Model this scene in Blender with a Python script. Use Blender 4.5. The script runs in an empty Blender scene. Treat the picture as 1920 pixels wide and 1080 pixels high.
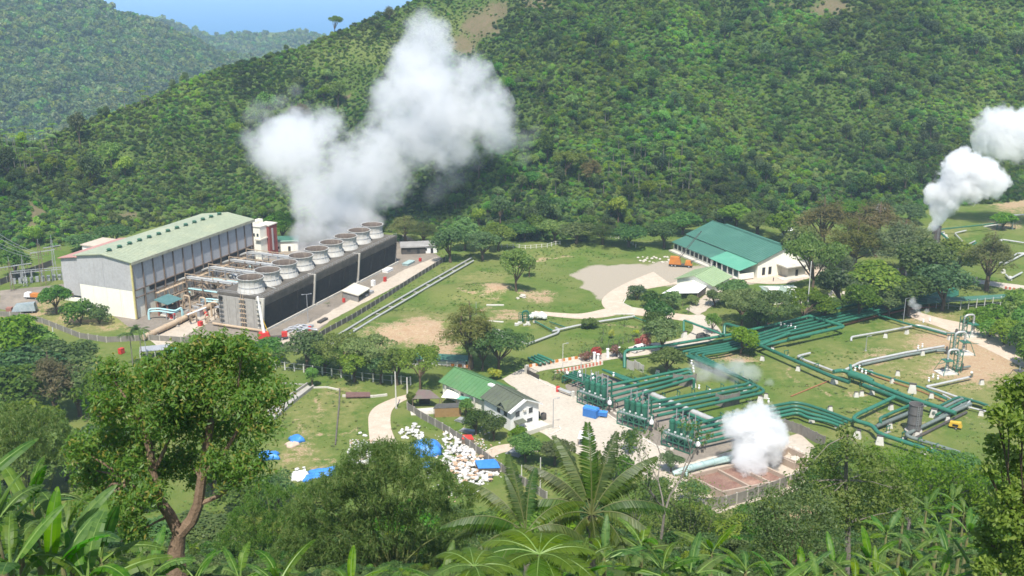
import bpy, bmesh, math, random
import numpy as np
from mathutils import Vector, Matrix
R = math.radians
S = bpy.context.scene
C = S.collection
random.seed(7)
RNG = np.random.default_rng(11)

# ------------------------------------------------------------------ camera, sky, sun, exposure
CAM_Z, FPX, PITCH = 115.0, 1970.0, R(16.94)
cd = bpy.data.cameras.new('camera'); cam = bpy.data.objects.new('camera', cd); C.objects.link(cam)
cam.location = (0, 0, CAM_Z); cam.rotation_euler = (math.pi/2 - PITCH, 0, 0)
cd.sensor_width = 36; cd.lens = 36*FPX/1920; cd.clip_start = 0.5; cd.clip_end = 60000
S.camera = cam
SUN_EL, SUN_V = 60, (-0.06, -0.998)
w = bpy.data.worlds.new('World'); S.world = w; w.use_nodes = True
nt = w.node_tree; bg = nt.nodes['Background']
sky = nt.nodes.new('ShaderNodeTexSky'); sky.sky_type = 'NISHITA'; sky.sun_disc = False
sky.sun_elevation = R(SUN_EL); sky.sun_rotation = math.atan2(SUN_V[0], SUN_V[1]) % (2*math.pi)
nt.links.new(sky.outputs[0], bg.inputs[0]); bg.inputs[1].default_value = 0.14
sl = bpy.data.lights.new('sun', 'SUN'); sl.energy = 5.0; sl.angle = R(0.53); sl.color = (1, 0.955, 0.88)
so = bpy.data.objects.new('sun', sl); C.objects.link(so)
sv = Vector((SUN_V[0]*math.cos(R(SUN_EL)), SUN_V[1]*math.cos(R(SUN_EL)), math.sin(R(SUN_EL))))
so.rotation_euler = sv.to_track_quat('Z', 'Y').to_euler(); so.location = (-200, -100, 400)
S.view_settings.view_transform = 'Standard'; S.view_settings.look = 'None'
S.view_settings.exposure = 0.55; S.view_settings.gamma = 1.0; S.view_settings.use_curve_mapping = False
cy = S.cycles
cy.max_bounces = 10; cy.diffuse_bounces = 4; cy.glossy_bounces = 2; cy.transmission_bounces = 4
cy.transparent_max_bounces = 6; cy.volume_bounces = 6; cy.volume_max_steps = 256
cy.use_denoising = True; cy.caustics_reflective = False; cy.caustics_refractive = False
cy.sample_clamp_indirect = 6; cy.pixel_filter_type = 'BLACKMAN_HARRIS'; cy.filter_width = 1.6

# ------------------------------------------------------------------ pixel <-> world
cT, sT = math.cos(PITCH), math.sin(PITCH)
def ray(px, py):
    u = (px-960)/FPX; v = (540-py)/FPX
    return Vector((u, cT+v*sT, -sT+v*cT))
def g(px, py, z=0.0):                # where the sight line meets the level z
    d = ray(px, py); k = (z-CAM_Z)/d.z
    return Vector((d.x*k, d.y*k, z))
def at(px, py, Y):                   # where the sight line is Y metres out
    d = ray(px, py); k = Y/d.y
    return Vector((d.x*k, Y, CAM_Z+d.z*k))
def proj(x, y, z):
    dz = z-CAM_Z
    f = y*cT - dz*sT; up = y*sT + dz*cT
    f = np.maximum(f, 1e-3)
    return 960+FPX*x/f, 540-FPX*up/f
def height_for(p, px, py):           # height over ground point p whose top shows at row py
    d = ray(px, py); return CAM_Z + d.z*(p.y/d.y)

# ------------------------------------------------------------------ numpy noise
def vnoise(x, y, seed=0):
    x = np.asarray(x, float); y = np.asarray(y, float)
    xi = np.floor(x).astype(np.int64); yi = np.floor(y).astype(np.int64)
    xf = x-xi; yf = y-yi
    def hsh(a, b):
        n = (a*374761393 + b*668265263 + seed*982451653) & 0x7fffffff
        n = ((n ^ (n >> 13))*1274126177) & 0x7fffffff
        return ((n ^ (n >> 16)) & 0xffff)/65535.0
    u = xf*xf*(3-2*xf); v = yf*yf*(3-2*yf)
    a = hsh(xi, yi); b = hsh(xi+1, yi); c = hsh(xi, yi+1); d = hsh(xi+1, yi+1)
    return (a*(1-u)+b*u)*(1-v) + (c*(1-u)+d*u)*v - 0.5
def fbm(x, y, seed=0, o=4):
    s = 0; a = 1.0
    for i in range(o):
        s = s + a*vnoise(np.asarray(x)*2**i, np.asarray(y)*2**i, seed+i); a *= 0.5
    return s
def sstep(a, b, x):
    t = np.clip((x-a)/(b-a), 0, 1); return t*t*(3-2*t)

# ------------------------------------------------------------------ terrain height
BASE = [(-600,480),(-200,478),(0,470),(120,462),(350,415),(480,420),(760,438),(900,452),(1000,452),(1100,447),(1280,428),(1500,402),(1700,398),(1800,388),(1920,376),(2100,370),(2500,365)]
RIDGE = [(-600,285,520),(-300,280,530),(0,272,540),(70,268,545),(150,232,560),(210,214,570),(300,176,590),(400,132,615),(480,112,630),(560,92,645),(620,66,655),(700,34,675),(760,10,700),(900,-60,740),(1100,-130,780),(1400,-190,820),(1920,-190,830),(2500,-190,830)]
_b = [g(*p) for p in BASE]; _r = [at(*p) for p in RIDGE]
B_T = np.array([p.x/p.y for p in _b]); B_Y = np.array([p.y for p in _b])
R_T = np.array([p.x/p.y for p in _r]); R_Y = np.array([p.y for p in _r]); R_Z = np.array([p.z for p in _r])
MOUNDS = [(905,548,26,14,2.6),(1040,470,30,22,2.2),(800,610,30,18,1.6),(1130,460,30,14,2.0)]
_m = [(g(a,b), rx, ry, hh) for a,b,rx,ry,hh in MOUNDS]
def hill_s(x, y):
    t = x/np.maximum(y, 1)
    return (y-np.interp(t, B_T, B_Y))/(np.interp(t, R_T, R_Y)-np.interp(t, B_T, B_Y))
def H(x, y):
    x = np.asarray(x, float); y = np.asarray(y, float)
    yb = 193 + 34*sstep(45, 120, x) + 36*sstep(70, 150, -x)
    zn = 111.5*(1-np.maximum(y, 0)/yb) + 2.5*fbm(x/25, y/25, 3, 3)*sstep(25, 60, y)
    zn = np.where(y < 0, 111.5, zn)
    k = 5.0; hh = np.maximum(k-np.abs(zn), 0)/k
    z = np.maximum(zn, 0) + hh*hh*k/4*np.where(zn > -k, 1, 0)
    for c, rx, ry, a in _m:
        q = ((x-c.x)/rx)**2 + ((y-c.y)/ry)**2
        z = z + a*np.clip(1-q, 0, 1)**2*(1+0.5*fbm(x/6, y/6, 9, 2))
    t = x/np.maximum(y, 1)
    b_ = np.interp(t, B_T, B_Y); r_ = np.interp(t, R_T, R_Y); zr = np.interp(t, R_T, R_Z)
    s = (y-b_)/(r_-b_); sc = np.clip(s, 0, 1)
    zh = zr*(0.35*sc*sc+0.65*sc)
    gl = fbm(x/70+0.004*y, y/260, 21, 3)*34 - np.abs(fbm(x/45+.01*y, y/190, 27, 3))*30 + 8 + fbm(x/24, y/45, 33, 3)*7
    zh = zh + gl*np.clip(4*sc*(1-sc), 0, 1)
    zh = np.where(s > 1, np.maximum(zr-(y-r_)*0.55, -190), zh)
    return np.where(s > 0, zh, z)
def Hs(x, y): return float(H(np.array([x]), np.array([y]))[0])
def G(px, py):                       # sight line meets the terrain
    d = ray(px, py); lo = 15/d.y; hi = 1500.0
    for n_ in (500, 60, 60):
        K = np.linspace(lo, hi, n_); f = CAM_Z+d.z*K <= H(d.x*K, d.y*K); i = int(np.argmax(f)) if f.any() else n_-1
        lo, hi = K[max(i-1, 0)], K[i]
    b = hi
    p = d*b
    return Vector((p.x, p.y, Hs(p.x, p.y)))
def ground(x, y): return Vector((x, y, Hs(x, y)))

# ------------------------------------------------------------------ materials
def new_mat(name):
    m = bpy.data.materials.new(name); m.use_nodes = True
    t = m.node_tree; return m, t, t.nodes['Principled BSDF'], t.nodes['Material Output']
def N(t, typ, **kw):
    n = t.nodes.new(typ)
    for k, v in kw.items(): setattr(n, k, v)
    return n
def mixc(t, fac, a, b, blend='MIX'):
    n = N(t, 'ShaderNodeMix', data_type='RGBA', blend_type=blend)
    for i, v in ((0, fac), (6, a), (7, b)):
        if hasattr(v, 'links') or isinstance(v, bpy.types.NodeSocket): t.links.new(v, n.inputs[i])
        elif i == 0: n.inputs[i].default_value = v
        else: n.inputs[i].default_value = (*v, 1) if len(v) == 3 else v
    return n.outputs[2]
def noise(t, vec, scale, detail=4, rough=0.6):
    n = N(t, 'ShaderNodeTexNoise'); n.inputs['Scale'].default_value = scale
    n.inputs['Detail'].default_value = detail; n.inputs['Roughness'].default_value = rough
    if vec is not None: t.links.new(vec, n.inputs['Vector'])
    return n.outputs[0]
def mrange(t, v, a, b, c=0, d=1, smooth=False):
    n = N(t, 'ShaderNodeMapRange'); n.clamp = True
    if smooth: n.interpolation_type = 'SMOOTHSTEP'
    for i, q in enumerate((v, a, b, c, d)):
        if isinstance(q, bpy.types.NodeSocket): t.links.new(q, n.inputs[i])
        else: n.inputs[i].default_value = q
    return n.outputs[0]
def math_(t, op, a, b=0.0, c=0.0):
    n = N(t, 'ShaderNodeMath', operation=op)
    for i, q in enumerate((a, b, c)):
        if isinstance(q, bpy.types.NodeSocket): t.links.new(q, n.inputs[i])
        else: n.inputs[i].default_value = q
    return n.outputs[0]
def ocoord(t, rnd=True, stretch=None):
    tc = N(t, 'ShaderNodeTexCoord').outputs['Object']
    if stretch:
        mp = N(t, 'ShaderNodeMapping'); mp.inputs['Scale'].default_value = stretch
        t.links.new(tc, mp.inputs['Vector']); tc = mp.outputs[0]
    if rnd:
        oi = N(t, 'ShaderNodeObjectInfo'); ad = N(t, 'ShaderNodeVectorMath', operation='ADD')
        t.links.new(tc, ad.inputs[0]); t.links.new(math_(t, 'MULTIPLY', oi.outputs['Random'], 50.0), ad.inputs[1]); tc = ad.outputs[0]
    return tc
MATS = {}
def mat(name, col, col2=None, scale=0.8, rough=0.7, bump=0.0, bscale=6.0, metal=0.0, stain=None, stain_amt=0.35, streak=False, objvar=0.0, spec=0.35, fine=0.12):
    """paint / concrete / metal with two-tone mottling, optional stains and per-object tint"""
    if name in MATS: return MATS[name]
    m, t, p, o = new_mat(name)
    v = ocoord(t); c2 = col2 or tuple(c*0.78 for c in col)
    f = mrange(t, noise(t, v, scale, 5, 0.65), 0.35, 0.68)
    c = mixc(t, f, col, c2)
    if fine: c = mixc(t, math_(t, 'MULTIPLY', mrange(t, noise(t, v, scale*9, 4, 0.7), 0.4, 0.7), fine*2), c, tuple(x*0.55 for x in col))
    if stain:
        sv_ = ocoord(t, True, (1.2, 1.2, 0.12)) if streak else v
        sf = mrange(t, noise(t, sv_, 1.1 if streak else scale*0.6, 6, 0.7), 0.52, 0.72)
        c = mixc(t, math_(t, 'MULTIPLY', sf, stain_amt), c, stain)
    if objvar:
        oi = N(t, 'ShaderNodeObjectInfo'); hs = N(t, 'ShaderNodeHueSaturation')
        t.links.new(mrange(t, oi.outputs['Random'], 0, 1, 1-objvar, 1+objvar*0.6), hs.inputs['Value']); t.links.new(c, hs.inputs['Color']); c = hs.outputs[0]
    t.links.new(c, p.inputs['Base Color']); p.inputs['Roughness'].default_value = rough
    p.inputs['Metallic'].default_value = metal; p.inputs['Specular IOR Level'].default_value = spec
    if bump:
        b = N(t, 'ShaderNodeBump'); b.inputs['Strength'].default_value = bump; b.inputs['Distance'].default_value = 0.1
        t.links.new(noise(t, v, bscale, 5, 0.6), b.inputs['Height']); t.links.new(b.outputs[0], p.inputs['Normal'])
    MATS[name] = m; return m
def leaf_mat(name, a, b, c, trans=0.35, objvar=0.25, rough=0.5, spec=0.3, patch=0.0, gain=1.0):
    """leaves: three tints by leaf, a tint by plant"""
    a, b, c = [(q[0]*1.30*gain, q[1]*1.30*gain, q[2]*1.0*gain) for q in (a, b, c)]
    m, t, p, o = new_mat(name)
    ge = N(t, 'ShaderNodeNewGeometry'); r = ge.outputs['Random Per Island']
    col = mixc(t, mrange(t, r, 0.15, 0.6), a, b)
    col = mixc(t, mrange(t, r, 0.78, 1.0, 0, 0.8), col, c)
    oi = N(t, 'ShaderNodeObjectInfo'); hs = N(t, 'ShaderNodeHueSaturation')
    t.links.new(mrange(t, oi.outputs['Random'], 0, 1, 1-objvar, 1+objvar), hs.inputs['Value'])
    rr = math_(t, 'FRACT', math_(t, 'MULTIPLY', oi.outputs['Random'], 17.3))
    t.links.new(mrange(t, rr, 0, 1, 0.5-0.07*objvar*2, 0.5+0.05*objvar*2), hs.inputs['Hue'])
    r3 = math_(t, 'FRACT', math_(t, 'MULTIPLY', oi.outputs['Random'], 41.7))
    t.links.new(mrange(t, r3, 0, 1, 1.0-objvar*0.9, 1.12), hs.inputs['Saturation'])
    t.links.new(col, hs.inputs['Color']); col = hs.outputs[0]
    if patch:
        pn = noise(t, ge.outputs['Position'], 0.016, 4, 0.65)
        h2 = N(t, 'ShaderNodeHueSaturation')
        t.links.new(mrange(t, pn, 0.3, 0.7, 1-patch, 1+patch), h2.inputs['Value']); t.links.new(col, h2.inputs['Color'])
        t.links.new(mrange(t, noise(t, ge.outputs['Position'], 0.02, 2), 0.3, 0.7, 0.475, 0.520), h2.inputs['Hue']); col = h2.outputs[0]
    t.links.new(col, p.inputs['Base Color']); p.inputs['Roughness'].default_value = rough; p.inputs['Specular IOR Level'].default_value = spec
    tr = N(t, 'ShaderNodeBsdfTranslucent'); t.links.new(mixc(t, 1.0, col, (1.25, 1.35, 0.6), 'MULTIPLY'), tr.inputs[0])
    ms = N(t, 'ShaderNodeMixShader'); ms.inputs[0].default_value = min(.55, trans+.10)
    t.links.new(p.outputs[0], ms.inputs[1]); t.links.new(tr.outputs[0], ms.inputs[2]); t.links.new(ms.outputs[0], o.inputs['Surface'])
    MATS[name] = m; return m

# ------------------------------------------------------------------ mesh builder
class MB:
    def __init__(s): s.v = []; s.f = []
    def add(s, vs, fs):
        n = len(s.v); s.v += [tuple(q) for q in vs]; s.f += [tuple(i+n for i in f) for f in fs]; return s
    def box(s, c, size, rz=0.0):
        a, b, h = size[0]/2, size[1]/2, size[2]/2; cr, sr = math.cos(rz), math.sin(rz); vs = []
        for dz in (-h, h):
            for dx, dy in ((-a,-b),(a,-b),(a,b),(-a,b)): vs.append((c[0]+dx*cr-dy*sr, c[1]+dx*sr+dy*cr, c[2]+dz))
        return s.add(vs, [(3,2,1,0),(4,5,6,7),(0,1,5,4),(1,2,6,5),(2,3,7,6),(3,0,4,7)])
    def beam(s, p, q, w, h=None):
        p = Vector(p); q = Vector(q); h = h or w; d = (q-p).normalized()
        up = Vector((0,0,1)) if abs(d.z) < 0.95 else Vector((1,0,0))
        a = d.cross(up).normalized()*w/2; b = a.cross(d).normalized()*h/2
        vs = [p-a-b, p+a-b, p+a+b, p-a+b, q-a-b, q+a-b, q+a+b, q-a+b]
        return s.add(vs, [(0,1,2,3),(7,6,5,4),(0,4,5,1),(1,5,6,2),(2,6,7,3),(3,7,4,0)])
    def tube(s, pts, r, n=8, caps=True):
        pts = [Vector(p) for p in pts]; m = len(pts); rs = r if isinstance(r, (list, tuple)) else [r]*m
        vs = []; prev = None
        for i, p in enumerate(pts):
            d = (pts[min(i+1, m-1)]-pts[max(i-1, 0)]).normalized()
            if prev is None: a = d.cross(Vector((0,0,1)) if abs(d.z) < 0.9 else Vector((1,0,0))).normalized()
            else:
                a = (prev-d*prev.dot(d))
                a = a.normalized() if a.length > 1e-4 else d.orthogonal().normalized()
            prev = a; b = d.cross(a)
            for k in range(n):
                th = 2*math.pi*k/n; vs.append(p+(a*math.cos(th)+b*math.sin(th))*rs[i])
        fs = [(i*n+k, i*n+(k+1)%n, (i+1)*n+(k+1)%n, (i+1)*n+k) for i in range(m-1) for k in range(n)]
        if caps: fs += [tuple(range(n-1, -1, -1)), tuple((m-1)*n+k for k in range(n))]
        return s.add(vs, fs)
    def lathe(s, c, prof, n=16, caps=True):
        vs = []; m = len(prof)
        for r, z in prof:
            for k in range(n): vs.append((c[0]+r*math.cos(2*math.pi*k/n), c[1]+r*math.sin(2*math.pi*k/n), c[2]+z))
        fs = [(i*n+k, i*n+(k+1)%n, (i+1)*n+(k+1)%n, (i+1)*n+k) for i in range(m-1) for k in range(n)]
        if caps: fs += [tuple(range(n-1, -1, -1)), tuple((m-1)*n+k for k in range(n))]
        return s.add(vs, fs)
    def prism(s, poly, z0, z1):
        n = len(poly)
        ar = sum(poly[i][0]*poly[(i+1)%n][1]-poly[(i+1)%n][0]*poly[i][1] for i in range(n))
        if ar < 0: poly = poly[::-1]
        vs = [(p[0], p[1], z0) for p in poly]+[(p[0], p[1], z1) for p in poly]
        return s.add(vs, [tuple(range(n-1, -1, -1)), tuple(range(n, 2*n))]+[(i, (i+1)%n, n+(i+1)%n, n+i) for i in range(n)])
    def hull8(s, lo, hi):            # two quads, lower and upper, same winding
        return s.add(list(lo)+list(hi), [(3,2,1,0),(4,5,6,7),(0,1,5,4),(1,2,6,5),(2,3,7,6),(3,0,4,7)])
    def slab(s, quad, th):           # a thick sheet from 3-4 corners (top surface given)
        q = [Vector(p) for p in quad]; nrm = (q[1]-q[0]).cross(q[2]-q[0]).normalized()
        if nrm.z < 0: nrm = -nrm
        lo = [p-nrm*th for p in q]; n = len(q)
        return s.add(lo+q, [tuple(range(n-1, -1, -1)), tuple(range(n, 2*n))]+[(i, (i+1)%n, n+(i+1)%n, n+i) for i in range(n)])
    def mesh(s, name, org=(0,0,0)):
        me = bpy.data.meshes.new(name); o = Vector(org)
        me.from_pydata([(a-o.x, b-o.y, c-o.z) for a, b, c in s.v], [], s.f)
        bm = bmesh.new(); bm.from_mesh(me); bmesh.ops.recalc_face_normals(bm, faces=bm.faces); bm.to_mesh(me); bm.free()
        return me
    def build(s, name, m, parent=None, smooth=False, world=True):
        org = (0,0,0)
        if parent is not None and world:
            org = Vector((0,0,0)); q = parent
            while q is not None: org += q.location; q = q.parent
        me = s.mesh(name, org); me.materials.append(m)
        o = bpy.data.objects.new(name, me); C.objects.link(o)
        if parent is not None: o.parent = parent; KIDS.setdefault(parent.name, []).append(o)
        if smooth: shade(me)
        return o
def shade(me, ang=40):
    me.polygons.foreach_set('use_smooth', np.ones(len(me.polygons), bool))
    bm = bmesh.new(); bm.from_mesh(me)
    for e in bm.edges:
        if len(e.link_faces) == 2 and e.calc_face_angle(0) > R(ang): e.smooth = False
    bm.to_mesh(me); bm.free()
def thing(name, label, cat, loc=(0,0,0), rz=0.0, group=None, sc=None):
    o = bpy.data.objects.new(name, None); C.objects.link(o); o.location = loc; o.rotation_euler = (0, 0, rz)
    if sc: o.scale = (sc, sc, sc) if not hasattr(sc, '__len__') else sc
    o.empty_display_size = 0.3
    return tag(o, label, cat, group)
def tag(o, label, cat, group=None):
    o['label'] = label; o['category'] = cat
    if group: o['group'] = group
    return o
def struct(o): o['kind'] = 'structure'; return o
def stuff(o, label=None):
    o['kind'] = 'stuff'
    if label: o['label'] = label
    return o
KIDS = {}
def copy_tree(o, parent=None):
    c = o.copy(); C.objects.link(c)
    if parent is not None:
        c.parent = parent
        KIDS.setdefault(parent.name, []).append(c)
    for ch in KIDS.get(o.name, ()): copy_tree(ch, c)
    return c
def dup(o, loc, rz=0.0, label=None, sc=None, group=None):
    c = copy_tree(o); c.location = loc; c.rotation_euler = (0, 0, rz)
    if sc: c.scale = (sc, sc, sc) if not hasattr(sc, '__len__') else sc
    if label: c['label'] = label
    if group: c['group'] = group
    return c
def np_mesh(name, V, F, m=None, smooth=False):
    me = bpy.data.meshes.new(name); V = np.asarray(V, np.float32); F = np.asarray(F, np.int32); k = F.shape[1]
    me.vertices.add(len(V)); me.vertices.foreach_set('co', V.ravel())
    me.loops.add(F.size); me.loops.foreach_set('vertex_index', F.ravel())
    me.polygons.add(len(F)); me.polygons.foreach_set('loop_start', np.arange(0, F.size, k, dtype=np.int32))
    me.polygons.foreach_set('loop_total', np.full(len(F), k, np.int32))
    if smooth: me.polygons.foreach_set('use_smooth', np.ones(len(F), bool))
    me.update(calc_edges=True)
    if m: me.materials.append(m)
    return me
def linkobj(name, me, parent=None):
    o = bpy.data.objects.new(name, me); C.objects.link(o)
    if parent is not None: o.parent = parent; KIDS.setdefault(parent.name, []).append(o)
    return o
def grid_faces(nr, nc):
    i = np.arange(nr-1)[:, None]*nc + np.arange(nc-1)[None, :]; i = i.ravel()
    return np.stack([i, i+1, i+nc+1, i+nc], 1)
# ------------------------------------------------------------------ the ground: one sheet from under the camera over the plant to behind the ridge
def blob_mask(px, py, spots):
    m = np.zeros_like(px)
    for x, y, rx, ry, a in spots:
        q = np.sqrt(((px-x)/rx)**2+((py-y)/ry)**2); m = np.maximum(m, a*np.clip(1.45-q, 0, 1))
    return m
def poly_mask(px, py, polys, soft=8):
    out = np.zeros_like(px)
    for P, a in polys:
        P = np.array(P, float); ins = np.zeros(px.shape, bool); dm = np.full(px.shape, 1e9)
        for i in range(len(P)):
            x1, y1 = P[i]; x2, y2 = P[(i+1) % len(P)]
            c = ((y1 > py) != (y2 > py)) & (px < (x2-x1)*(py-y1)/((y2-y1) if y2 != y1 else 1e-9)+x1); ins ^= c
            dx, dy = x2-x1, y2-y1; q = np.clip(((px-x1)*dx+(py-y1)*dy)/(dx*dx+dy*dy+1e-9), 0, 1)
            dm = np.minimum(dm, np.hypot(px-x1-q*dx, py-y1-q*dy))
        out = np.maximum(out, a*np.clip(0.5+np.where(ins, dm, -dm)/(2*soft), 0, 1))
    return out
DIRT = [(740,628,60,24,.95),(790,622,50,30,.95),(830,655,40,25,.8),(700,650,40,12,.6),(935,541,32,14,.9),(1010,556,34,11,.75),(950,596,55,7,.7),
 (915,578,20,6,.5),(1600,740,25,6,.5),(1790,640,95,24,.9),(1850,680,95,45,.95),(1770,690,60,20,.75),(1850,620,60,18,.8),(1640,675,45,9,.6),
 (1650,655,40,8,.55),(1730,600,60,12,.6),(1640,780,60,25,.35),(1700,790,60,30,.4),(1830,790,90,40,.3),(640,735,40,12,.4),(600,780,25,25,.4),
 (1210,620,18,6,.5),(1370,675,60,8,.7),(1230,840,30,30,.9),(1270,880,60,25,.9),(1200,880,40,30,.5),(1500,960,40,14,.9),(1400,960,50,10,.5),
 (60,560,70,14,.9),(150,600,60,10,.75),(40,590,60,10,.8),(100,575,90,18,.6),(210,612,70,10,.5),(1900,380,60,20,.8),(1880,420,50,14,.7),
 (1680,690,30,10,.4),(570,835,30,30,.6),(600,880,50,14,.5),(540,860,40,20,.5),(1000,920,40,20,.3),(960,905,40,12,.3),(1000,870,60,8,.25),
 (160,830,30,10,.9),(1860,650,60,60,.9),(1570,700,30,9,.4)]
HILLDIRT = [(905,45,42,30,.95),(868,85,30,28,.9),(935,20,30,24,.9),(1010,10,45,16,.8),(1560,12,60,16,.9),(1480,8,50,12,.7),(70,396,13,26,.95),(60,420,9,14,.9),
 (650,182,12,8,.9),(240,402,30,7,.8),(225,408,20,5,.8),(1010,331,28,5,.9),(1030,337,14,4,.9),(660,200,10,6,.6),(70,250,16,10,.9),(980,325,16,4,.7),(1410,345,25,6,.5)]
DRY = [(900,520,70,14,.7),(830,600,80,25,.7),(1000,480,60,10,.5),(640,760,60,60,.6),(580,790,50,50,.6),(1620,700,140,60,.6),(1780,700,140,80,.7),(1740,620,110,40,.8),(150,605,120,22,.85),
 (900,560,60,14,.6),(1480,690,60,30,.4),(1640,800,120,50,.5),(1560,610,70,20,.3),(960,600,90,18,.5),(560,850,70,40,.6),(1770,440,60,30,.5),(1000,905,80,40,.5),(180,660,40,20,.4)]
HILLDRY = [(700,90,90,40,.8),(620,110,60,25,.7),(850,60,60,50,.8),(800,40,60,30,.7),(300,300,90,50,.5),(560,350,60,30,.3),(1850,180,60,70,.5),(1780,260,60,50,.35),(560,120,60,18,.5),(1850,30,60,40,.5),(470,330,80,25,.4),(1180,60,60,30,.3)]
ycols = np.concatenate([np.arange(-40, 20, 6), np.arange(20, 170, 2.6), np.arange(170, 480, 1.25), np.arange(480, 720, 4.0), np.arange(720, 1000, 12), np.arange(1000, 1500, 40)])
tcols = np.linspace(-0.80, 0.80, 500)
YY, TT = np.meshgrid(ycols, tcols, indexing='ij'); XX = TT*(YY+60)
ZZ = H(XX, YY)
PX, PY = proj(XX, YY, ZZ)
front = YY > 150
onhill = hill_s(XX, YY) > 0.0
jx = PX+fbm(XX/9, YY/9, 51, 4)*26; jy = PY+fbm(XX/9, YY/9, 61, 4)*12
pad = poly_mask(jx, jy, [([(1072,512),(1120,498),(1190,494),(1270,496),(1350,500),(1470,508),(1480,528),(1340,535),(1250,530),(1190,536),(1150,552),(1130,560),(1105,548),(1085,530)], 1.0)], 7)
dirt = np.where(front, np.where(onhill, blob_mask(jx, jy, HILLDIRT), blob_mask(jx, jy, DIRT)), 0)
TRACKS = [[(575,825),(607,815),(631,813),(674,803)],[(599,741),(604,758),(611,775)],[(577,828),(578,854),(592,864),(621,864)],[(870,538),(906,553),(930,560)],[(560,790),(575,825)],[(1600,662),(1680,668),(1740,672)],[(1120,600),(1150,610),(1190,612)],[(900,585),(960,587)],[(1480,690),(1500,720),(1560,745)],[(640,880),(700,900)],[(1590,745),(1640,740)],[(960,500),(1010,486),(1070,478)]]
for L_ in TRACKS:
    for (x1, y1), (x2, y2) in zip(L_, L_[1:]):
        dx, dy = x2-x1, y2-y1; q = np.clip(((jx-x1)*dx+(jy-y1)*dy)/(dx*dx+dy*dy), 0, 1)
        dirt = np.where(front & ~onhill, np.maximum(dirt, .62*np.clip(1.5-np.hypot(jx-x1-q*dx, (jy-y1-q*dy)*1.6)/5, 0, 1)), dirt)
dry = np.where(front, np.where(onhill, blob_mask(jx, jy, HILLDRY), blob_mask(jx, jy, DRY)), 0)
me = np_mesh('ground', np.stack([XX.ravel(), YY.ravel(), ZZ.ravel()], 1), grid_faces(*XX.shape), None, True)
wild = np.where(onhill, 1.0, sstep(1.0, 4.0, ZZ)*(YY < 260))
for nm, arr in (('dirt', dirt), ('dry', dry), ('pad', pad*front), ('wild', wild)):
    a = me.attributes.new(nm, 'FLOAT', 'POINT'); a.data.foreach_set('value', arr.ravel().astype(np.float32))
gnd = struct(linkobj('ground', me))
def attr(t, n): 
    a = N(t, 'ShaderNodeAttribute'); a.attribute_name = n; return a.outputs['Fac']
m, t, p, o = new_mat('ground')
pos = N(t, 'ShaderNodeTexCoord').outputs['Object']
n1 = noise(t, pos, 0.05, 5, .6); n2 = noise(t, pos, 0.35, 5, .7); n3 = noise(t, pos, 1.6, 5, .75); n4 = noise(t, pos, 0.012, 3)
grass = mixc(t, mrange(t, n2, .34, .66), (.066,.118,.018), (.108,.155,.030))
grass = mixc(t, mrange(t, n1, .40, .62), grass, (.145,.165,.046))
grass = mixc(t, mrange(t, n3, .52, .78, 0, .75), grass, (.045,.085,.016))
dryc = mixc(t, mrange(t, n3, .3, .7), (.20,.19,.065), (.27,.23,.10))
df = mrange(t, math_(t, 'ADD', attr(t, 'dry'), math_(t, 'MULTIPLY', math_(t, 'SUBTRACT', n2, .5), 1.4)), .3, .85)
c = mixc(t, math_(t, 'MULTIPLY', df, .8), grass, dryc)
wc = mixc(t, mrange(t, n3, .35, .65), (.040,.075,.016), (.085,.125,.028))
wc = mixc(t, mrange(t, n2, .55, .75, 0, .6), wc, (.11,.095,.05))
wc = mixc(t, math_(t, 'MULTIPLY', df, .8), wc, (.12,.145,.04))
c = mixc(t, attr(t, 'wild'), c, wc)
dirtc = mixc(t, mrange(t, n2, .3, .7), (.40,.295,.18), (.31,.20,.115))
dirtc = mixc(t, mrange(t, n3, .5, .75, 0, .7), dirtc, (.50,.43,.32))
dd = mrange(t, math_(t, 'ADD', attr(t, 'dirt'), math_(t, 'ADD', math_(t, 'MULTIPLY', math_(t, 'SUBTRACT', n3, .5), 1.5), math_(t, 'MULTIPLY', math_(t, 'SUBTRACT', n2, .5), 1.5))), .42, .78)
dirtc = mixc(t, attr(t, 'wild'), dirtc, mixc(t, mrange(t, n2, .35, .6), (.165,.12,.08), (.115,.105,.05)))
c = mixc(t, dd, c, dirtc)
padc = mixc(t, mrange(t, n3, .35, .7), (.35,.305,.235), (.30,.26,.20))
padc = mixc(t, mrange(t, n2, .58, .75, 0, .4), padc, (.27,.25,.17))
pf = mrange(t, math_(t, 'ADD', attr(t, 'pad'), math_(t, 'ADD', math_(t, 'MULTIPLY', math_(t, 'SUBTRACT', n3, .5), .8), math_(t, 'MULTIPLY', math_(t, 'SUBTRACT', n2, .5), .4))), .36, .60)
c = mixc(t, pf, c, padc)
t.links.new(c, p.inputs['Base Color']); p.inputs['Roughness'].default_value = .95; p.inputs['Specular IOR Level'].default_value = .1
b = N(t, 'ShaderNodeBump'); b.inputs['Strength'].default_value = .5; b.inputs['Distance'].default_value = .5
t.links.new(n3, b.inputs['Height']); t.links.new(b.outputs[0], p.inputs['Normal'])
me.materials.append(m)

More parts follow.
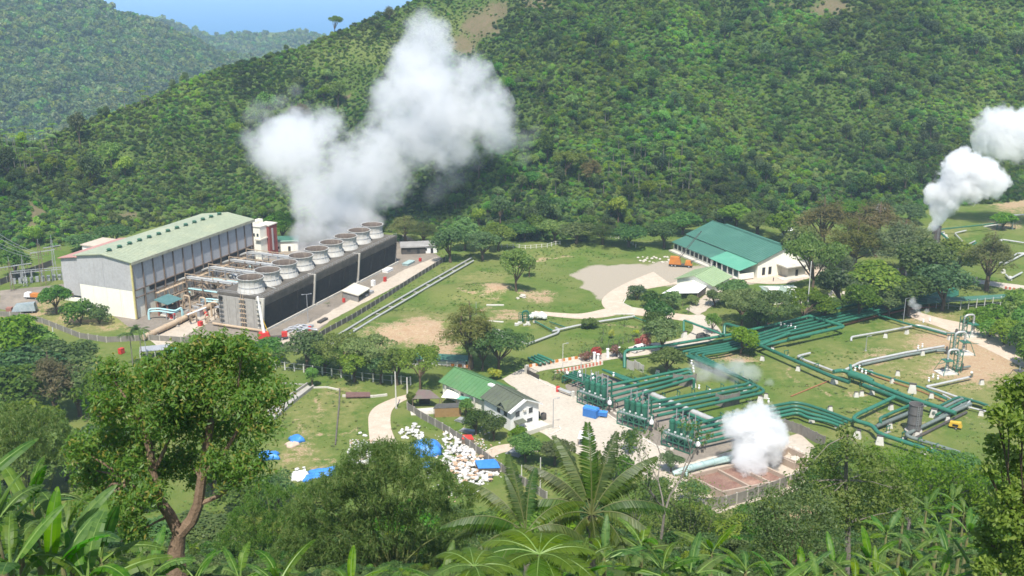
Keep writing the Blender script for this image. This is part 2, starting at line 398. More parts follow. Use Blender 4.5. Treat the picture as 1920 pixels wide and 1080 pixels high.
# far hills across the valley and the sea beyond
def ridge_hill(name, base, ridge, zlo, seed, amp, nt_, ns, back):
    bt = [at(*q) for q in base]; rd = [at(*q) for q in ridge]
    bt_t = np.array([q.x/q.y for q in bt]); bt_y = np.array([q.y for q in bt])
    rt = np.array([q.x/q.y for q in rd]); ry = np.array([q.y for q in rd]); rz = np.array([q.z for q in rd])
    T = np.linspace(rt[0], rt[-1], nt_); Sg = np.concatenate([np.linspace(0, 1, ns), np.linspace(1, 1+back, 12)[1:]])
    SS, T2 = np.meshgrid(Sg, T, indexing='ij')
    b_ = np.interp(T2, bt_t, bt_y); r_ = np.interp(T2, rt, ry); zr = np.interp(T2, rt, rz)
    y = b_+(r_-b_)*SS; x = T2*y; sc = np.clip(SS, 0, 1)
    z = zlo+(zr-zlo)*(0.25*sc*sc+0.75*sc)
    rl = fbm(x/260+y/900, y/800, seed, 4); z = z+(rl*amp - np.abs(fbm(x/170, y/620, seed+7, 3))*amp*.9)*np.clip(4*sc*(1.02-sc), 0, 1) + fbm(x/60, y/60, seed+3, 3)*amp*.12*sc
    z = np.where(SS > 1, zr-(SS-1)*(r_-b_)*0.6, z); z = np.maximum(z, -201)
    me = np_mesh(name, np.stack([x.ravel(), y.ravel(), z.ravel()], 1), grid_faces(*x.shape), None, True)
    return struct(linkobj(name, me)), (x, y, z, SS)
farA, gridA = ridge_hill('far_hill', [(-900,260,1150),(2000,260,1150)], [(-900,-190,1700),(-300,-120,1750),(0,-52,1800),(100,-28,1830),(180,-1,1850),(230,28,1880),(290,40,1920),(340,66,1960),(400,92,2000),(500,118,2050),(600,140,2080),(760,170,2100),(1400,230,2100)], -170, 5, 46, 260, 110, .8)
farB, gridB = ridge_hill('far_ridge', [(-900,130,2150),(2000,130,2150)], [(-900,20,2900),(100,34,2950),(250,28,3000),(310,31,3000),(335,42,3000),(375,62,3000),(400,68,3000),(425,63,3000),(460,58,3000),(520,59,3000),(560,57,3050),(600,64,3050),(700,70,3100),(1400,80,3100)], -180, 15, 60, 200, 70, .9)
m, t, p, o = new_mat('far_hill'); ge = N(t, 'ShaderNodeNewGeometry').outputs['Position']
n1 = noise(t, ge, .006, 5, .6); n2 = noise(t, ge, .05, 5, .7)
c = mixc(t, mrange(t, n2, .35, .65), (.030,.055,.016), (.075,.105,.028))
c = mixc(t, mrange(t, n1, .45, .62), c, (.10,.13,.04)); c = mixc(t, mrange(t, n1, .66, .72, 0, .8), c, (.22,.15,.10))
t.links.new(c, p.inputs['Base Color']); p.inputs['Roughness'].default_value = 1; p.inputs['Specular IOR Level'].default_value = 0
farA.data.materials.append(m); farB.data.materials.append(m)
m, t, p, o = new_mat('sea'); p.inputs['Base Color'].default_value = (.015,.12,.27,1); p.inputs['Roughness'].default_value = .5; p.inputs['Specular IOR Level'].default_value = .15
b = N(t, 'ShaderNodeBump'); b.inputs['Strength'].default_value = .25; b.inputs['Distance'].default_value = 1
t.links.new(noise(t, N(t, 'ShaderNodeTexCoord').outputs['Object'], .05, 4), b.inputs['Height']); t.links.new(b.outputs[0], p.inputs['Normal'])
sea = struct(linkobj('sea', np_mesh('sea', [(-14000,900,-200),(14000,900,-200),(14000,26000,-200),(-14000,26000,-200)], [(0,1,2,3)], m)))
# the air
hz = MB().box((0, 12900, 45), (28400, 26400, 496)).mesh('haze')
m, t, p, o = new_mat('haze'); t.nodes.remove(p)
pv = N(t, 'ShaderNodeVolumePrincipled'); pv.inputs['Density'].default_value = HAZE = 0.00013; pv.inputs['Color'].default_value = (.58,.80,1,1); pv.inputs['Anisotropy'].default_value = .0
t.links.new(pv.outputs[0], o.inputs['Volume']); hz.materials.append(m)
stuff(linkobj('haze', hz), 'thin blue haze in the air between the hills and the sea')
# ------------------------------------------------------------------ plants: generators (numpy)
def rmat(n):                                   # random unit vectors
    v = RNG.normal(size=(n, 3)); return v/np.linalg.norm(v, axis=1, keepdims=True)
def nrm(v): return v/np.maximum(np.linalg.norm(v, axis=1, keepdims=True), 1e-6)
def leaves(pos, nor, size, aspect=0.45, droop=0.3, fold=0.25, szv=0.35):
    """folded rhombic leaves: 4 verts, 2 tris each"""
    n = len(pos); a = nrm(np.cross(nor, rmat(n))); a[:, 2] -= droop; a = nrm(a)
    s = nrm(np.cross(nor, a)); up = nrm(np.cross(a, s))
    L = size*(1+szv*RNG.uniform(-1, 1, (n, 1))); W = L*aspect*.5
    b = pos-a*L*.5; tip = pos+a*L*.5; l = pos+s*W+up*W*fold-a*L*.08; r = pos-s*W+up*W*fold-a*L*.08
    V = np.stack([b, l, tip, r], 1).reshape(-1, 3); i = np.arange(n)[:, None]*4
    F = np.concatenate([i+np.array([[0, 2, 1]]), i+np.array([[0, 3, 2]])], 1).reshape(-1, 3)
    return V, F
def lobes_in(rx, ry, rz, n, fr=(.28, .46), shell=.62, flat=False):
    d = rmat(n); rad = shell*RNG.uniform(.55, 1.05, (n, 1)); d[:, 2] = np.where(d[:, 2] < -.35, -d[:, 2]*.6, d[:, 2])
    c = d*rad*np.array([rx, ry, rz]); r = RNG.uniform(*fr, n)*min(rx, ry, rz if not flat else rx)
    return c, r
def crown(rx, ry, rz, nl, n, size, aspect=.5, droop=.25, fr=(.28,.46), zc=0.0, shell=.62, flat=1.0, inner=.0, wisp=0.0):
    c, r = lobes_in(rx, ry, rz, nl, fr, shell); c[:, 2] += zc
    k = RNG.choice(nl, n, p=r**2/(r**2).sum()); d = rmat(n); d[:, 2] = np.where((d[:, 2] < -.2) & (RNG.random(n) < .6), -d[:, 2], d[:, 2])
    rad = np.where(RNG.random(n) < inner, RNG.uniform(.3, .8, n), RNG.uniform(.82, 1.08+wisp, n))
    off = d*(r[k]*rad)[:, None]; off[:, 2] *= flat
    nor = nrm(d*.75+rmat(n)*.65+np.array([0, 0, .35]))
    return leaves(c[k]+off, nor, size, aspect, droop), c, r
def merge(parts):
    V = []; F = []; k = 0
    for v, f in parts: V.append(v); F.append(f+k); k += len(v)
    return np.concatenate(V), np.concatenate(F)
def limbs(base, targets, r0, zsplit, n=6, bend=.12):
    mb = MB(); b = Vector(base); sp = Vector((b.x+random.uniform(-.3,.3)*r0*3, b.y, zsplit))
    mb.tube([b-Vector((0,0,.4)), b.lerp(sp, .5)+Vector((r0*.3, 0, 0)), sp], [r0*1.25, r0, r0*.85], n)
    for q in targets:
        q = Vector(q); mid = sp.lerp(q, .5)+Vector((random.uniform(-1,1), random.uniform(-1,1), random.uniform(.2,1)))*bend*(q-sp).length
        mb.tube([sp-Vector((0,0,.1)), mid, q], [r0*.55, r0*.36, r0*.08], max(4, n-1))
    return mb
LEAFMATS = {
 'mid':  leaf_mat('leaf_mid', (.052,.112,.017), (.092,.160,.026), (.145,.205,.042), .40, .3, gain=1.12),
 'dark': leaf_mat('leaf_dark', (.026,.062,.014), (.046,.092,.020), (.08,.125,.030), .32, .25, gain=1.2),
 'lime': leaf_mat('leaf_lime', (.075,.165,.018), (.125,.225,.028), (.19,.29,.05), .45, .2),
 'olive':leaf_mat('leaf_olive', (.060,.090,.026), (.098,.125,.036), (.14,.145,.06), .35, .3),
 'brown':leaf_mat('leaf_brown', (.075,.072,.030), (.115,.092,.042), (.15,.12,.07), .3, .15),
 'hill': leaf_mat('leaf_hill', (.050,.115,.016), (.092,.175,.024), (.150,.220,.040), .42, .30, patch=.6, gain=1.25),
 'far':  leaf_mat('leaf_far', (.046,.102,.018), (.084,.152,.028), (.135,.19,.042), .3, .4, patch=.4),
 'mango':leaf_mat('leaf_mango', (.050,.115,.018), (.085,.155,.026), (.21,.15,.04), .45, .1, .45, .4, gain=1.2),
 'palm': leaf_mat('leaf_palm', (.032,.068,.014), (.055,.098,.020), (.095,.12,.035), .3, .2, .45, .35),
 'banana':leaf_mat('leaf_banana', (.055,.14,.016), (.090,.19,.024), (.13,.22,.04), .45, .25, .45, .3, gain=.85),
 'fern': leaf_mat('leaf_fern', (.085,.17,.020), (.12,.21,.030), (.15,.24,.05), .45, .15, .5, .25, gain=.72),
 'bamboo':leaf_mat('leaf_bamboo', (.055,.105,.022), (.088,.140,.034), (.18,.19,.08), .42, .15, .55, .3, gain=1.25),
 'red':  leaf_mat('leaf_red', (.25,.035,.05), (.33,.06,.07), (.10,.09,.03), .3, .2),
 'pink': leaf_mat('leaf_pink', (.22,.09,.10), (.15,.09,.06), (.09,.10,.03), .3, .2),
 'yellow':leaf_mat('leaf_yellow', (.35,.33,.04), (.25,.29,.04), (.14,.2,.03), .35, .1)}
BARK = mat('bark', (.16,.115,.075), (.095,.07,.05), 2.5, .95, .6, 9, spec=.1)
BARKG = mat('bark_grey', (.24,.215,.18), (.15,.135,.11), 2.5, .95, .5, 9, spec=.1)
MIDRIB = mat('midrib', (.15,.24,.05), (.13,.21,.045), 2, .5)
# each kind: list of (crown mesh, trunk mesh, crown radius)
def kind(name, nvar, mk, leafmat, trunk=True, bark=None):
    out = []
    for i in range(nvar):
        (V, F), tm = mk(i)
        cm = np_mesh(name+'_crown', V, F, leafmat)
        tk = None
        if tm is not None: tk = tm.mesh(name+'_trunk'); tk.materials.append(bark or BARK); shade(tk, 60)
        out.append((cm, tk))
    return out
def mk_broad(rx, rz, th, nl, n, size, r0, **kw):
    def f(i):
        q = random.uniform(.85, 1.15); (L, c, r) = crown(rx*q, rx/q*random.uniform(.85,1.1), rz, nl, n, size, zc=th+rz*.75, **kw)
        idx = np.argsort(-r)[:7]
        return L, limbs((0,0,0), [tuple(c[k]) for k in idx], r0, th*.75)
    return f
LEAFMATS['hill_shaded'] = leaf_mat('leaf_hill_shaded', (.022,.056,.014), (.044,.092,.020), (.08,.13,.032), .3, .3, patch=.5)  # darker hill leaves: cloud shade put into the colour, used mainly on the right
HILLK = kind('hill_tree', 4, mk_broad(3.6, 2.8, 2.4, 15, 1300, .56, .22, aspect=.6, fr=(.22,.46), wisp=.2), LEAFMATS['hill'])+kind('hill_tree_shaded', 4, mk_broad(3.6, 3.0, 2.4, 15, 1300, .56, .22, aspect=.6, fr=(.22,.46), wisp=.2), LEAFMATS['hill_shaded'])
HILLB = kind('hill_bush', 4, mk_broad(2.9, 1.5, .3, 12, 900, .48, .14, aspect=.6, fr=(.25,.55), wisp=.3), LEAFMATS['hill'])+kind('hill_bush_shaded', 2, mk_broad(2.9, 1.6, .3, 12, 900, .48, .14, aspect=.6, fr=(.25,.55), wisp=.3), LEAFMATS['hill_shaded'])
MIDK = kind('broadleaf', 5, mk_broad(4.2, 3.2, 2.4, 20, 3400, .46, .24, aspect=.55, fr=(.22,.42), inner=.15), LEAFMATS['mid'])
DARKK = kind('dark_tree', 3, mk_broad(4.2, 3.4, 2.2, 18, 3400, .44, .26, aspect=.55, fr=(.25,.45), inner=.15), LEAFMATS['dark'])
LIMEK = kind('lime_tree', 2, mk_broad(3.6, 2.6, 1.6, 16, 2400, .48, .2, aspect=.55, fr=(.25,.42)), LEAFMATS['lime'])
def mk_cas(i):                                  # wispy casuarina: open, tall, drooping sprays
    (V, F), c, r = crown(2.8, 2.8, 4.6, 42, 4600, .5, aspect=.16, droop=.5, fr=(.16,.34), zc=5.4, shell=.8, inner=.5, wisp=.25)
    f = 1-.45*np.clip((V[:, 2]-4)/7, 0, 1); V[:, 0] *= f; V[:, 1] *= f
    mb = limbs((0,0,0), [tuple(c[k]*np.array([.8,.8,1])) for k in range(9)], .22, 2.6); mb.tube([(0,0,2.3),(.1,0,6),(0,.1,10)], [.19,.12,.03], 6)
    return (V, F), mb
CASK = kind('casuarina', 3, mk_cas, LEAFMATS['olive']); CASB = kind('casuarina_brown', 2, mk_cas, LEAFMATS['brown'])
def mk_acacia(i):                               # umbrella crown on spreading limbs
    (V, F), c, r = crown(5.6, 5.2, 1.5, 26, 4200, .42, aspect=.5, fr=(.6,1.05), zc=5.2, shell=.85, flat=.55)
    return (V, F), limbs((0,0,0), [tuple(c[k]) for k in range(10)], .26, 2.2)
ACAK = kind('acacia', 3, mk_acacia, LEAFMATS['mid']); ACAD = kind('acacia_dark', 2, mk_acacia, LEAFMATS['dark'])
SHRK = kind('shrub', 3, mk_broad(1.5, 1.0, .25, 9, 900, .28, .07, aspect=.5, fr=(.32,.55)), LEAFMATS['mid'])
SHRO = kind('shrub_olive', 2, mk_broad(1.9, 1.3, .25, 10, 1100, .3, .08, aspect=.5, fr=(.32,.55)), LEAFMATS['dark'])
SHRR = kind('shrub_red', 1, mk_broad(1.5, 1.0, .25, 9, 700, .28, .07, aspect=.6, fr=(.32,.55)), LEAFMATS['red'])
SHRP = kind('shrub_pink', 1, mk_broad(1.5, 1.0, .25, 9, 700, .28, .07, aspect=.6, fr=(.32,.55)), LEAFMATS['pink'])
SHRY = kind('shrub_yellow', 1, mk_broad(1.1, .9, .25, 9, 500, .34, .07, aspect=.35, fr=(.32,.55)), LEAFMATS['yellow'])

def frond_mesh(name, L, npair, ll, lw, arch, leafmat, stem=.03, vdroop=.35, gap=.16, rough=.12, fold=0.0, ribm=None):
    """feather leaf along +x, rising then arching; rachis tube and two rows of leaflets"""
    s = np.linspace(0, 1, 14); ax = L*(s-.10*arch*s**2); az = L*(.52*s-(.30+.62*arch)*s**2)
    mb = MB(); mb.tube([(ax[i], 0, az[i]) for i in range(14)], [stem*(1.3-1.15*q) for q in s], 4)
    nv0 = len(mb.v); V = []; F = []
    for k in range(npair):
        q = gap+(1-gap)*(k+.5)/npair; x = np.interp(q, s, ax); z = np.interp(q, s, az)
        tx = np.interp(min(1, q+.03), s, ax)-np.interp(q-.03, s, ax); tz = np.interp(min(1, q+.03), s, az)-np.interp(q-.03, s, az); tl = math.hypot(tx, tz); tx /= tl; tz /= tl
        l = ll*(math.sin(math.pi*min(1, .14+.80*(q-gap)/(1-gap)))**.7)*random.uniform(1-rough, 1+rough)
        for sd in (-1, 1):
            fw = random.uniform(.35,.6); dr = vdroop*random.uniform(.7,1.4)
            d = Vector((tx*fw, sd, tz*fw-dr+fold)).normalized(); e = (d+Vector((0,0,-.55*vdroop/.35))).normalized()
            wv = Vector((tx, 0, tz))*lw*.5; p0 = Vector((x, 0, z)); p1 = p0+d*l*.55; p2 = p1+e*l*.45; n = len(V)
            V += [p0-wv*.5, p0+wv*.5, p1+wv, p1-wv, p2]; F += [(n,n+1,n+2),(n,n+2,n+3),(n+3,n+2,n+4)]
    mb.v += [tuple(q) for q in V]; nf = len(mb.f); mb.f += [tuple(i+nv0 for i in f) for f in F]
    me = bpy.data.meshes.new(name); me.from_pydata(mb.v, [], mb.f); me.materials.append(ribm or MIDRIB); me.materials.append(leafmat)
    me.polygons.foreach_set('material_index', np.array([0]*nf+[1]*len(F), np.int32)); return me
def leafblade(name, L, W, arch, leafmat, seed, tear=.35):
    """banana leaf along +x: stalk, pale midrib, two torn half-blades"""
    rnd = random.Random(seed); ns = 11; s = np.linspace(0, 1, ns); st = .16
    ax = L*(s-.14*arch*s*s); az = L*(.75*s-(.28+.75*arch)*s*s)
    mb = MB(); mb.tube([(ax[i], 0, az[i]) for i in range(ns)], [.045*L/2.2*(1.2-1.1*q) for q in s], 4); nf = len(mb.f)
    P = lambda q: (np.interp(q, s, ax), np.interp(q, s, az))
    wq = lambda q: W*.5*max(.02, math.sin(math.pi*(.06+.94*((q-st)/(1-st)))**.8))**.55
    seg = 13
    for sd in (-1, 1):
        off = 0
        for k in range(seg):
            q0 = st+(1-st)*k/seg; q1 = st+(1-st)*(k+1)/seg
            tr = rnd.random() < tear; g0 = .012 if tr else 0
            hang = rnd.uniform(.15,.5) if tr else .18+.12*arch
            vs = []
            for q, gg in ((q0, g0), (q1, 0)):
                x, z = P(q); w_ = wq(q); vs.append((x, sd*.01, z+.012)); vs.append((x+gg*L+.10*w_, sd*w_*.55, z+.10*w_)); vs.append((x+gg*L*1.6+.22*w_, sd*w_*.97, z+.10*w_-hang*w_))
            n = len(mb.v); mb.v += vs; mb.f += [(n,n+1,n+4,n+3),(n+1,n+2,n+5,n+4)]
    me = bpy.data.meshes.new(name); me.from_pydata(mb.v, [], mb.f); me.materials.append(MIDRIB); me.materials.append(leafmat)
    mi = np.ones(len(mb.f), np.int32); mi[:nf] = 0; me.polygons.foreach_set('material_index', mi); return me
# ------------------------------------------------------------------ planting
def dims(cm):
    co = np.empty(len(cm.vertices)*3, np.float32); cm.vertices.foreach_get('co', co); co = co.reshape(-1, 3)
    return float(np.percentile(np.abs(co[:, :2]), 97))*2, float(np.percentile(co[:, 2], 99))
DIM = {}
def plant(pair, base, wm, hm, name, label, cat='tree', group=None, rz=None):
    cm, tk = pair
    if cm.name not in DIM: DIM[cm.name] = dims(cm)
    W0, H0 = DIM[cm.name]
    r = thing(name, label, cat, base-Vector((0, 0, .15)), random.uniform(0, 6.28) if rz is None else rz, group, (wm/W0, wm/W0, hm/H0))
    if tk: linkobj('trunk', tk, r)
    linkobj('crown', cm, r); return r
def tree(kd, px, ytop, ybase, wpx, label, name='tree', cat='tree', group=None, v=None):
    b = G(px, ybase); dist = (b-Vector((0, 0, CAM_Z))).length; s = dist/FPX
    hm = max(1.0, height_for(b, px, ytop)-b.z); pair = kd[v if v is not None else random.randrange(len(kd))]
    return plant(pair, b, wpx*s*.98, hm*1.02, name, label, cat, group)

# --- the forested hillside: scattered points, nearest trees as things, the rest as one mass
def hill_points(n, seed):
    rg = np.random.default_rng(seed)
    tt = rg.uniform(-.62, .62, n*3); ss = rg.uniform(0.0, 1.06, n*3)
    b_ = np.interp(tt, B_T, B_Y); r_ = np.interp(tt, R_T, R_Y); y = b_+(r_-b_)*ss; x = tt*y
    keep = rg.random(n*3) < (y*(r_-b_))/(850*420.0)
    return x[keep][:n], y[keep][:n], ss[keep][:n]
def hmask(x, y, spots, j=1):
    z = H(x, y); px, py = proj(x, y, z); return blob_mask(px+fbm(x/9, y/9, 51, 3)*14, py+fbm(x/9, y/9, 61, 3)*7, spots), px, py
hx, hy, hs = hill_points(5200, 5)
clus = fbm(hx/55, hy/55, 71, 3)+.25*sstep(.85, 1.0, hs)+.45*sstep(.16, .02, hs)
md, hpx, hpy = hmask(hx, hy, HILLDIRT); mdry, _, _ = hmask(hx, hy, HILLDRY)
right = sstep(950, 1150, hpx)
keep = (md < .3) & (RNG.random(len(hx)) < np.clip(.07+.75*sstep(.0, .45, clus)+.16*right-.6*mdry, .02, 1)) & (hpx > -250) & (hpx < 2170) & (hpy > -160)
hx, hy, hs, hpx, hpy = hx[keep], hy[keep], hs[keep], hpx[keep], hpy[keep]
hz_ = H(hx, hy); hsc = RNG.uniform(.45, 1.15, len(hx))*np.where(RNG.random(len(hx)) < .10, 1.7, 1)
hsc = np.where(hs > .9, np.minimum(hsc, .75), hsc)
score = hsc/np.sqrt(hx**2+hy**2+(hz_-115)**2) * ((hpx > -10) & (hpx < 1930) & (hpy > 0) & (hs < .97)); order = np.argsort(-score)
NIND = 290; first = order[:NIND]; rest = order[NIND:]
HILLLAB = {0:('rounded broadleaf tree with full green crown in the forest on the slope behind the plant', 'broadleaf trees on the forested slope')}
SRC_TREE = []; SRC_BUSH = []
for n_, i in enumerate(first):
    pair = HILLK[n_ % 8] if n_ < 8 else HILLK[random.randrange(4)+4*(random.random() < .06+.62*right[keep][i])]  # darker crowns mostly to the right, their tone standing in for cloud shadow
    r = thing('hill_tree', HILLLAB[0][0], 'tree', (hx[i], hy[i], hz_[i]-.3), random.uniform(0, 6.28), HILLLAB[0][1], tuple(float(q) for q in np.array([1, 1, random.uniform(.85, 1.3)])*hsc[i]))
    linkobj('trunk', pair[1], r); c_ = linkobj('crown', pair[0], r)
    if n_ < len(HILLK): SRC_TREE.append(c_)
def scatter(name, P, rot, scl, idx, sources, label):
    """one mass of plants: points carrying size, turn and kind, filled by geometry nodes"""
    me = bpy.data.meshes.new(name); me.vertices.add(len(P)); me.vertices.foreach_set('co', np.asarray(P, np.float32).ravel())
    for nm, ty, ar in (('rot', 'FLOAT_VECTOR', rot), ('scl', 'FLOAT_VECTOR', scl), ('idx', 'INT', idx)):
        a = me.attributes.new(nm, ty, 'POINT')
        a.data.foreach_set('vector' if ty == 'FLOAT_VECTOR' else 'value', np.asarray(ar, np.int32 if ty == 'INT' else np.float32).ravel())
    o = stuff(linkobj(name, me), label)
    ng = bpy.data.node_groups.new(name, 'GeometryNodeTree')
    ng.interface.new_socket('Geometry', in_out='INPUT', socket_type='NodeSocketGeometry'); ng.interface.new_socket('Geometry', in_out='OUTPUT', socket_type='NodeSocketGeometry')
    gi = ng.nodes.new('NodeGroupInput'); go = ng.nodes.new('NodeGroupOutput'); ip = ng.nodes.new('GeometryNodeInstanceOnPoints'); jn = ng.nodes.new('GeometryNodeJoinGeometry')
    for s_ in sources:
        q = ng.nodes.new('GeometryNodeObjectInfo'); q.inputs['Object'].default_value = s_; q.inputs['As Instance'].default_value = True; q.transform_space = 'ORIGINAL'
        ng.links.new(q.outputs['Geometry'], jn.inputs[0])
    def na(nm, ty):
        q = ng.nodes.new('GeometryNodeInputNamedAttribute'); q.data_type = ty; q.inputs['Name'].default_value = nm; return q.outputs['Attribute']
    ng.links.new(gi.outputs[0], ip.inputs['Points']); ng.links.new(jn.outputs[0], ip.inputs['Instance']); ip.inputs['Pick Instance'].default_value = True
    ng.links.new(na('idx', 'INT'), ip.inputs['Instance Index']); ng.links.new(na('rot', 'FLOAT_VECTOR'), ip.inputs['Rotation']); ng.links.new(na('scl', 'FLOAT_VECTOR'), ip.inputs['Scale'])
    ng.links.new(ip.outputs[0], go.inputs[0]); md_ = o.modifiers.new('plants', 'NODES'); md_.node_group = ng
    return o
def rotz(n, tilt=.15):
    r_ = RNG.normal(0, tilt, (n, 3)); r_[:, 2] = RNG.uniform(0, 6.28, n); return r_
k = len(rest)
scatter('hill_forest', np.stack([hx[rest], hy[rest], hz_[rest]-.3], 1), rotz(k), np.stack([hsc[rest]]*2+[hsc[rest]*RNG.uniform(.85, 1.3, k)], 1), RNG.integers(0, 4, k)+4*(RNG.random(k) < .06+.62*sstep(950, 1150, hpx[rest])), SRC_TREE, 'broadleaf trees massed over the upper slopes of the green hill')  # darker kinds grow common rightwards: painted cloud shade
# scrub between the trees; a few bushes at the foot of the hill are things of their own and lend their crowns
bushspots = [(745,452),(1090,452),(1225,442),(1585,402),(300,440),(560,430)]
BL_ = ['low leafy bush at the hill foot behind the far cooling tower','low leafy bush at the hill foot left of the post line','low bush at the hill foot beside the warehouse','low bush at the hill foot right of the brown casuarinas','low dark bush at the hill foot behind the hall roof','low dark bush at the hill foot behind the red tower']
for n_, (a_, b_) in enumerate(bushspots):
    r = plant(HILLB[n_], G(a_, b_), 5.0, 3.2, 'hill_bush', BL_[n_], 'bush', 'bushes along the foot of the hill')
    SRC_BUSH.append(KIDS[r.name][-1])
bx, by, bs = hill_points(150000, 6)
mdb, bpx, bpy_ = hmask(bx, by, HILLDIRT); mdd, _, _ = hmask(bx, by, HILLDRY)
keep = (RNG.random(len(bx)) > mdb*1.05) & (bpx > -200) & (bpx < 2120) & (bpy_ > -120)
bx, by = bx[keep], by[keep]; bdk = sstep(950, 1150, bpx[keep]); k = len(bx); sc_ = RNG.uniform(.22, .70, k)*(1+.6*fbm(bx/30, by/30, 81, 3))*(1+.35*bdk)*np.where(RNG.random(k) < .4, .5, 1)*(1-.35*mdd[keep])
scatter('hill_scrub', np.stack([bx, by, H(bx, by)-.25], 1), rotz(k, .2), np.stack([sc_, sc_, sc_*RNG.uniform(.7, 1.3, k)], 1), np.where(RNG.random(k) < .03+.55*bdk, 4+RNG.integers(0, 2, k), RNG.integers(0, 4, k)), SRC_BUSH, 'low green scrub covering the hillside')  # right-hand bushes carry the same cloud shade in their leaf colour
# woods on the far hills
def far_wood(name, grid, n, smin, smax, label, seed):
    x, y, z, SS = grid; rg = np.random.default_rng(seed); nr, nc = x.shape
    i = rg.uniform(0, nr-13, n*4); j = rg.uniform(0, nc-2, n*4); i0 = i.astype(int); j0 = j.astype(int); fi = i-i0; fj = j-j0
    bl = lambda a: (a[i0, j0]*(1-fj)+a[i0, j0+1]*fj)*(1-fi)+(a[i0+1, j0]*(1-fj)+a[i0+1, j0+1]*fj)*fi
    X, Y, Z = bl(x), bl(y), bl(z); px, py = proj(X, Y, Z)
    kp = (px > -120) & (px < 900) & (py > -60) & (fbm(X/90, Y/90, seed, 3) > -.45) & (rg.random(n*4) < Y/Y.max())
    X, Y, Z = X[kp][:n], Y[kp][:n], Z[kp][:n]; q = len(X); s = rg.uniform(smin, smax, q)
    scatter(name, np.stack([X, Y, Z-.5], 1), rotz(q), np.stack([s, s, s*rg.uniform(.8, 1.3, q)], 1), rg.integers(0, 4, q), SRC_FAR, label)
SRC_FAR = []
for q in range(4):
    (V_, F_), _, _ = crown(2.6, 2.6, 1.9, 8, 120, 1.5, aspect=.7, zc=1.6, fr=(.35,.6))
    gx, gy, gz, gs = gridA; fx, fy = proj(gx, gy, gz); q_ = np.argmin(np.hypot(fx-[60,210,300,130][q], fy-[150,140,120,60][q])+1e4*(gs > .98)); r = thing('far_tree', ['round tree standing out at the left of the hazy far hill','round tree in the middle of the hazy far hill','round tree low on the right flank of the hazy far hill','round tree near the top of the hazy far hill'][q], 'tree', (gx.flat[q_], gy.flat[q_], gz.flat[q_]-.5), 0, 'trees on the hazy far hill', 2.6)
    SRC_FAR.append(linkobj('crown', np_mesh('far_crown', V_, F_, LEAFMATS['far']), r))
    tb_ = MB().tube([(0,0,-.5),(0,0,1.5)], .2, 5).build('trunk', BARK, r, world=False)
far_wood('far_forest', gridA, 15000, 1.3, 3.2, 'trees covering the big hill across the valley', 31)
far_wood('far_ridge_forest', gridB, 6000, 1.8, 4.0, 'trees along the low ridge before the sea', 41)
# ------------------------------------------------------------------ materials of the built things
CONC = mat('concrete', (.40,.38,.34), (.31,.29,.26), .5, .9, .2, 4, stain=(.13,.12,.10), stain_amt=.5, streak=True, spec=.15)
CONCP = mat('concrete_pale', (.58,.55,.48), (.48,.45,.38), .4, .9, .15, 4, stain=(.25,.22,.17), stain_amt=.35, spec=.15)
CONCD = mat('concrete_dark', (.135,.120,.100), (.085,.076,.064), .5, .9, .2, 4, stain=(.22,.20,.17), stain_amt=.4, spec=.15)
YARD = mat('yard_dirt', (.25,.215,.175), (.18,.155,.125), .12, .95, .2, 3, stain=(.36,.30,.23), stain_amt=.6, spec=.1, fine=.3)
PAVE = mat('pale_paving', (.49,.425,.34), (.42,.355,.28), .10, .95, .15, 3, stain=(.36,.30,.22), stain_amt=.45, spec=.1, fine=.25)
ROADM = mat('road_concrete', (.50,.445,.365), (.44,.385,.31), .12, .95, .12, 3, stain=(.42,.36,.28), stain_amt=.4, spec=.1, fine=.25)
GRAVELM = mat('gravel_road', (.56,.46,.36), (.46,.37,.28), .5, .95, .3, 5, stain=(.62,.54,.44), stain_amt=.5, spec=.1, fine=.35)
CLAD = mat('cladding_grey', (.45,.445,.445), (.40,.39,.39), .15, .6, .04, 3, stain=(.27,.24,.21), stain_amt=.55, streak=True, fine=.2)
CREAM = mat('cream_wall', (.83,.81,.70), (.80,.77,.65), .2, .8, .03, 3, stain=(.55,.46,.30), stain_amt=.35, streak=True, fine=.1)
WHITEP = mat('white_paint', (.80,.80,.78), (.72,.71,.68), .5, .6, .03, 4, stain=(.48,.43,.36), stain_amt=.35)
FRP = mat('stack_white', (.58,.57,.53), (.46,.44,.40), .5, .55, .03, 4, stain=(.50,.42,.32), stain_amt=.5, streak=True)
RUSTIN = mat('stack_inside', (.15,.115,.09), (.10,.08,.065), .6, .9, stain=(.40,.34,.27), stain_amt=.6, streak=True)
GROOF = mat('pale_green_roof', (.35,.385,.265), (.29,.33,.225), .10, .55, .05, 5, stain=(.44,.43,.27), stain_amt=.7, fine=.3)
GREENROOF = mat('green_roof', (.10,.22,.085), (.08,.185,.07), .25, .5, .05, 5, stain=(.17,.22,.11), stain_amt=.4, fine=.2)
OLIVEROOF = mat('mossy_roof', (.115,.13,.085), (.085,.095,.07), .25, .7, .05, 5, stain=(.14,.19,.085), stain_amt=.7, fine=.25)
TEALROOF = mat('teal_roof', (.062,.165,.118), (.052,.142,.102), .12, .5, .04, 5, stain=(.13,.26,.20), stain_amt=.4, fine=.15)
TEALLT = mat('bright_teal_roof', (.11,.33,.215), (.09,.29,.19), .3, .5, stain=(.18,.38,.28), stain_amt=.3)
SAGEROOF = mat('sage_roof', (.30,.37,.30), (.26,.33,.27), .3, .6, .03, 5, stain=(.20,.24,.19), stain_amt=.4)
PINKROOF = mat('faded_red_roof', (.47,.25,.21), (.40,.20,.17), .3, .7, stain=(.30,.20,.17), stain_amt=.5, fine=.2)
GREYROOF = mat('grey_roof', (.30,.29,.27), (.22,.21,.20), .3, .7, stain=(.14,.13,.12), stain_amt=.5, fine=.2)
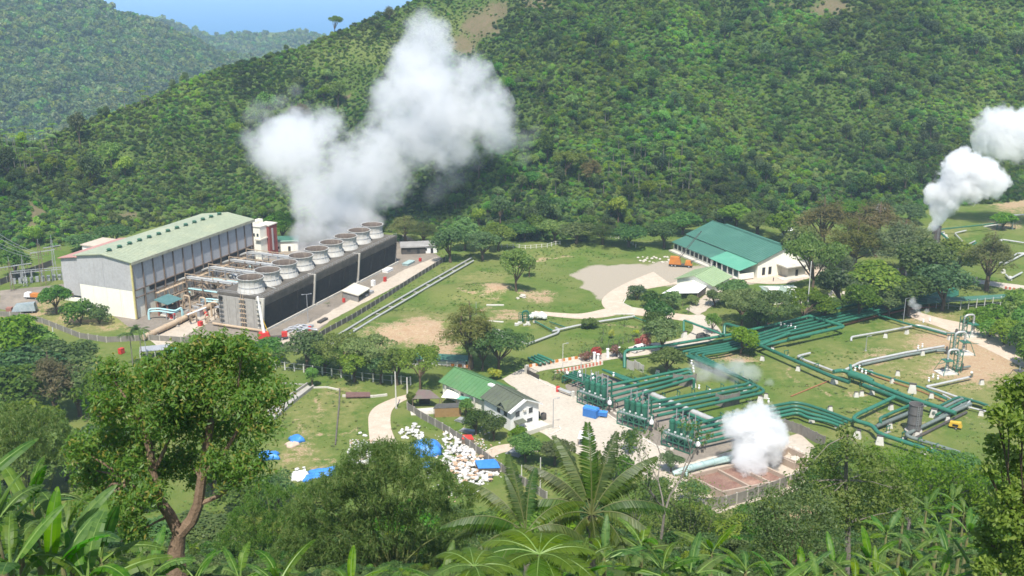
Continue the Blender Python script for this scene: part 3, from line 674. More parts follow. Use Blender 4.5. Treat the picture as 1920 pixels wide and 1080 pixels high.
BRICKR = mat('dark_red_wall', (.26,.060,.048), (.21,.05,.04), .3, .7, stain=(.14,.05,.04), stain_amt=.4)
PGREEN = mat('pipe_green', (.030,.150,.092), (.023,.118,.072), .7, .38, 0, 4, stain=(.06,.14,.10), stain_amt=.5, objvar=.2, spec=.5)
PGREY = mat('pipe_grey', (.16,.19,.17), (.11,.14,.125), .7, .5, stain=(.25,.23,.2), stain_amt=.4, objvar=.2)
PSILV = mat('pipe_silver', (.52,.52,.49), (.42,.42,.40), .8, .4, stain=(.35,.31,.26), stain_amt=.35, metal=.25, objvar=.12)
PTEALW = mat('pipe_pale_teal', (.34,.45,.43), (.27,.38,.37), .6, .5, stain=(.5,.5,.46), stain_amt=.5)
PBLUE = mat('pipe_light_blue', (.42,.66,.68), (.36,.58,.60), .8, .45)
PTAN = mat('pipe_tan', (.46,.355,.24), (.38,.285,.19), .5, .75, stain=(.30,.17,.10), stain_amt=.5)
RUST = mat('rust', (.33,.14,.065), (.24,.10,.05), 1.2, .85)
STEEL = mat('dark_steel', (.085,.078,.068), (.055,.05,.044), 1, .6, stain=(.18,.10,.06), stain_amt=.4)
BROWNST = mat('brown_steel', (.20,.15,.11), (.15,.11,.08), 1, .8, stain=(.22,.15,.10), stain_amt=.4)
DARK = mat('dark_opening', (.02,.021,.022), (.03,.03,.03), 1, .5)
GLASS = mat('window_glass', (.03,.04,.045), (.05,.06,.065), .5, .15, spec=.6)
REDP = mat('red_paint', (.55,.045,.035), (.45,.04,.03), 1, .5, objvar=.15)
ORANGE = mat('orange_paint', (.55,.20,.035), (.43,.15,.03), .8, .55, stain=(.25,.12,.05), stain_amt=.5)
YELLOW = mat('yellow_paint', (.62,.40,.04), (.5,.32,.04), .8, .5)
BLUEP = mat('blue_paint', (.05,.20,.55), (.04,.16,.45), 1, .5, objvar=.15)
TARP = mat('blue_tarp', (.045,.21,.60), (.07,.28,.68), .8, .45, .3, 2.5, objvar=.15)
SACK = mat('white_sack', (.66,.65,.61), (.56,.54,.49), 1.2, .75, .15, 5, stain=(.5,.42,.32), stain_amt=.4, objvar=.12)
WOOD = mat('weathered_wood', (.30,.19,.08), (.24,.15,.06), 1.5, .8, .1, 6)
WALLC = mat('wall_grey', (.235,.215,.185), (.18,.165,.14), .6, .9, .2, 4, stain=(.10,.09,.075), stain_amt=.5, streak=True, spec=.1)
POSTC = mat('post_grey', (.44,.41,.35), (.36,.33,.28), 1, .85, stain=(.2,.18,.15), stain_amt=.4)
POSTW = mat('post_white', (.62,.60,.54), (.52,.50,.44), 1, .8, stain=(.4,.36,.3), stain_amt=.4)
TYRE = mat('tyre', (.02,.02,.02), (.03,.03,.03), 2, .9)
MUD = mat('red_sediment', (.20,.105,.08), (.27,.175,.125), .35, .9, .4, 2.5, stain=(.50,.33,.24), stain_amt=.6, fine=.35)
BASINW = mat('basin_wall', (.40,.32,.25), (.33,.265,.205), .4, .9, .1, 4, stain=(.36,.22,.16), stain_amt=.5, streak=True)
ROCK = mat('pale_rock', (.55,.50,.42), (.42,.38,.32), 1.2, .95, .5, 4)
GALV = mat('galvanised', (.42,.43,.44), (.34,.35,.36), .7, .45, metal=.3)

# ------------------------------------------------------------------ ground sheets: yards and roads
SHEETS = []
def sheet(name, P, m, z=.05, pix=True, jit=.25, step=1.6, seed=1):
    SHEETS.append((P, 1.0))
    W = [g(*q, 0) if pix else Vector((q[0], q[1], 0)) for q in P]; out = []; rg = random.Random(seed)
    for i, a in enumerate(W):
        b = W[(i+1) % len(W)]; k = max(1, int((b-a).length/step)); nn = Vector((-(b-a).y, (b-a).x, 0)).normalized()
        for q in range(k): out.append(a.lerp(b, q/k)+nn*rg.uniform(-jit, jit)*(q > 0))
    bm = bmesh.new(); vs = [bm.verts.new((p.x, p.y, Hs(p.x, p.y)+z)) for p in out]
    f = bm.faces.new(vs); bmesh.ops.triangulate(bm, faces=[f]); bmesh.ops.recalc_face_normals(bm, faces=bm.faces)
    for f in bm.faces:
        if f.normal.z < 0: f.normal_flip()
    me = bpy.data.meshes.new(name); bm.to_mesh(me); bm.free(); me.materials.append(m)
    return struct(linkobj(name, me))
def smooth_line(P, k=6):
    out = []; n = len(P)
    for i in range(n-1):
        a, b, c, d = P[max(i-1, 0)], P[i], P[i+1], P[min(i+2, n-1)]
        for q in range(k):
            t_ = q/k; out.append(tuple(.5*((2*b[j])+(-a[j]+c[j])*t_+(2*a[j]-5*b[j]+4*c[j]-d[j])*t_**2+(-a[j]+3*b[j]-3*c[j]+d[j])*t_**3) for j in range(len(b))))
    return out+[tuple(P[-1])]
def road(name, L, Rr, m, z=.06, seed=2): return sheet(name, smooth_line(L)+smooth_line(Rr)[::-1], m, z, seed=seed, jit=.15)
sheet('plant_yard', [(0,545),(98,535),(260,512),(560,455),(760,440),(832,486),(700,553),(620,600),(560,655),(480,647),(330,640),(240,612),(190,575),(110,552),(30,585),(0,580)], YARD, .03)
sheet('concrete_path', [(500,640),(545,622),(600,596),(660,560),(760,505),(818,482),(832,487),(720,549),(640,590),(590,620),(545,652)], PAVE, .07)
sheet('concrete_path', [(300,655),(420,590),(406,576),(280,637)], PAVE, .055)
sheet('station_road', [(944,712),(992,700),(1060,733),(1140,775),(1240,840),(1290,872),(1240,880),(1120,870),(1055,838),(1005,805),(1020,790),(1005,760),(975,735)], ROADM, .05)
road('valley_road', [(940,712),(985,690),(1060,674),(1140,661),(1200,646),(1255,640),(1290,628),(1300,612),(1285,600),(1262,592)], [(990,712),(1010,697),(1070,687),(1160,672),(1215,665),(1275,654),(1330,640),(1352,628),(1345,612),(1318,590)], ROADM)
road('pad_road', [(1225,510),(1180,528),(1143,548),(1128,566),(1142,583),(1180,590),(1240,596),(1290,603)], [(1260,534),(1200,545),(1174,558),(1168,568),(1184,576),(1222,582),(1262,587),(1300,592)], GRAVELM, .07)
road('field_path', [(1002,583),(1050,587),(1090,588),(1130,580),(1150,575)], [(1002,589),(1050,595),(1095,598),(1140,594),(1165,588)], GRAVELM, .06)
road('warehouse_road', [(1345,503),(1400,506),(1475,505),(1545,494),(1640,500),(1700,505)], [(1250,534),(1380,530),(1470,532),(1560,512),(1640,512),(1700,518)], GRAVELM, .09)
sheet('house_drive', [(1310,592),(1285,580),(1330,548),(1352,540),(1362,555),(1340,570)], PAVE, .10)
road('gravel_road', [(770,738),(735,748),(705,762),(692,778),(691,800),(694,835)], [(766,748),(748,757),(735,770),(732,790),(736,812),(746,832)], GRAVELM)
road('gravel_road', [(1005,833),(960,832),(925,838),(905,850)], [(1010,848),(970,845),(940,850),(915,862)], GRAVELM, .065)
sheet('basin_apron', [(1190,880),(1290,868),(1400,838),(1500,812),(1530,840),(1500,920),(1400,945),(1330,968),(1240,925)], PAVE, .045)
sheet('pipe_bed', [(1060,722),(1130,700),(1345,790),(1400,830),(1300,872),(1240,850),(1150,800),(1075,760)], YARD, .04)
road('well_road', [(1700,578),(1760,596),(1830,612),(1960,655)], [(1690,590),(1740,606),(1800,630),(1940,700)], GRAVELM, .035)
road('bridge_road', [(1770,519),(1830,524),(1960,541)], [(1770,526),(1830,531),(1960,556)], ROADM, .07)

# ------------------------------------------------------------------ the power house
AX = 67.5; UX = Vector((math.cos(R(AX)), math.sin(R(AX)), 0)); UN = Vector((-UX.y, UX.x, 0))
def lpt(org, a, b, z=0): return org+UX*a+UN*b+Vector((0, 0, z))
def wallpart(name, m, root, boxes):
    mb = MB()
    for c, s in boxes: mb.box(c, s)
    return mb.build(name, m, root, world=False)
C0 = g(256, 599); HL, HW = 67.6, 23.5; HE = height_for(C0, 252, 491); HP = height_for(C0, 255, 546); HR = HE+1.5
hall = thing('turbine_hall', 'long grey turbine hall with pale green roof and white lower end wall', 'power house', C0, R(AX))
B = lambda: MB()
# inner body, so the walls close
mb = B(); mb.add([(.3,.3,0),(HL-.3,.3,0),(HL-.3,HW-.3,0),(.3,HW-.3,0),(.3,.3,HE-.2),(HL-.3,.3,HE-.2),(HL-.3,HW-.3,HE-.2),(.3,HW-.3,HE-.2)], [(3,2,1,0),(4,5,6,7),(0,1,5,4),(1,2,6,5),(2,3,7,6),(3,0,4,7)])
mb.build('wall', CREAM, hall, world=False)
for k in range(4):                                                    # lower white wall of the end, in four panels
    y0 = HW*k/4; wallpart('wall_panel', CREAM, hall, [((.12, y0+HW/8, HP/2), (.36, HW/4-.10, HP-.1))])
for k in range(2):                                                    # upper grey cladding of the end, with the gable
    y0, y1 = (.05, HW*.52) if k == 0 else (HW*.52+.08, HW-.05); t0, t1 = (HE, HR) if k == 0 else (HR, HE)
    MB().add([(-.1,y0,HP),(.3,y0,HP),(.3,y1,HP),(-.1,y1,HP),(-.1,y0,t0),(.3,y0,t0),(.3,y1,t1),(-.1,y1,t1)], [(3,2,1,0),(4,5,6,7),(0,1,5,4),(1,2,6,5),(2,3,7,6),(3,0,4,7)]).build('cladding_panel', CLAD, hall, world=False)
nb = 13; bw = HL/nb
clm = MB().box((0,0,0), (bw-.45, .3, HE-HP-.5)).mesh('cladding_panel'); clm.materials.append(CLAD)
com = MB().box((0,0,0), (.34, .75, HE-.2)).mesh('column'); com.materials.append(BROWNST)
for k in range(nb):
    o = linkobj('cladding_panel', clm, hall); o.location = (bw*(k+.5), 0, (HE+HP)/2-.1)
for k in range(nb+1):
    o = linkobj('column', com, hall); o.location = (min(max(bw*k, .2), HL-.2), -.15, (HE-.2)/2)
wallpart('girder', BROWNST, hall, [((HL/2,-.25,HE-.55),(HL,.5,.5)),((HL/2,-.2,HP+.05),(HL,.5,.35)),((HL/2,-.2,HP-2.6),(HL,.4,.25))])
wallpart('corner_trim', mat('yellowed_trim', (.62,.55,.22), (.5,.43,.17), 1, .7), hall, [((-.1,-.18,HE/2),(.5,.55,HE-.5))])
wallpart('window_band', DARK, hall, [((HL*.55,.12,HP-1.1),(HL*.86,.30,1.5))])
for s_, nm in ((0, 'roof'), (1, 'roof')):
    y0, y1 = (-1.0, HW*.5) if s_ == 0 else (HW*.5, HW+.9); z0, z1 = (HE+.05, HR+.25) if s_ == 0 else (HR+.25, HE+.05)
    MB().slab([(-.8,y0,z0),(HL+.8,y0,z0),(HL+.8,y1,z1),(-.8,y1,z1)], .3).build(nm, GROOF, hall, world=False)
wallpart('eave_fascia', mat('eave_fascia', (.38,.37,.27), (.28,.27,.20), .6, .8, stain=(.15,.13,.09), stain_amt=.6), hall, [((HL/2,-1.12,HE-.45),(HL+1.6,.2,1.0))])
rbm = MB()
for k in range(56): rbm.beam((HL*(k+.5)/56, -1.0, HE+.12), (HL*(k+.5)/56, HW*.5, HR+.32), .10, .07)
o = rbm.build('roof_rib', GROOF, hall, world=False); o['kind'] = 'stuff'
vm = MB().lathe((0,0,0), [(.38,0),(.38,.55),(.8,.6),(.85,.85),(.5,1.05),(.1,1.1)], 10).mesh('roof_ventilator'); vm.materials.append(mat('vent_green', (.045,.13,.08), (.035,.10,.06), 2, .6)); shade(vm)
vb = MB().box((0,0,.25), (2.6,.3,.2)).box((0,0,.25), (.3,1.6,.2)).mesh('vent_base'); vb.materials.append(MATS['vent_green'])
for k in range(13):
    o = linkobj('roof_ventilator', vm, hall); o.location = (3.2+k*5.0, HW*.5, HR+.2); q = linkobj('vent_base', vb, o)
annO = lpt(C0, 7.5, HW+.05)
annW = 15.5; annH = HE-4.6
ann = thing('annex_building', 'grey annex with faded red roof joined to left of turbine hall', 'building', annO, R(AX))
wallpart('wall', CLAD, ann, [((15,annW/2,annH/2+1.2),(29.6,annW,annH-2.4))])
wallpart('base_wall', CREAM, ann, [((15,annW/2,.68),(29.9,annW+.2,1.3))])
MB().add([(0,0,annH),(0,annW,annH),(0,annW/2,annH+1.2),(30,0,annH),(30,annW,annH),(30,annW/2,annH+1.2)], [(0,1,2),(5,4,3),(0,3,4,1)]).build('gable', CLAD, ann, world=False)
for s_ in (0, 1): MB().slab([(-.6,-.0 if s_ == 0 else annW/2,annH+.1 if s_ == 0 else annH+1.35),(30.6,-.0 if s_ == 0 else annW/2,annH+.1 if s_ == 0 else annH+1.35),(30.6,annW/2 if s_ == 0 else annW+.7,annH+1.35 if s_ == 0 else annH+.1),(-.6,annW/2 if s_ == 0 else annW+.7,annH+1.35 if s_ == 0 else annH+.1)], .2).build('roof', PINKROOF, ann, world=False)
wallpart('wall_vent', BROWNST, ann, [((-.05,12.2,2.6),(.3,1.5,1.2))]); wallpart('wall_vent', BROWNST, ann, [((-.05,1.4,2.2),(.3,1.8,1.0))])
wallpart('joint_strip', mat('joint_strip', (.40,.36,.20), (.33,.30,.18), 1, .8), ann, [((-.04,annW*.42,annH/2+1),(.2,.25,annH-2.2))])
p = at(190, 466, lpt(C0, 40, HW+10).y); 
wk = thing('workshop', 'small beige roofed block peeking over the roof left of the hall', 'building', ground(p.x, p.y), R(AX))
hh = height_for(Vector((p.x, p.y, 0)), 190, 454)-wk.location.z
wallpart('wall', CREAM, wk, [((0,0,hh/2-.2),(11,8,hh-.3))]); wallpart('roof', mat('beige_roof', (.50,.42,.33), (.42,.35,.27), .5, .8), wk, [((0,0,hh-.1),(12,9,.35))])
# far end: stair tower and cream block
p = g(505, 478); ht = height_for(p, 505, 420)
st = thing('stair_tower', 'dark red stair tower at the far end of turbine hall', 'tower', p, R(AX))
wallpart('wall', BRICKR, st, [((0,0,ht/2),(5.6,5.2,ht))]); wallpart('roof', CONCP, st, [((0,0,ht+.15),(6.2,5.8,.4))]); wallpart('vent_shaft', GALV, st, [((-.8,-2.9,ht*.55),(.6,.5,ht*.7))])
p = g(487, 484); ht2 = height_for(p, 487, 424)
cb = thing('control_block', 'cream stepped block beside the dark red stair tower', 'building', p+UX*2, R(AX))
wallpart('wall', CREAM, cb, [((0,0,ht2/2),(7,4.4,ht2))]); wallpart('upper_storey', CREAM, cb, [((1,2.6,ht2/2+.8),(6,2.2,ht2+1.6))]); wallpart('canopy', CONCP, cb, [((-1,-1.4,ht2*.62),(7,2.6,.5))])
wallpart('roof', CONCP, cb, [((0,0,ht2+.12),(7.6,4.9,.24))])
for k in range(2): wallpart('window', GLASS, cb, [((-3.55,-.9+1.8*k,ht2*.75),(.12,.9,1.3))])

# ------------------------------------------------------------------ cooling towers: three blocks of three cells
T0 = g(496, 622); TH = height_for(T0, 494, 559); TW = 17.5; TL = 92.0
cell = TL/9
slat = MB().beam((0,0,0), (1,0,0), .55, .07).mesh('louvre_slat')
stk = MB(); prof = [(4.8,0),(4.5,1.1),(4.2,2.3),(4.1,3.2),(4.3,4.4),(4.7,5.2)]
stk.lathe((0,0,0), prof, 28, False)
skm = stk.mesh('fan_stack'); skm.materials.append(FRP); shade(skm, 60)
ski = MB().lathe((0,0,0), [(4.7,.1),(4.4,1.1),(4.1,2.3),(4.0,3.2),(4.2,4.4),(4.58,5.2)], 28, False).mesh('stack_lining'); ski.materials.append(RUSTIN); shade(ski, 60)
rim = MB().lathe((0,0,0), [(4.56,5.16),(4.78,5.16),(4.78,5.30),(4.56,5.30),(4.56,5.16)], 28, False).mesh('stack_rim'); rim.materials.append(FRP)
rib = MB(); 
for i in range(len(prof)-1): rib.beam((prof[i][0]+.06, 0, prof[i][1]), (prof[i+1][0]+.06, 0, prof[i+1][1]+.02), .20, .18)
rib = rib.mesh('stack_rib'); rib.materials.append(FRP)
fan = MB().lathe((0,0,2.7), [(.7,0),(.7,.7),(.3,.9)], 10)
for k in range(6):
    a_ = k*math.pi/3; fan.beam((.5*math.cos(a_), .5*math.sin(a_), 3.0), (3.9*math.cos(a_), 3.9*math.sin(a_), 3.1), .8, .12)
fan = fan.mesh('fan'); fan.materials.append(GALV)
hoop = MB().lathe((0,0,0), [(4.34,2.0),(4.46,2.0),(4.44,2.18),(4.32,2.18)], 28, False).mesh('stack_band'); hoop.materials.append(GALV)
TLAB = ['nearest of three cooling tower blocks, with the scaffolded pale end wall', 'middle cooling tower block with the steam rising off its stacks', 'farthest cooling tower block, ending beside the small white huts']
for bnum in range(3):
    a0 = bnum*3*cell; bl = 3*cell-.7
    ct = thing('cooling_tower', TLAB[bnum], 'cooling tower', lpt(T0, a0, 0), R(AX), 'cooling tower blocks in a row')
    LB = TH-3.0
    wallpart('deck', CONCD, ct, [((bl/2, TW/2, TH-.35), (bl, TW+1.0, .7))])
    wallpart('wall', CONC, ct, [((bl/2, TW-.2, TH/2-.4), (bl-.2, .4, TH-.8)), ((bl-.15, TW/2, TH/2-.4), (.3, TW-.9, TH-.8))])
    wallpart('fill', DARK, ct, [((bl/2, TW/2+1.2, TH/2-.5), (bl-1.4, TW-5, TH-1.2))])
    MB().hull8([(0.1,-.2,LB),(bl-.1,-.2,LB),(bl-.1,.3,LB),(.1,.3,LB)], [(.1,-.9+.4,TH-.72),(bl-.1,-.5,TH-.72),(bl-.1,.1,TH-.72),(.1,.1,TH-.72)]).build('casing', CONCD, ct, world=False)
    lv = MB()
    for k in range(17):
        z_ = .9+k*(LB-1.0)/17; y_ = .95-.95*(z_/LB)
        for c_ in range(3): lv.beam((.35+c_*cell+.1, y_, z_), (.35+c_*cell+cell-.5, y_, z_), .55, .08)
    o = lv.build('louvre_slat', STEEL, ct, world=False); o['kind'] = 'stuff'
    pm = MB().hull8([(-.08,.95,0),(.08,.95,0),(.08,2.2,0),(-.08,2.2,0)], [(-.08,-.2,LB),(.08,-.2,LB),(.08,2.2,LB),(-.08,2.2,LB)]).mesh('louvre_post'); pm.materials.append(STEEL)
    for c_ in range(4):
        o = linkobj('louvre_post', pm, ct); o.location = (min(max(.2+c_*cell-(.3 if c_ == 3 else 0), .2), bl-.2), 0, 0)
    MB().hull8([(-.5,.3,0),(.15,.3,0),(.15,2.2,0),(-.5,2.2,0)], [(-.5,-1.0,TH),(.15,-1.0,TH),(.15,2.2,TH),(-.5,2.2,TH)]).build('end_fin', CONCP, ct, world=False)
    wallpart('basin_curb', CONCP, ct, [((bl/2, -.6, .45), (bl, .45, .9))])
    rl = MB()
    for yy in (-.3, TW+.2):
        rl.beam((0,yy,TH+1.05), (bl,yy,TH+1.05), .07)
        rl.beam((0,yy,TH+.55), (bl,yy,TH+.55), .05)
        for k in range(11): rl.beam((bl*k/10,yy,TH), (bl*k/10,yy,TH+1.05), .07)
    if bnum == 0:
        rl.beam((0,0,TH+1.05), (0,TW,TH+1.05), .09); rl.beam((0,0,TH+.5), (0,TW,TH+.5), .06)
    rl.build('guard_rail', GALV, ct, world=False)
    for c_ in range(3):
        so_ = linkobj('fan_stack', skm, ct); so_.location = ((c_+.5)*cell-.2+(.6 if bnum == 0 and c_ == 0 else 0), TW*.47, TH+.01)
        so_.scale = (.94,.94,.92); linkobj('stack_lining', ski, so_); linkobj('stack_rim', rim, so_); linkobj('fan', fan, so_); linkobj('stack_band', hoop, so_)
        for k in range(16):
            q = linkobj('stack_rib', rib, so_); q.rotation_euler = (0, 0, 2*math.pi*k/16+.1)
    if bnum == 0:                                                     # the near end wall: concrete panels, scaffold ladders
        for k in range(5):
            wallpart('end_panel', CONC, ct, [((-.2, TW*(k+.5)/5, TH/2-.4), (.3, TW/5-.1, TH-.9))])
        sc_ = MB()
        for y_ in (TW*.45, TW*.40):
            sc_.beam((-.9,y_,0), (-.9,y_,TH+.6), .14)
        for k in range(7): sc_.beam((-1.0,TW*.36,1+k*1.6), (-1.0,TW*.50,1+k*1.6), .5, .10)
        sc_.build('scaffold', PTAN, ct, world=False)
        s2 = MB()
        for yy in (TW*.06, TW*.93):
            s2.beam((-.9,yy,0), (-.9,yy,TH+.4), .1)
            for k in range(7): s2.beam((-.8,yy-.9,1+k*1.6), (-.8,yy+.9,1+k*1.6), .4, .08)
        s2.build('scaffold', STEEL, ct, world=False)
        wallpart('door', DARK, ct, [((-.42, TW*.94, TH-1.9), (.1, 1.4, 1.8))])
        MB().tube([(-1.6,-.5,.9),(-1.6,TW+2,.9)], .42, 8).build('drain_pipe', PTAN, ct, True, world=False)
        sc3 = MB().tube([(10,TW*.1,TH+.3),(14,TW*.9,TH+.3)], .2, 6); sc3.build('deck_pipe', PSILV, ct, True, world=False)

# ------------------------------------------------------------------ between hall and towers: pipe racks, transformers, condensers
def fillet(pts, rr):
    P = [Vector(p) for p in pts]; out = [P[0]]
    for i in range(1, len(P)-1):
        a, b, c = P[i-1], P[i], P[i+1]; d0 = (a-b); d1 = (c-b); q = min(rr, d0.length*.45, d1.length*.45); d0.normalize(); d1.normalize()
        if d0.dot(d1) < -.985: out.append(b); continue
        s0, s1 = b+d0*q, b+d1*q
        for k in range(5): u_ = k/4; out.append(s0*(1-u_)**2+b*2*u_*(1-u_)+s1*u_*u_)
    return out+[P[-1]]
def pipe(pts, r, m, label, name='steam_pipe', cat='pipe', group=None, rr=None, bands=9.0, n=10):
    F = fillet(pts, rr or max(1.2, r*3)); mb = MB().tube(F, r, n)
    if bands:
        acc = 0; nx = bands*.6
        for a, b in zip(F, F[1:]):
            L = (b-a).length
            while acc+L > nx:
                c = a.lerp(b, (nx-acc)/L); d = (b-a).normalized(); mb.tube([c-d*.12, c+d*.12], r*1.16, n); nx += bands
            acc += L
    o = mb.build(name, m, None, True); return tag(o, label, cat, group)
def mid(a, b, z=0): return lpt(C0, a, b, z)
RACK = [(22,'nearest of the silver pipe racks crossing between hall and cooling tower'),(35,'second silver pipe rack between hall and cooling tower'),(47,'third silver pipe rack between hall and cooling tower'),(58,'farthest silver pipe rack between hall and cooling tower')]
for i, (a_, lb) in enumerate(RACK):
    rk = thing('pipe_rack', lb, 'pipe rack', mid(a_, -2), R(AX), 'pipe racks beside the turbine hall'); hgt = 8.5+.3*(i % 2)
    fr = MB()
    for b_ in (-2,-9,-16,-22,-27):
        for x_ in (0, 4):
            fr.beam((x_,b_,0), (x_,b_,hgt+1.2), .32)
        for z_ in (hgt*.55, hgt): fr.beam((0,b_,z_), (4,b_,z_), .3)
    for x_ in (0, 4):
        for z_ in (hgt*.55, hgt): fr.beam((x_,-2,z_), (x_,-27,z_), .25)
    for b_ in (-2,-16): fr.beam((0,b_,0), (0,b_-7,hgt*.55), .16)
    fr.build('frame', GALV if i % 2 else BROWNST, rk, world=False)
    for j, (x_, z_, r_, m_) in enumerate([(.8,hgt+.55,.42,PSILV),(2.2,hgt+.5,.35,PSILV),(3.3,hgt+.45,.25,PSILV),(1.0,hgt*.55+.4,.28,PBLUE),(2.6,hgt*.55+.35,.22,PSILV)]):
        MB().tube(fillet([(x_,2.2 if j < 2 else -2.5,z_-1.5),(x_,-1,z_),(x_,-26+j,z_),(x_-2.0,-27.2+j,z_-.8-j*.3)], 1.2), r_, 8).build('pipe', m_, rk, True, world=False)
    MB().beam((-.2,-2,hgt+2.4), (-.2,-27,hgt+2.4), .22).beam((-.2,-2,hgt+1.2), (-.2,-2,hgt+2.4), .2).beam((-.2,-14,hgt+1.2), (-.2,-14,hgt+2.4), .2).beam((-.2,-27,hgt+1.2), (-.2,-27,hgt+2.4), .2).build('cable_tray', PTAN, rk, world=False)
ga = thing('gallery', 'tan walkway gallery along the foot of the long hall wall', 'walkway', mid(0, 0), R(AX))
wallpart('floor', PTAN, ga, [((HL*.55,-2.4,4.2),(HL*.85,1.8,.25)),((HL*.55,-2.4,7.3),(HL*.85,1.4,.2))])
rl = MB()
for k in range(24): rl.beam((9+k*2.4,-3.2,0), (9+k*2.4,-3.2,8.3), .13)
rl.beam((9,-3.2,5.2), (66,-3.2,5.2), .1); rl.beam((9,-3.2,8.3), (66,-3.2,8.3), .1); rl.build('railing', PTAN, ga, world=False)
tr = thing('transformer', 'transformer under a small teal roof at the hall corner', 'transformer', mid(9, -6.5), R(AX))
wallpart('tank', STEEL, tr, [((0,0,1.7),(4,3,2.8))]); wallpart('plinth', CONCP, tr, [((0,0,.15),(5.4,4.4,.3))])
wallpart('brick_pier', mat('brick_red', (.30,.13,.09), (.24,.10,.07), 1, .85), tr, [((-2.9,-2,2.4),(.5,.5,4.8)),((-2.9,2,2.4),(.5,.5,4.8)),((2.9,-2,2.4),(.5,.5,4.8)),((2.9,2,2.4),(.5,.5,4.8))])
MB().slab([(-3.8,-3,4.9),(3.8,-3,4.9),(3.8,3,6.0),(-3.8,3,6.0)], .18).build('roof', mat('dull_teal_roof', (.09,.19,.19), (.07,.16,.16), .5, .6), tr, world=False)
for k in range(3): MB().lathe((-1.2+1.2*k,0,3.1), [(.18,0),(.25,.3),(.15,.5),(.22,.8),(.08,1.2)], 8).build('bushing', BROWNST, tr, True, world=False)
for i, (a_, b_, lb) in enumerate([(1.5,-4,'light blue pipe loop standing at the hall corner'),(17,-13,'light blue pipe loop under the first pipe rack')]):
    lp = thing('pipe_loop', lb, 'pipe', mid(a_, b_), R(AX))
    for j in range(2): MB().tube(fillet([(0,-j*.3,0),(0,-j*.3,2.9+j*.9),(2,-3,2.9+j*.9),(2,-9-j,2.9+j*.9),(4,-11,4.1+j*.5),(4+j,-11,0)], .8), .27, 8).build('pipe', PBLUE, lp, True, world=False)
    MB().beam((0,0,0), (0,0,3), .2).beam((2,-6,0), (2,-6,2.6), .2).beam((2,-9,0), (2,-9,2.6), .2).build('stanchion', GALV, lp, world=False)
pumplab = ['red pump set at the foot of the first pipe rack','red pump set beside the light blue pipe loop','red pump set behind the tan pipe','red pump set under the second pipe rack']
for i, (a_, b_) in enumerate([(9,-15),(5,-11),(12,-20),(30,-17)]):
    pu = thing('pump', pumplab[i], 'pump', mid(a_, b_), R(AX+20*i))
    MB().lathe((0,0,.9), [(.7,-.6),(.75,.5),(.3,.8)], 10).build('casing', REDP, pu, True, world=False)
    MB().tube([(.6,0,1),(2.2,0,1)], .5, 8).build('motor', REDP, pu, True, world=False); wallpart('base', CONCP, pu, [((.9,0,.15),(3.4,1.6,.3))])
    MB().tube(fillet([(0,0,1.6),(0,0,2.6),(-1.6,0,2.6)], .6), .2, 8).build('outlet', PSILV, pu, True, world=False)
cl = ['white vertical drum left of the cooling towers','tall pale condenser vessel near the hall wall','pale condenser vessel between two pipe racks','rounded tan vessel under the farthest rack','low tan drum beside the pumps','low tan drum second from the pumps']
for i, (a_, b_, r_, h_, m_) in enumerate([(16,-25.5,1.6,5.6,WHITEP),(28,-7,1.5,6.5,PTAN),(41,-10,1.6,6.5,PSILV),(60,-12,1.6,6,PTAN),(11,-17.5,1.1,2.6,PTAN),(13.4,-17.5,1.1,2.6,PTAN)]):
    ve = thing('vessel', cl[i], 'tank', mid(a_, b_), R(AX))
    MB().lathe((0,0,0), [(r_,.4),(r_,h_-.6),(r_*.7,h_-.15),(.15,h_)], 14).build('shell', m_, ve, True, world=False)
    MB().lathe((0,0,0), [(r_*1.15,0),(r_*1.15,.4)], 14).build('base', CONCP, ve, world=False)
    MB().tube(fillet([(0,0,h_-.1),(0,0,h_+.8),(0,2.5,h_+.8)], .6), .2, 8).build('nozzle', PSILV, ve, True, world=False)
rg = random.Random(4); LL = ['steel platform with pipes by the hall wall','steel platform with pipes before the dark red tower','steel platform with pipes at the middle racks','steel platform near the white drum','steel platform between the last two racks']
for i, (a_, b_) in enumerate([(25,-20),(52,-8),(41,-20),(13,-27),(53,-21)]):
    pf = thing('platform', LL[i], 'platform', mid(a_, b_), R(AX)); fr = MB(); h_ = rg.uniform(4,7)
    for x_ in (-3,0,3):
        for y_ in (-2,2): fr.beam((x_,y_,0), (x_,y_,h_+1.1), .22)
    for z_ in (h_*.5, h_, h_+1.1):
        for y_ in (-2,2): fr.beam((-3,y_,z_), (3,y_,z_), .18)
    fr.beam((-3,-2,0), (0,-2,h_), .13).beam((3,2,0), (0,2,h_), .13); fr.build('frame', BROWNST, pf, world=False)
    wallpart('floor', GALV, pf, [((0,0,h_+.05),(6,4,.1))])
    for k in range(3): MB().tube(fillet([(-3.6+k,-2.6,h_*.4+k*.5),(2+k*.6,-2.6,h_*.4+k*.5),(2+k*.6,3,h_*.4+k*.5)], .6), .2, 7).build('pipe', [PSILV,PBLUE,PTAN][k], pf, True, world=False)
pipe([g(268,633,1.3),g(330,604,1.3),g(405,567,1.3),g(450,545,1.3)], .95, PTAN, 'big tan pipe running along the ground before cooling tower', 'cooling_water_pipe', rr=3, bands=7, n=14)
for i, q in enumerate([(292,630),(330,612),(372,592)]):
    sd = thing('pipe_cradle', 'concrete cradle under the big tan pipe', 'support', g(*q), R(AX), 'cradles of the big tan pipe'); wallpart('block', CONC, sd, [((0,0,.25),(.8,2.6,.5))]); wallpart('strap', STEEL, sd, [((0,1.1,.9),(.2,.15,1.5)),((0,-1.1,.9),(.2,.15,1.5))])
pipe([g(352,590,4.2),g(352,590,0.2)][::-1]+[g(386,577,4.2),g(386,577,.2)], .28, WHITEP, 'white goalpost shaped pipe by the big tan pipe', 'pipe_loop', rr=.6, bands=0)
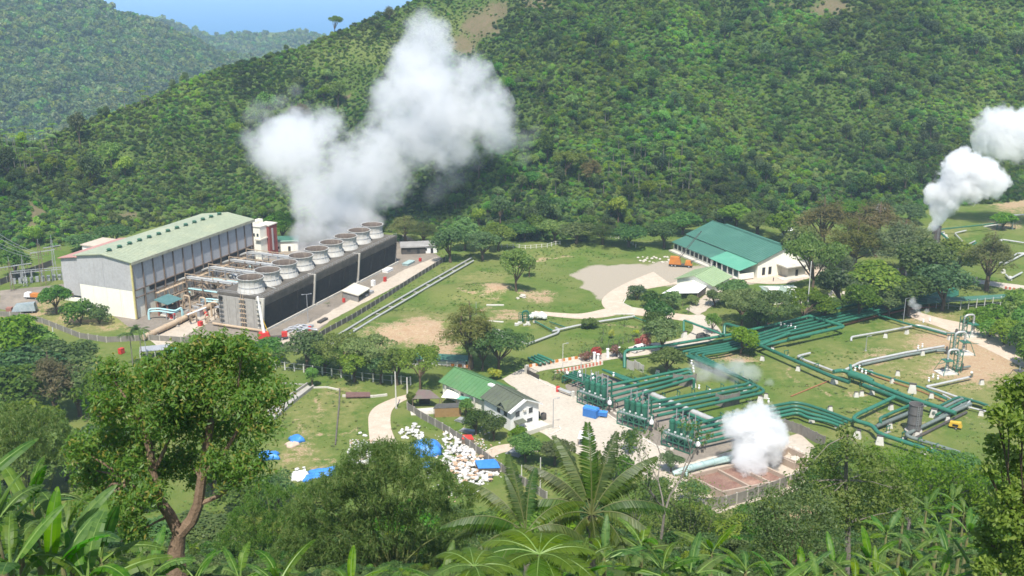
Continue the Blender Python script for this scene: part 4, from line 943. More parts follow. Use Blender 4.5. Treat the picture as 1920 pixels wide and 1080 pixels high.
# the paired white pipeline over the grass
for i, (lb, dx) in enumerate([('upper of the two long white pipes crossing the grass',-1),('lower of the two long white pipes crossing the grass',1)]):
    P_ = [g(605+2.6*dx, 651+4.2*dx, .7), g(700+2.4*dx, 593+3.8*dx, .7), g(800+2.1*dx, 535+3.2*dx, .7), g(886+1.8*dx, 486+2.6*dx, .7)]
    pipe(P_, .33, PSILV, lb, 'white_pipe', bands=11)
spm = None
for k in range(12):
    u_ = (k+.5)/12; q = g(606+u_*276, 651-u_*164)
    s_ = thing('pipe_sleeper', 'low concrete sleeper under the paired white pipes', 'support', q, math.atan2(g(886,486).y-g(604,652).y, g(886,486).x-g(604,652).x), 'sleepers of the paired white pipes')
    if spm is None: spm = MB().box((0,0,.14), (.5,2.6,.28)).mesh('block'); spm.materials.append(CONC)
    linkobj('block', spm, s_)

# clutter between hall and towers
cabm = MB().box((0,0,1.0), (1.6,1.0,1.9)).box((0,0,2.0), (1.75,1.15,.12)).mesh('body'); cabm.materials.append(GALV)
cabb = MB().box((0,0,.06), (1.9,1.3,.14)).mesh('plinth'); cabb.materials.append(CONCP)
rism = MB().tube(fillet([(0,0,0),(0,0,3.6),(0,1.9,3.6),(0,1.9,0)], .7), .24, 8).tube(fillet([(.7,0,0),(.7,0,2.6),(2.6,0,2.6)], .6), .2, 8).mesh('riser'); rism.materials.append(PTAN); shade(rism)
risv = MB().lathe((0,0,1.4), [(.2,0),(.45,.2),(.45,.6),(.2,.8)], 8).mesh('valve_body'); risv.materials.append(BROWNST)
rg = random.Random(31)
for k in range(34):
    a_, b_ = rg.uniform(5, 66), rg.uniform(-27, -5); typ = k % 2
    o = thing('equipment_cabinet' if typ else 'pipe_riser', 'grey equipment cabinet standing among the pipe racks beside the hall' if typ else 'tan bent pipe riser standing among the pipe racks beside the hall', 'cabinet' if typ else 'pipe', mid(a_, b_), R(AX+90*rg.randrange(4)), 'grey cabinets among the pipe racks' if typ else 'tan risers among the pipe racks', rg.uniform(.8, 1.5))
    linkobj('body' if typ else 'riser', cabm if typ else rism, o); linkobj('plinth' if typ else 'valve_body', cabb if typ else risv, o)
# ------------------------------------------------------------------ steam pipes of the separator field
def Z(P, z): return [g(*q, z) if len(q) == 2 else g(*q) for q in P]
def tri(a, i): return (a[0]+a[2]*i, a[1]+a[3]*i)
ORD = ['first', 'second', 'third', 'fourth', 'fifth', 'sixth']
GB = 'green steam pipes of the separator field'
# corridor pipes: from the second bank, round two elbows, up the valley
for i in range(4):
    P = [tri((1209,757,8,7.5), i), tri((1412,718,9,5.5), i), tri((1272,661,13,1.5), i), tri((1362,645,0,4.5), i), tri((1480,609,0,6), i), tri((1691,562,0,4.5), i), tri((1742,558,0,3), i), tri((1796,544,0,3), i)]
    pipe(Z(P, 2.3), .44, PGREEN, ORD[i]+' of the four long green pipes zigzagging from middle separators up the valley', 'steam_pipe', group=GB, rr=3.0)
P = [(1171,690,0),(1171,657,4.0),(1234,650,3.6),(1312,637,3),(1366,628,2.6),(1480,602,2.4),(1590,573,2.4),(1691,555,2.4),(1742,554,2.4),(1792,540,2.4)]
pipe(Z(P, 2.4), .46, PGREEN, 'topmost green corridor pipe ending in a dark riser by the gate', 'steam_pipe', group=GB, rr=1.6)
P = [(1257,654),(1366,636),(1480,606),(1600,582),(1691,560)]
pipe(Z(P, 1.1), .40, PGREEN, 'low green corridor pipe lying beneath the topmost one', 'steam_pipe', group=GB)
for i in range(4):
    P = [tri((1136,724,6,9.5), i), tri((1289,692,2.5,6), i)]; q = P[1]
    pipe([g(*P[0], 2.6), g(*P[1], 2.6), g(q[0]+5, q[1]+1, 2.6), g(q[0]+5, q[1]+1, 2.6)-Vector((0,0,2.6))], .43, PGREEN, ORD[i]+' of four green pipes running from nearest-gate separators to the vine covered wall', 'steam_pipe', group=GB, rr=1.0)
for i in range(5):
    P = [tri((1296,797,3,9), i), tri((1365,780,4,9), i), tri((1440,763,1.5,7), i), tri((1490,754,2,6.5), i), tri((1514,759,0,8), i), tri((1556,773,-2,5.5), i), tri((1597,789,-8,3), i)]
    pipe(Z(P[:7 if i < 4 else 3], 2.4-.15*i), .42, PGREEN, ORD[i]+' of the green pipes passing behind the steam and curving over the lawn', 'steam_pipe', group=GB, rr=3.5)
for i in range(5):
    P = [tri((1130,693,5,1.5), i), tri((1170,712,7,1.2), i)]
    pipe(Z(P, 2.0), .34, PGREEN, ORD[i]+' of the short green pipes between road bridge and first separators', 'steam_pipe', group=GB)
for i in range(4):
    P = [tri((991,671,6,-2), i), tri((1014,683,8,-2), i)]
    pipe([g(*P[0], .2), g(*P[0], 1.6), g(*P[1], 1.0), g(*P[1], .1)], .36, PGREEN, ORD[i]+' of the green pipes diving under the road by the dark tree', 'steam_pipe', group=GB, rr=.8)
def pp(P, z, r, m, lb, **k): return pipe(Z(P, z), r, m, lb, 'steam_pipe', **k)
pp([(1358,630,0),(1358,606,3.4),(1404,619,3.4),(1420,633,3.0),(1420,646,2.6),(1405,640,2.8)][:4]+[(1412,642,2.6),(1490,676),(1560,706),(1592,717)], 2.6, .55, PGREEN, 'main green pipe slanting across the lawn above its shadow', rr=1.5)
pp([(1563,697),(1580,694),(1602,703),(1630,716),(1700,744),(1792,775)], 2.6, .62, PGREEN, 'thick green pipe running on past the grey silencer', rr=2)
pp([(1618,722),(1676,743),(1712,757)], 2.4, .60, PGREEN, 'green pipe from the big vessel to the grey silencer')
pp([(1678,744),(1606,778),(1598,787),(1637,798),(1645,812),(1700,830),(1776,855)], 2.4, .55, PGREEN, 'green pipe doubling back then running down to the trees', rr=2)
pp([(1651,793),(1650,784),(1668,776),(1706,760)], 2.0, .42, PGREEN, 'short hooked green pipe left of the grey silencer', rr=1)
pp([(1642,800),(1720,768)], 1.4, .55, PGREY, 'thick grey pipe feeding the foot of the silencer')
pp([(1800,849),(1704,819),(1699,815),(1708,810),(1812,761),(1820,757)], 1.4, .48, PGREY, 'grey hairpin pipe in front of the silencer', rr=1.6)
pp([(1715,822),(1812,773)], .5, .38, STEEL, 'dark low pipe under the grey hairpin pipe')
pp([(1604,687),(1640,700),(1729,727),(1775,748)], 1.2, .32, PGREEN, 'slim green pipe parallel behind the thick one')
pp([(1606,691),(1640,705),(1729,734),(1770,752)], .4, .16, RUST, 'rusty thin line below the slim green pipe', bands=0)
pp([(1822,698,3.2),(1823,706,1.2),(1756,721,1.2),(1735,725,1.0),(1762,733,1.0),(1796,745,1.0)], 1.2, .36, PSILV, 'pale pipe bent from the third well across the dirt', rr=1.0)
pp([(1770,649),(1699,661),(1613,679),(1584,694)], 1.0, .38, PSILV, 'pale pipe from the middle well to the valve group', rr=2)
pp([(1770,654),(1699,666),(1615,684)], .7, .40, PGREY, 'dark pipe beside the pale one from the middle well', rr=2)
pp([(1596,640,.1),(1596,632),(1660,621),(1718,610),(1728,611),(1775,624)], 1.0, .36, PSILV, 'long pale pipe along the top of the lawn with steaming bend', rr=2)
pp([(1519,662),(1495,668),(1510,676),(1564,696)], 1.0, .36, PSILV, 'pale pipe making a sharp corner on the lawn', rr=.8)
pp([(1612,580,2.4),(1640,588),(1694,605),(1775,627)], 1.4, .34, PGREEN, 'slim green pipe leading from the corridor to the far well')
pp([(1518,593),(1584,612),(1530,624),(1478,636)], 3.0, .58, PGREEN, 'teal pipe folded in a sharp V over the corridor pipes', rr=1.5)
pp([(1423,647),(1480,625)], 2.8, .55, PGREEN, 'upper of two green pipes joining the main pipe by the round tree')
pp([(1420,650),(1518,630)], 2.0, .50, PGREEN, 'lower of two green pipes joining the main pipe by the round tree')
for i in range(4):
    P = [tri((1745,770,5,4), i), tri((1788,748,8,2.5), i), tri((1800,744,8,2.5), i), tri((1826,752,6,1.5), i), tri((1852,760,3,3), i)]
    pp(P, 1.8-.2*i, .36, PGREY if i % 2 else PGREEN, ORD[i]+' of the dark pipes looping beyond the silencer', rr=2.5)
pp([(1768,740),(1810,762),(1850,772)], 1.0, .25, PSILV, 'thin pale pipe running right of the silencer')
pp([(1810,762),(1822,748)], 1.6, .22, PSILV, 'short pale cross pipe near the white blocks')
pp([(1483,743),(1554,714)], .2, .17, RUST, 'rusty orange line laid over the lawn', bands=0)
pp([(1584,609),(1628,597),(1700,580),(1760,574)], .3, .3, RUST, 'rust brown pipe along the foot of the corridor', bands=0)
pp([(1207,733),(1348,793)], 1.4, .78, PSILV, 'big silver header pipe running diagonally behind the separators', bands=2.6)
pp([(1212,741),(1345,799)], .9, .45, PGREEN, 'green header pipe under the big silver one', bands=5)
pp([(1282,632,0),(1282,600,4.2),(1354,627,4.2),(1358,628,2.5)], 4, .36, PGREEN, 'green overhead pipe on a tall post by the road', rr=.8)
pp([(1188,594),(1240,614),(1268,628)], 1.0, .22, PGREEN, 'thin green pipe at the top of the garden')
pp([(987,646),(1046,624),(1049,618),(1042,615)], .8, .36, PSILV, 'pale pipe with rounded corner below the small wellhead', rr=1)
pp([(1036,621),(1080,611),(1130,602),(1190,593)], .9, .36, PSILV, 'pale pipe from small wellhead along the garden to the road', rr=2)
pp([(1003,602),(1038,621)], .8, .26, PGREEN, 'dark green pipe joining the small wellhead')
pp([(1030,603),(1062,614)], .6, .18, PGREEN, 'thin green pipe right of the small wellhead')
pp([(1262,889,.4),(1285,880),(1330,868),(1372,858)], 1.2, .78, PTEALW, 'wide pale teal pipe beside the red pond', bands=3.2, rr=2)
pp([(1290,893,.6),(1284,885),(1300,876),(1372,862)], 1.0, .45, PTEALW, 'pale teal branch bending down into the red pond', rr=1.2)
# white concrete supports
sup = MB().hull8([(-.8,-.6,-.1),(.8,-.6,-.1),(.8,.6,-.1),(-.8,.6,-.1)], [(-.5,-.4,1.5),(.5,-.4,1.5),(.5,.4,1.5),(-.5,.4,1.5)]).mesh('block'); sup.materials.append(POSTW)
sadd = MB().box((0,0,1.62), (1.3,.5,.24)).mesh('saddle'); sadd.materials.append(STEEL)
SUP = [(1429,675),(1496,694),(1564,718,1.4),(1605,743),(1615,741),(1635,738),(1670,767),(1668,802),(1635,722),(1673,717),(1710,735,1.8),(1683,703),(1746,745),(1750,781,1.6),(1556,770),(1522,791),(1570,801),(1607,820,1.5),(1649,832,1.6),(1732,850),(1750,841),(1719,818),(1776,789),(1816,764),(1839,778),(1633,701),(1397,735),(1425,753,1.3),(1436,746),(1301,725),(1233,700),(1220,655),(1554,602,1.2),(1573,607),(1435,626),(1448,658),(1283,632,1.4),(1700,625),(1660,632),(1780,636),(1729,665),(1840,720)]
for q in SUP:
    p = g(q[0], q[1]+1); k = q[2] if len(q) > 2 else 1.0
    s_ = thing('pipe_support', 'white tapered concrete block carrying the steam pipes', 'support', p, R(random.uniform(-30, 30)), 'white pipe supports', (k*.85, k*.85, k*.9))
    linkobj('block', sup, s_); linkobj('saddle', sadd, s_)
tp = MB().beam((-.7,0,0), (-.7,0,2.0), .16).beam((.7,0,0), (.7,0,2.0), .16).beam((-.9,0,1.9), (.9,0,1.9), .2).mesh('trestle'); tp.materials.append(PGREEN)
tb = MB().box((0,0,.12), (2.0,.7,.24)).mesh('footing'); tb.materials.append(CONC)
rows = [((1230,752),(1420,722),7),((1160,727),(1285,700),6),((1320,795),(1430,772),5),((1290,672),(1400,712),6),((1500,612),(1740,565),9),((1390,645),(1480,622),4),((1460,662),(1545,700),3),((1640,730),(1780,775),5),((1650,806),(1770,852),4)]
for a, b, n_ in rows:
    A_, B_ = g(*a), g(*b); an = math.atan2(B_.y-A_.y, B_.x-A_.x)+math.pi/2
    for k in range(n_):
        s_ = thing('pipe_trestle', 'small green steel trestle under the green pipes', 'support', A_.lerp(B_, (k+.5)/n_), an, 'green pipe trestles'); linkobj('trestle', tp, s_); linkobj('footing', tb, s_)
# vessels and valves on the lawn
p = g(1592, 716); vv = thing('header_vessel', 'fat dark green vessel where the two main pipes meet', 'vessel', p, math.atan2((g(1676,743)-g(1592,716)).y, (g(1676,743)-g(1592,716)).x))
MB().tube([(-.6,0,2.5),(0,0,2.5),(5,0,2.5),(7.5,0,2.5)], [.5,1.15,1.15,.62], 14).build('shell', PGREEN, vv, True, world=False)
MB().beam((.8,-.8,0), (.8,-.8,2), .2).beam((.8,.8,0), (.8,.8,2), .2).beam((4,-.8,0), (4,-.8,2), .2).beam((4,.8,0), (4,.8,2), .2).build('leg', PGREEN, vv, world=False)
MB().tube(fillet([(0,.9,2.5),(-1.5,3,2.5),(-2.2,3.4,4)], .8), .4, 10).build('nozzle', PGREEN, vv, True, world=False)
def valve(p, lb, k=.62):
    v_ = thing('valve', lb, 'valve', p, random.uniform(0, 3), 'white handwheel valves on the pipes', k)
    MB().lathe((0,0,0), [(.28,0),(.5,.5),(.5,1.0),(.28,1.35),(.12,1.5),(.12,2.1)], 10).build('body', WHITEP, v_, True, world=False)
    MB().lathe((0,0,2.05), [(.42,0),(.5,.06),(.42,.12)], 12).build('handwheel', WHITEP, v_, world=False)
for q in [(1602,706),(1610,702),(1615,709),(1622,712),(1470,623),(1476,626),(1482,622),(1463,620),(1490,628),(1246,652),(1238,655),(1757,722),(1748,719),(1740,726),(1728,661),(1720,664),(1742,612),(1730,614),(1296,693),(1299,702),(1300,709),(1150,716),(1236,776),(1310,740),(1330,748),(1440,766)]:
    valve(g(q[0], q[1], 0)+Vector((0, 0, 1.6)), 'white hand valve standing on the green pipework')
# separator banks: frame, four vessels, vents
def bank(lb, A, Bp, hh=4.3):
    A, Bp = g(*A), g(*Bp); an = math.atan2((Bp-A).y, (Bp-A).x); L = (Bp-A).length
    r = thing('separator_bank', lb, 'separator', A, an, 'banks of green separator vessels'); D = 4.2; hp = 3.4
    fr = MB()
    for k in range(6):
        x = L*k/5
        for y in (0, D): fr.beam((x,y,0), (x,y,hp), .2)
        fr.beam((x,0,hp), (x,D,hp), .2)
    for y in (0, D):
        for z in (.3, hp*.52, hp): fr.beam((0,y,z), (L,y,z), .18)
    for k in range(5):
        x0, x1 = L*k/5, L*(k+1)/5; fr.beam((x0,0,hp*.5 if k % 2 else hp), (x1,0,hp if k % 2 else hp*.5), .12); fr.beam((x0,D,0), (x1,D,hp), .12)
    fr.beam((L,0,0), (L,D,hp), .16).beam((L,0,hp), (L,D,0), .16)
    fr.build('frame', PGREEN, r, world=False)
    gr = MB().box((L/2,D*.5-1.3,hp+.05), (L,.9,.08)); gr.build('walkway', GALV, r, world=False)
    rl = MB(); 
    for k in range(11): rl.beam((L*k/10,-.05,hp), (L*k/10,-.05,hp+1.1), .06)
    rl.beam((0,-.05,hp+1.1), (L,-.05,hp+1.1), .07).beam((0,-.05,hp+.6), (L,-.05,hp+.6), .05); rl.build('railing', PGREEN, r, world=False)
    for k in range(4):
        x = L*(.17+.215*k); v = MB().lathe((x,D*.55,1.7), [(.12,-.2),(.45,.35),(.78,.9),(.78,hh+.3),(.66,hh+.62),(.3,hh+.82)], 16).build('vessel', PGREEN, r, True, world=False)
        rg_ = MB().lathe((x,D*.55,1.7), [(.80,1.3),(.86,1.3),(.86,1.5),(.80,1.5)], 16, False).lathe((x,D*.55,1.7), [(.80,hh),(.87,hh),(.87,hh+.14),(.80,hh+.14)], 16, False)
        o = rg_.build('band', PGREEN, r, world=False); o.parent = v
        sg = MB().box((x-.25,D*.55-.95,3.9), (.5,.1,.5), .3).build('sign_plate', WHITEP, r, world=False)
        MB().tube(fillet([(x+.55,D*.55+.9,1.5),(x+.55,D*.55+.9,9.4)], .5), .13, 6).build('vent_pipe', GALV, r, True, world=False)
        MB().tube(fillet([(x,D*.55,hh+2.3),(x,D*.55,hh+2.9),(x,D+1.4,hh+2.9),(x,D+1.4,2.5)], .7), .26, 8).build('outlet_pipe', PGREEN, r, True, world=False)
        MB().tube(fillet([(x,D*.55,1.6),(x,D*.55,.7),(x,D+2.0,.7)], .6), .24, 8).build('drain_pipe', PGREEN, r, True, world=False)
    sm_ = MB(); rg2 = random.Random(3)
    for k in range(9):
        x = rg2.uniform(.3, L+1.8); y = rg2.uniform(D*.2, D+1.4); sm_.tube(fillet([(x,y,.1),(x,y,rg2.uniform(1.2,2.8)),(x+rg2.uniform(-1.4,1.4),y+.5,rg2.uniform(1.2,2.8))], .4), .11, 6)
    o = sm_.build('small_pipe', STEEL, r, True, world=False); o['kind'] = 'stuff'
    hx_ = MB().lathe((L+1.3,D*.3,2.6), [(.1,-.5),(.55,-.2),(.62,.3),(.4,.8),(.14,1.0),(.14,1.8)], 12).build('control_valve', WHITEP, r, True, world=False)
    MB().beam((L+1.3,D*.3,0), (L+1.3,D*.3,2.2), .3).build('valve_stand', STEEL, r, world=False)
bank('bank of four green separator vessels nearest the road gate', (1082,755), (1130,773))
bank('middle bank of four green separator vessels beside the blue container', (1157,795), (1208,811))
bank('bank of four green separator vessels nearest the red pond', (1240,834), (1294,853))
# loose manifold left of the first bank
mf = thing('pipe_manifold', 'jumble of green valves and thin grey vents left of first separators', 'manifold', g(1070, 728), math.atan2((g(1132,772)-g(1082,754)).y, (g(1132,772)-g(1082,754)).x))
a_ = MB(); rg2 = random.Random(8)
for k in range(5): a_.tube(fillet([(-4,1+k*1.2,.6),(-4,1+k*1.2,2.6),(8,1+k*1.2,2.6),(8,1+k*1.2,.2)], .8), .28, 8)
for k in range(4): a_.tube([(-3+k*3,.6,1.4),(-3+k*3,7,1.4)], .3, 8)
a_.build('pipe', PGREEN, mf, True, world=False)
a_ = MB()
for k in range(9): a_.beam((rg2.uniform(-4,8),rg2.uniform(0,7),0), (0,0,0), .01) if False else a_.tube([(-3.5+1.3*k,1.5+(k*37 % 5),0),(-3.5+1.3*k,1.5+(k*37 % 5),4.2+(k % 3))], .11, 6)
a_.build('vent_pipe', GALV, mf, world=False)
a_ = MB()
for k in range(6): a_.lathe((-3+2*k,2+(k*3 % 5),2.8), [(.1,0),(.4,.3),(.4,.7),(.1,1.0)], 8)
a_.build('valve', WHITEP, mf, True, world=False)
hy = thing('hydrant_line', 'red and white pipe stub at the kerb by separators', 'pipe', g(1046, 735), math.atan2(g(1072,745).y-g(1046,735).y, g(1072,745).x-g(1046,735).x))
MB().tube([(0,0,1),(5,0,1)], .3, 8).tube([(0,.8,1),(5,.8,1)], .2, 8).build('pipe', PSILV, hy, True, world=False); MB().lathe((-.2,0,0), [(.4,0),(.4,1.5),(.2,1.8)], 10).lathe((-.6,1.0,0), [(.3,0),(.3,1.2),(.15,1.4)], 10).build('hydrant', REDP, hy, True, world=False); MB().box((5.6,.3,.9), (.7,.7,1.8)).build('post', POSTW, hy, world=False)
# wellheads
def well(lb, px, py, rz, sc=1.0, mirror=1, hU=7.2, sparse=False):
    w_ = thing('wellhead', lb, 'wellhead', g(px, py), rz, 'wellheads with green pipe gantries', sc); m_ = mirror
    wallpart('pad', CONCP, w_, [((0,0,.12),(5.6,4.4,.24))])
    tp_ = MB()
    for x, y in ((-1.2,-1.2),(1.2,-1.2),(1.2,1.2),(-1.2,1.2)): tp_.beam((x*2.1,y*2.1,0), (x,y,4.0), .16)
    tp_.beam((-1.3,-1.3,4), (1.3,-1.3,4), .16).beam((1.3,-1.3,4), (1.3,1.3,4), .16).beam((1.3,1.3,4), (-1.3,1.3,4), .16).beam((-1.3,1.3,4), (-1.3,-1.3,4), .16).box((0,0,4.05), (2.5,2.5,.08))
    tp_.beam((-1.3,-1.3,4), (-3.8*m_*-1,-1.4,3.6), .14); tp_.build('platform', PGREEN if not sparse else STEEL, w_, world=False)
    ch = MB()
    for z, r_ in ((.5,.5),(1.4,.42),(2.3,.42),(3.4,.36),(4.6,.36)): ch.lathe((0,0,z-.3), [(.22,-.3),(r_,-.1),(r_,.35),(.22,.55)], 10)
    ch.tube([(0,0,0),(0,0,5.4)], .2, 8).build('valve_stack', PSILV if not sparse else PGREY, w_, True, world=False)
    if not sparse:
        MB().tube(fillet([(0,0,5.0),(0,0,hU-.6),(0,0,hU),(-3.2*m_,0,hU),(-3.6*m_,0,.9)][0:1]+[(0,0,hU),(-3.4*m_,0,hU),(-3.4*m_,0,1.0)], 1.4), .34, 10).build('crossover_pipe', PSILV, w_, True, world=False)
        gt = MB()
        for x in (-2.6,-4.3):
            for y in (-.8,.8): gt.beam((x*m_,y,0), (x*m_,y,hU-.6), .2)
        for z in (1.8,3.6,5.4,hU-.6):
            for y in (-.8,.8): gt.beam((-2.6*m_,y,z), (-4.3*m_,y,z), .13)
            gt.beam((-2.6*m_,-.8,z), (-2.6*m_,.8,z), .13)
        for z in (0,1.8,3.6): gt.beam((-2.6*m_,-.8,z), (-4.3*m_,-.8,z+1.8), .1)
        gt.build('gantry', PGREEN, w_, world=False)
        MB().lathe((-5.4*m_,.4,.6), [(.3,-.6),(.42,0),(.42,1.6),(.25,1.9)], 10).build('muffler', STEEL, w_, True, world=False)
        MB().tube([(-3.4*m_,0,1.0),(-8.5*m_,1.0,1.0)], .34, 10).build('flow_pipe', PGREY, w_, True, world=False)
    return w_
well('farthest well with white arched pipe beside the lush green bank', 1822, 629, R(10))
well('middle well with teal gantry and white arched pipe', 1806, 663, R(8))
well('nearest well, its gantry on the right of a low platform', 1774, 699, R(12), mirror=-1)
well('bare dark well platform partly hidden by the big tree', 1908, 720, R(5), sparse=True)
w4 = thing('wellhead', 'small wellhead with lumpy white cover in the middle field', 'wellhead', g(985, 604), R(15))
fr = MB()
for x in (-2,-.7,.7,2):
    for y in (-1,1): fr.beam((x,y,0), (x,y,3.2), .16)
for z in (1.6,3.2):
    for y in (-1,1): fr.beam((-2,y,z), (2,y,z), .16)
fr.tube(fillet([(-1,0,0),(-1,0,4),(1,0,4),(1,0,0)], .9), .3, 8); fr.build('frame', PGREEN, w4, world=False)
lm = MB()
for k in range(7): lm.lathe((2.6+k*.7,1.6-.25*k+.5*(k % 2),1.4+.3*(k % 3)), [(.2,-.9),(.9,-.5),(1.0,.2),(.5,.8),(.1,1.0)], 8)
lm.build('cover', WHITEP, w4, True, world=False)
lm = MB(); rg2 = random.Random(5)
for k in range(9): lm.box((rg2.uniform(-4,3),rg2.uniform(-4,-1.2),.3), (rg2.uniform(.5,1.3),rg2.uniform(.4,.9),rg2.uniform(.4,.9)), rg2.uniform(0,3))
o = lm.build('block', POSTW, w4, world=False); o['kind'] = 'stuff'
# silencers
def silencer(lb, px, py, r_, ptop, m_):
    p = g(px, py); h_ = height_for(p, px, ptop); s_ = thing('silencer_stack', lb, 'silencer', p, 0)
    MB().lathe((0,0,0), [(r_,0),(r_,h_),(r_*.93,h_),(r_*.93,h_*.4)], 24, False).build('shell', m_, s_, True, world=False)
    MB().lathe((0,0,0), [(r_*1.25,0),(r_*1.25,.9),(r_,1.0)], 24).build('base', CONC, s_, world=False)
    for z in (.33,.66,.97): MB().lathe((0,0,h_*z), [(r_,0),(r_*1.05,0),(r_*1.05,.22),(r_,.22)], 24, False).build('band', STEEL, s_, world=False)
    ld = MB()
    for x in (-.25,.25): ld.beam((x,-r_-.25,0), (x,-r_-.25,h_), .07)
    for k in range(int(h_/.5)): ld.beam((-.25,-r_-.25,.4+k*.5), (.25,-r_-.25,.4+k*.5), .05)
    ld.build('ladder', GALV, s_, world=False); return s_
STKM = mat('stack_brown', (.105,.088,.080), (.080,.068,.062), .6, .85, .1, 3, stain=(.16,.14,.12), stain_amt=.5, streak=True)
silencer('dark round silencer stack blowing white steam', 1753, 457, 1.9, 424, STKM)
silencer('grey round silencer stack without steam among the pipes', 1712, 812, 1.75, 757, mat('stack_grey', (.165,.155,.15), (.125,.118,.113), .6, .85, .1, 3, stain=(.10,.09,.085), stain_amt=.5, streak=True))
bs = MB().box((0,0,.3), (14,3,.6)); o = thing('stone_apron', 'low grey stone apron at the foot of steaming stack', 'slab', g(1735, 462), R(4)); bs.build('slab', CONC, o, world=False)
# far right well pad
def rp(P, z, r, m, lb): return pipe(Z(P, z), r, m, lb, 'steam_pipe')
FR = [([(1763,430),(1840,422),(1870,418)],3.0,.3,PGREEN,'thin green pipe running right from the steaming stack'),([(1845,425),(1886,418)],3.0,.3,PSILV,'white pipe continuing the thin green one'),
 ([(1763,436,5),(1800,468,1.2),(1825,490)],1.2,.45,PGREEN,'dark green pipe sloping down from the steaming stack'),([(1769,461),(1812,460),(1828,452)],.8,.32,PSILV,'upper white pipe at the foot of steaming stack'),([(1771,466),(1796,466),(1822,488)],.8,.34,PSILV,'lower white pipe at the foot of steaming stack'),
 ([(1812,432),(1790,437),(1804,452)],1.0,.3,PSILV,'small white pipe with a sharp corner on the slope'),([(1800,476),(1830,455)],1.0,.35,PGREEN,'green pipe crossing behind the casuarina'),([(1808,484),(1836,470)],1.0,.35,PGREEN,'second green pipe crossing behind the casuarina'),
 ([(1866,456),(1878,449),(1930,457)],1.0,.36,PSILV,'white pipe with a bend near the right edge'),([(1850,470),(1878,451)],1.0,.36,PSILV,'white pipe dropping left from the bend'),
 ([(1874,494),(1908,475),(1940,476)],1.0,.40,PSILV,'upper of two parallel white pipes at right edge'),([(1883,495),(1918,477),(1945,478)],.8,.40,PSILV,'lower of two parallel white pipes at right edge'),
 ([(1886,515),(1893,523),(1916,511)],1.0,.36,PSILV,'white pipe corner above the right bridge'),([(1890,404),(1935,402)],5.0,.36,PSILV,'overhead white pipe at the far right well')]
for a in FR: rp(*a)
w5 = thing('wellhead', 'distant well gantry at the right edge of the hillside', 'wellhead', g(1880, 430), R(5)); fr = MB()
for x in (-3,-1,4,6):
    fr.beam((x,0,0), (x*.8,0,6.5), .22)
fr.beam((-3,0,6.4), (5,0,6.4), .3).beam((-3,0,3.2), (5,0,3.2), .2).beam((-3,0,6.4), (4,0,3), .2); fr.build('gantry', PGREEN, w5, world=False)
MB().tube(fillet([(-3,.5,3),(0,.5,3.4),(2,.5,3.2)], .4), .4, 8).lathe((4.5,0,0), [(.5,0),(.3,2),(.5,3),(.2,5)], 8).build('valve_stack', PSILV, w5, True, world=False)
for q in [(1881,512),(1893,525),(1835,480),(1808,480),(1768,440),(1776,452),(1773,446)]:
    s_ = thing('pipe_support', 'white tapered concrete block near the far right wells', 'support', g(*q), 0, 'white supports at the far right wells', 1.0); linkobj('block', sup, s_)
# ------------------------------------------------------------------ houses and sheds
def gable(name, label, cat, r0, r1, zr, half, eave, roofm, wallm, over=.6, hipped=False, ribs=True):
    """house from its ridge (two sight points at height zr), half width and eave height; local x along the ridge, y to the left"""
    a, b = g(*r0, zr), g(*r1, zr); d = (b-a); L = d.length; an = math.atan2(d.y, d.x)
    r = thing(name, label, cat, Vector((a.x, a.y, 0)), an)
    MB().add([(0,-half,0),(L,-half,0),(L,half,0),(0,half,0),(0,-half,eave),(L,-half,eave),(L,half,eave),(0,half,eave),(0,0,zr-.15),(L,0,zr-.15)], [(3,2,1,0),(0,1,5,4),(2,3,7,6),(1,2,6,9,5),(3,0,4,8,7),(4,5,9,8),(6,7,8,9)]).build('wall', wallm, r, world=False)
    k = (zr-eave)/half; e = over
    for s_ in (-1, 1):
        i0, i1 = (half*.8, L-half*.8) if hipped else (-e, L+e)
        q = [(-e,s_*(half+e),eave-k*e+.1),(L+e,s_*(half+e),eave-k*e+.1),(i1,0,zr+.1),(i0,0,zr+.1)]
        rf = MB().slab(q, .14).build('roof', roofm, r, world=False)
        if ribs:
            rb = MB()
            n_ = max(4, int(L/1.3))
            for j in range(n_+1):
                x = -e+.1+(L+2*e-.2)*j/n_; xi = min(max(x, i0), i1); rb.beam((x,s_*(half+e),eave-k*e+.14), (xi,0,zr+.14), .12, .07)
            o = rb.build('roof_rib', roofm, r, world=False); o['kind'] = 'stuff'
    if hipped:
        for x0, xr in ((-e, half*.8),(L+e, L-half*.8)): MB().slab([(x0,-half-e,eave-k*e+.09),(x0,half+e,eave-k*e+.09),(xr,0,zr+.09)], .14).build('roof', roofm, r, world=False)
    MB().beam((-e if not hipped else half*.8,0,zr+.18), (L+e if not hipped else L-half*.8,0,zr+.18), .4, .14).build('ridge_cap', roofm, r, world=False)
    return r, L
def window(r, c, w_, h_, ax='y'):       # frame and pane on a wall whose normal is local x or y
    f = MB(); sx = (w_+.2, .14, h_+.2) if ax == 'y' else (.14, w_+.2, h_+.2); q = (w_, .18, h_) if ax == 'y' else (.18, w_, h_)
    fo = MB().box(c, sx).build('window', WHITEP, r, world=False); po = MB().box(c, q).build('pane', GLASS, r, world=False); po.parent = fo
h1, L1 = gable('long_house', 'long house with bright green roof beside the pale road', 'house', (856,690), (936,722), 7.0, 5.2, 4.6, GREENROOF, CREAM, .9)
wallpart('skylight', WHITEP, h1, [((L1-1.5,-1.1,6.75),(2.6,1.2,.5))]); wallpart('veranda_post', POSTW, h1, [((2,-5.9,2),(.3,.3,4)),((8,-5.9,2),(.3,.3,4)),((14,-5.9,2),(.3,.3,4))])
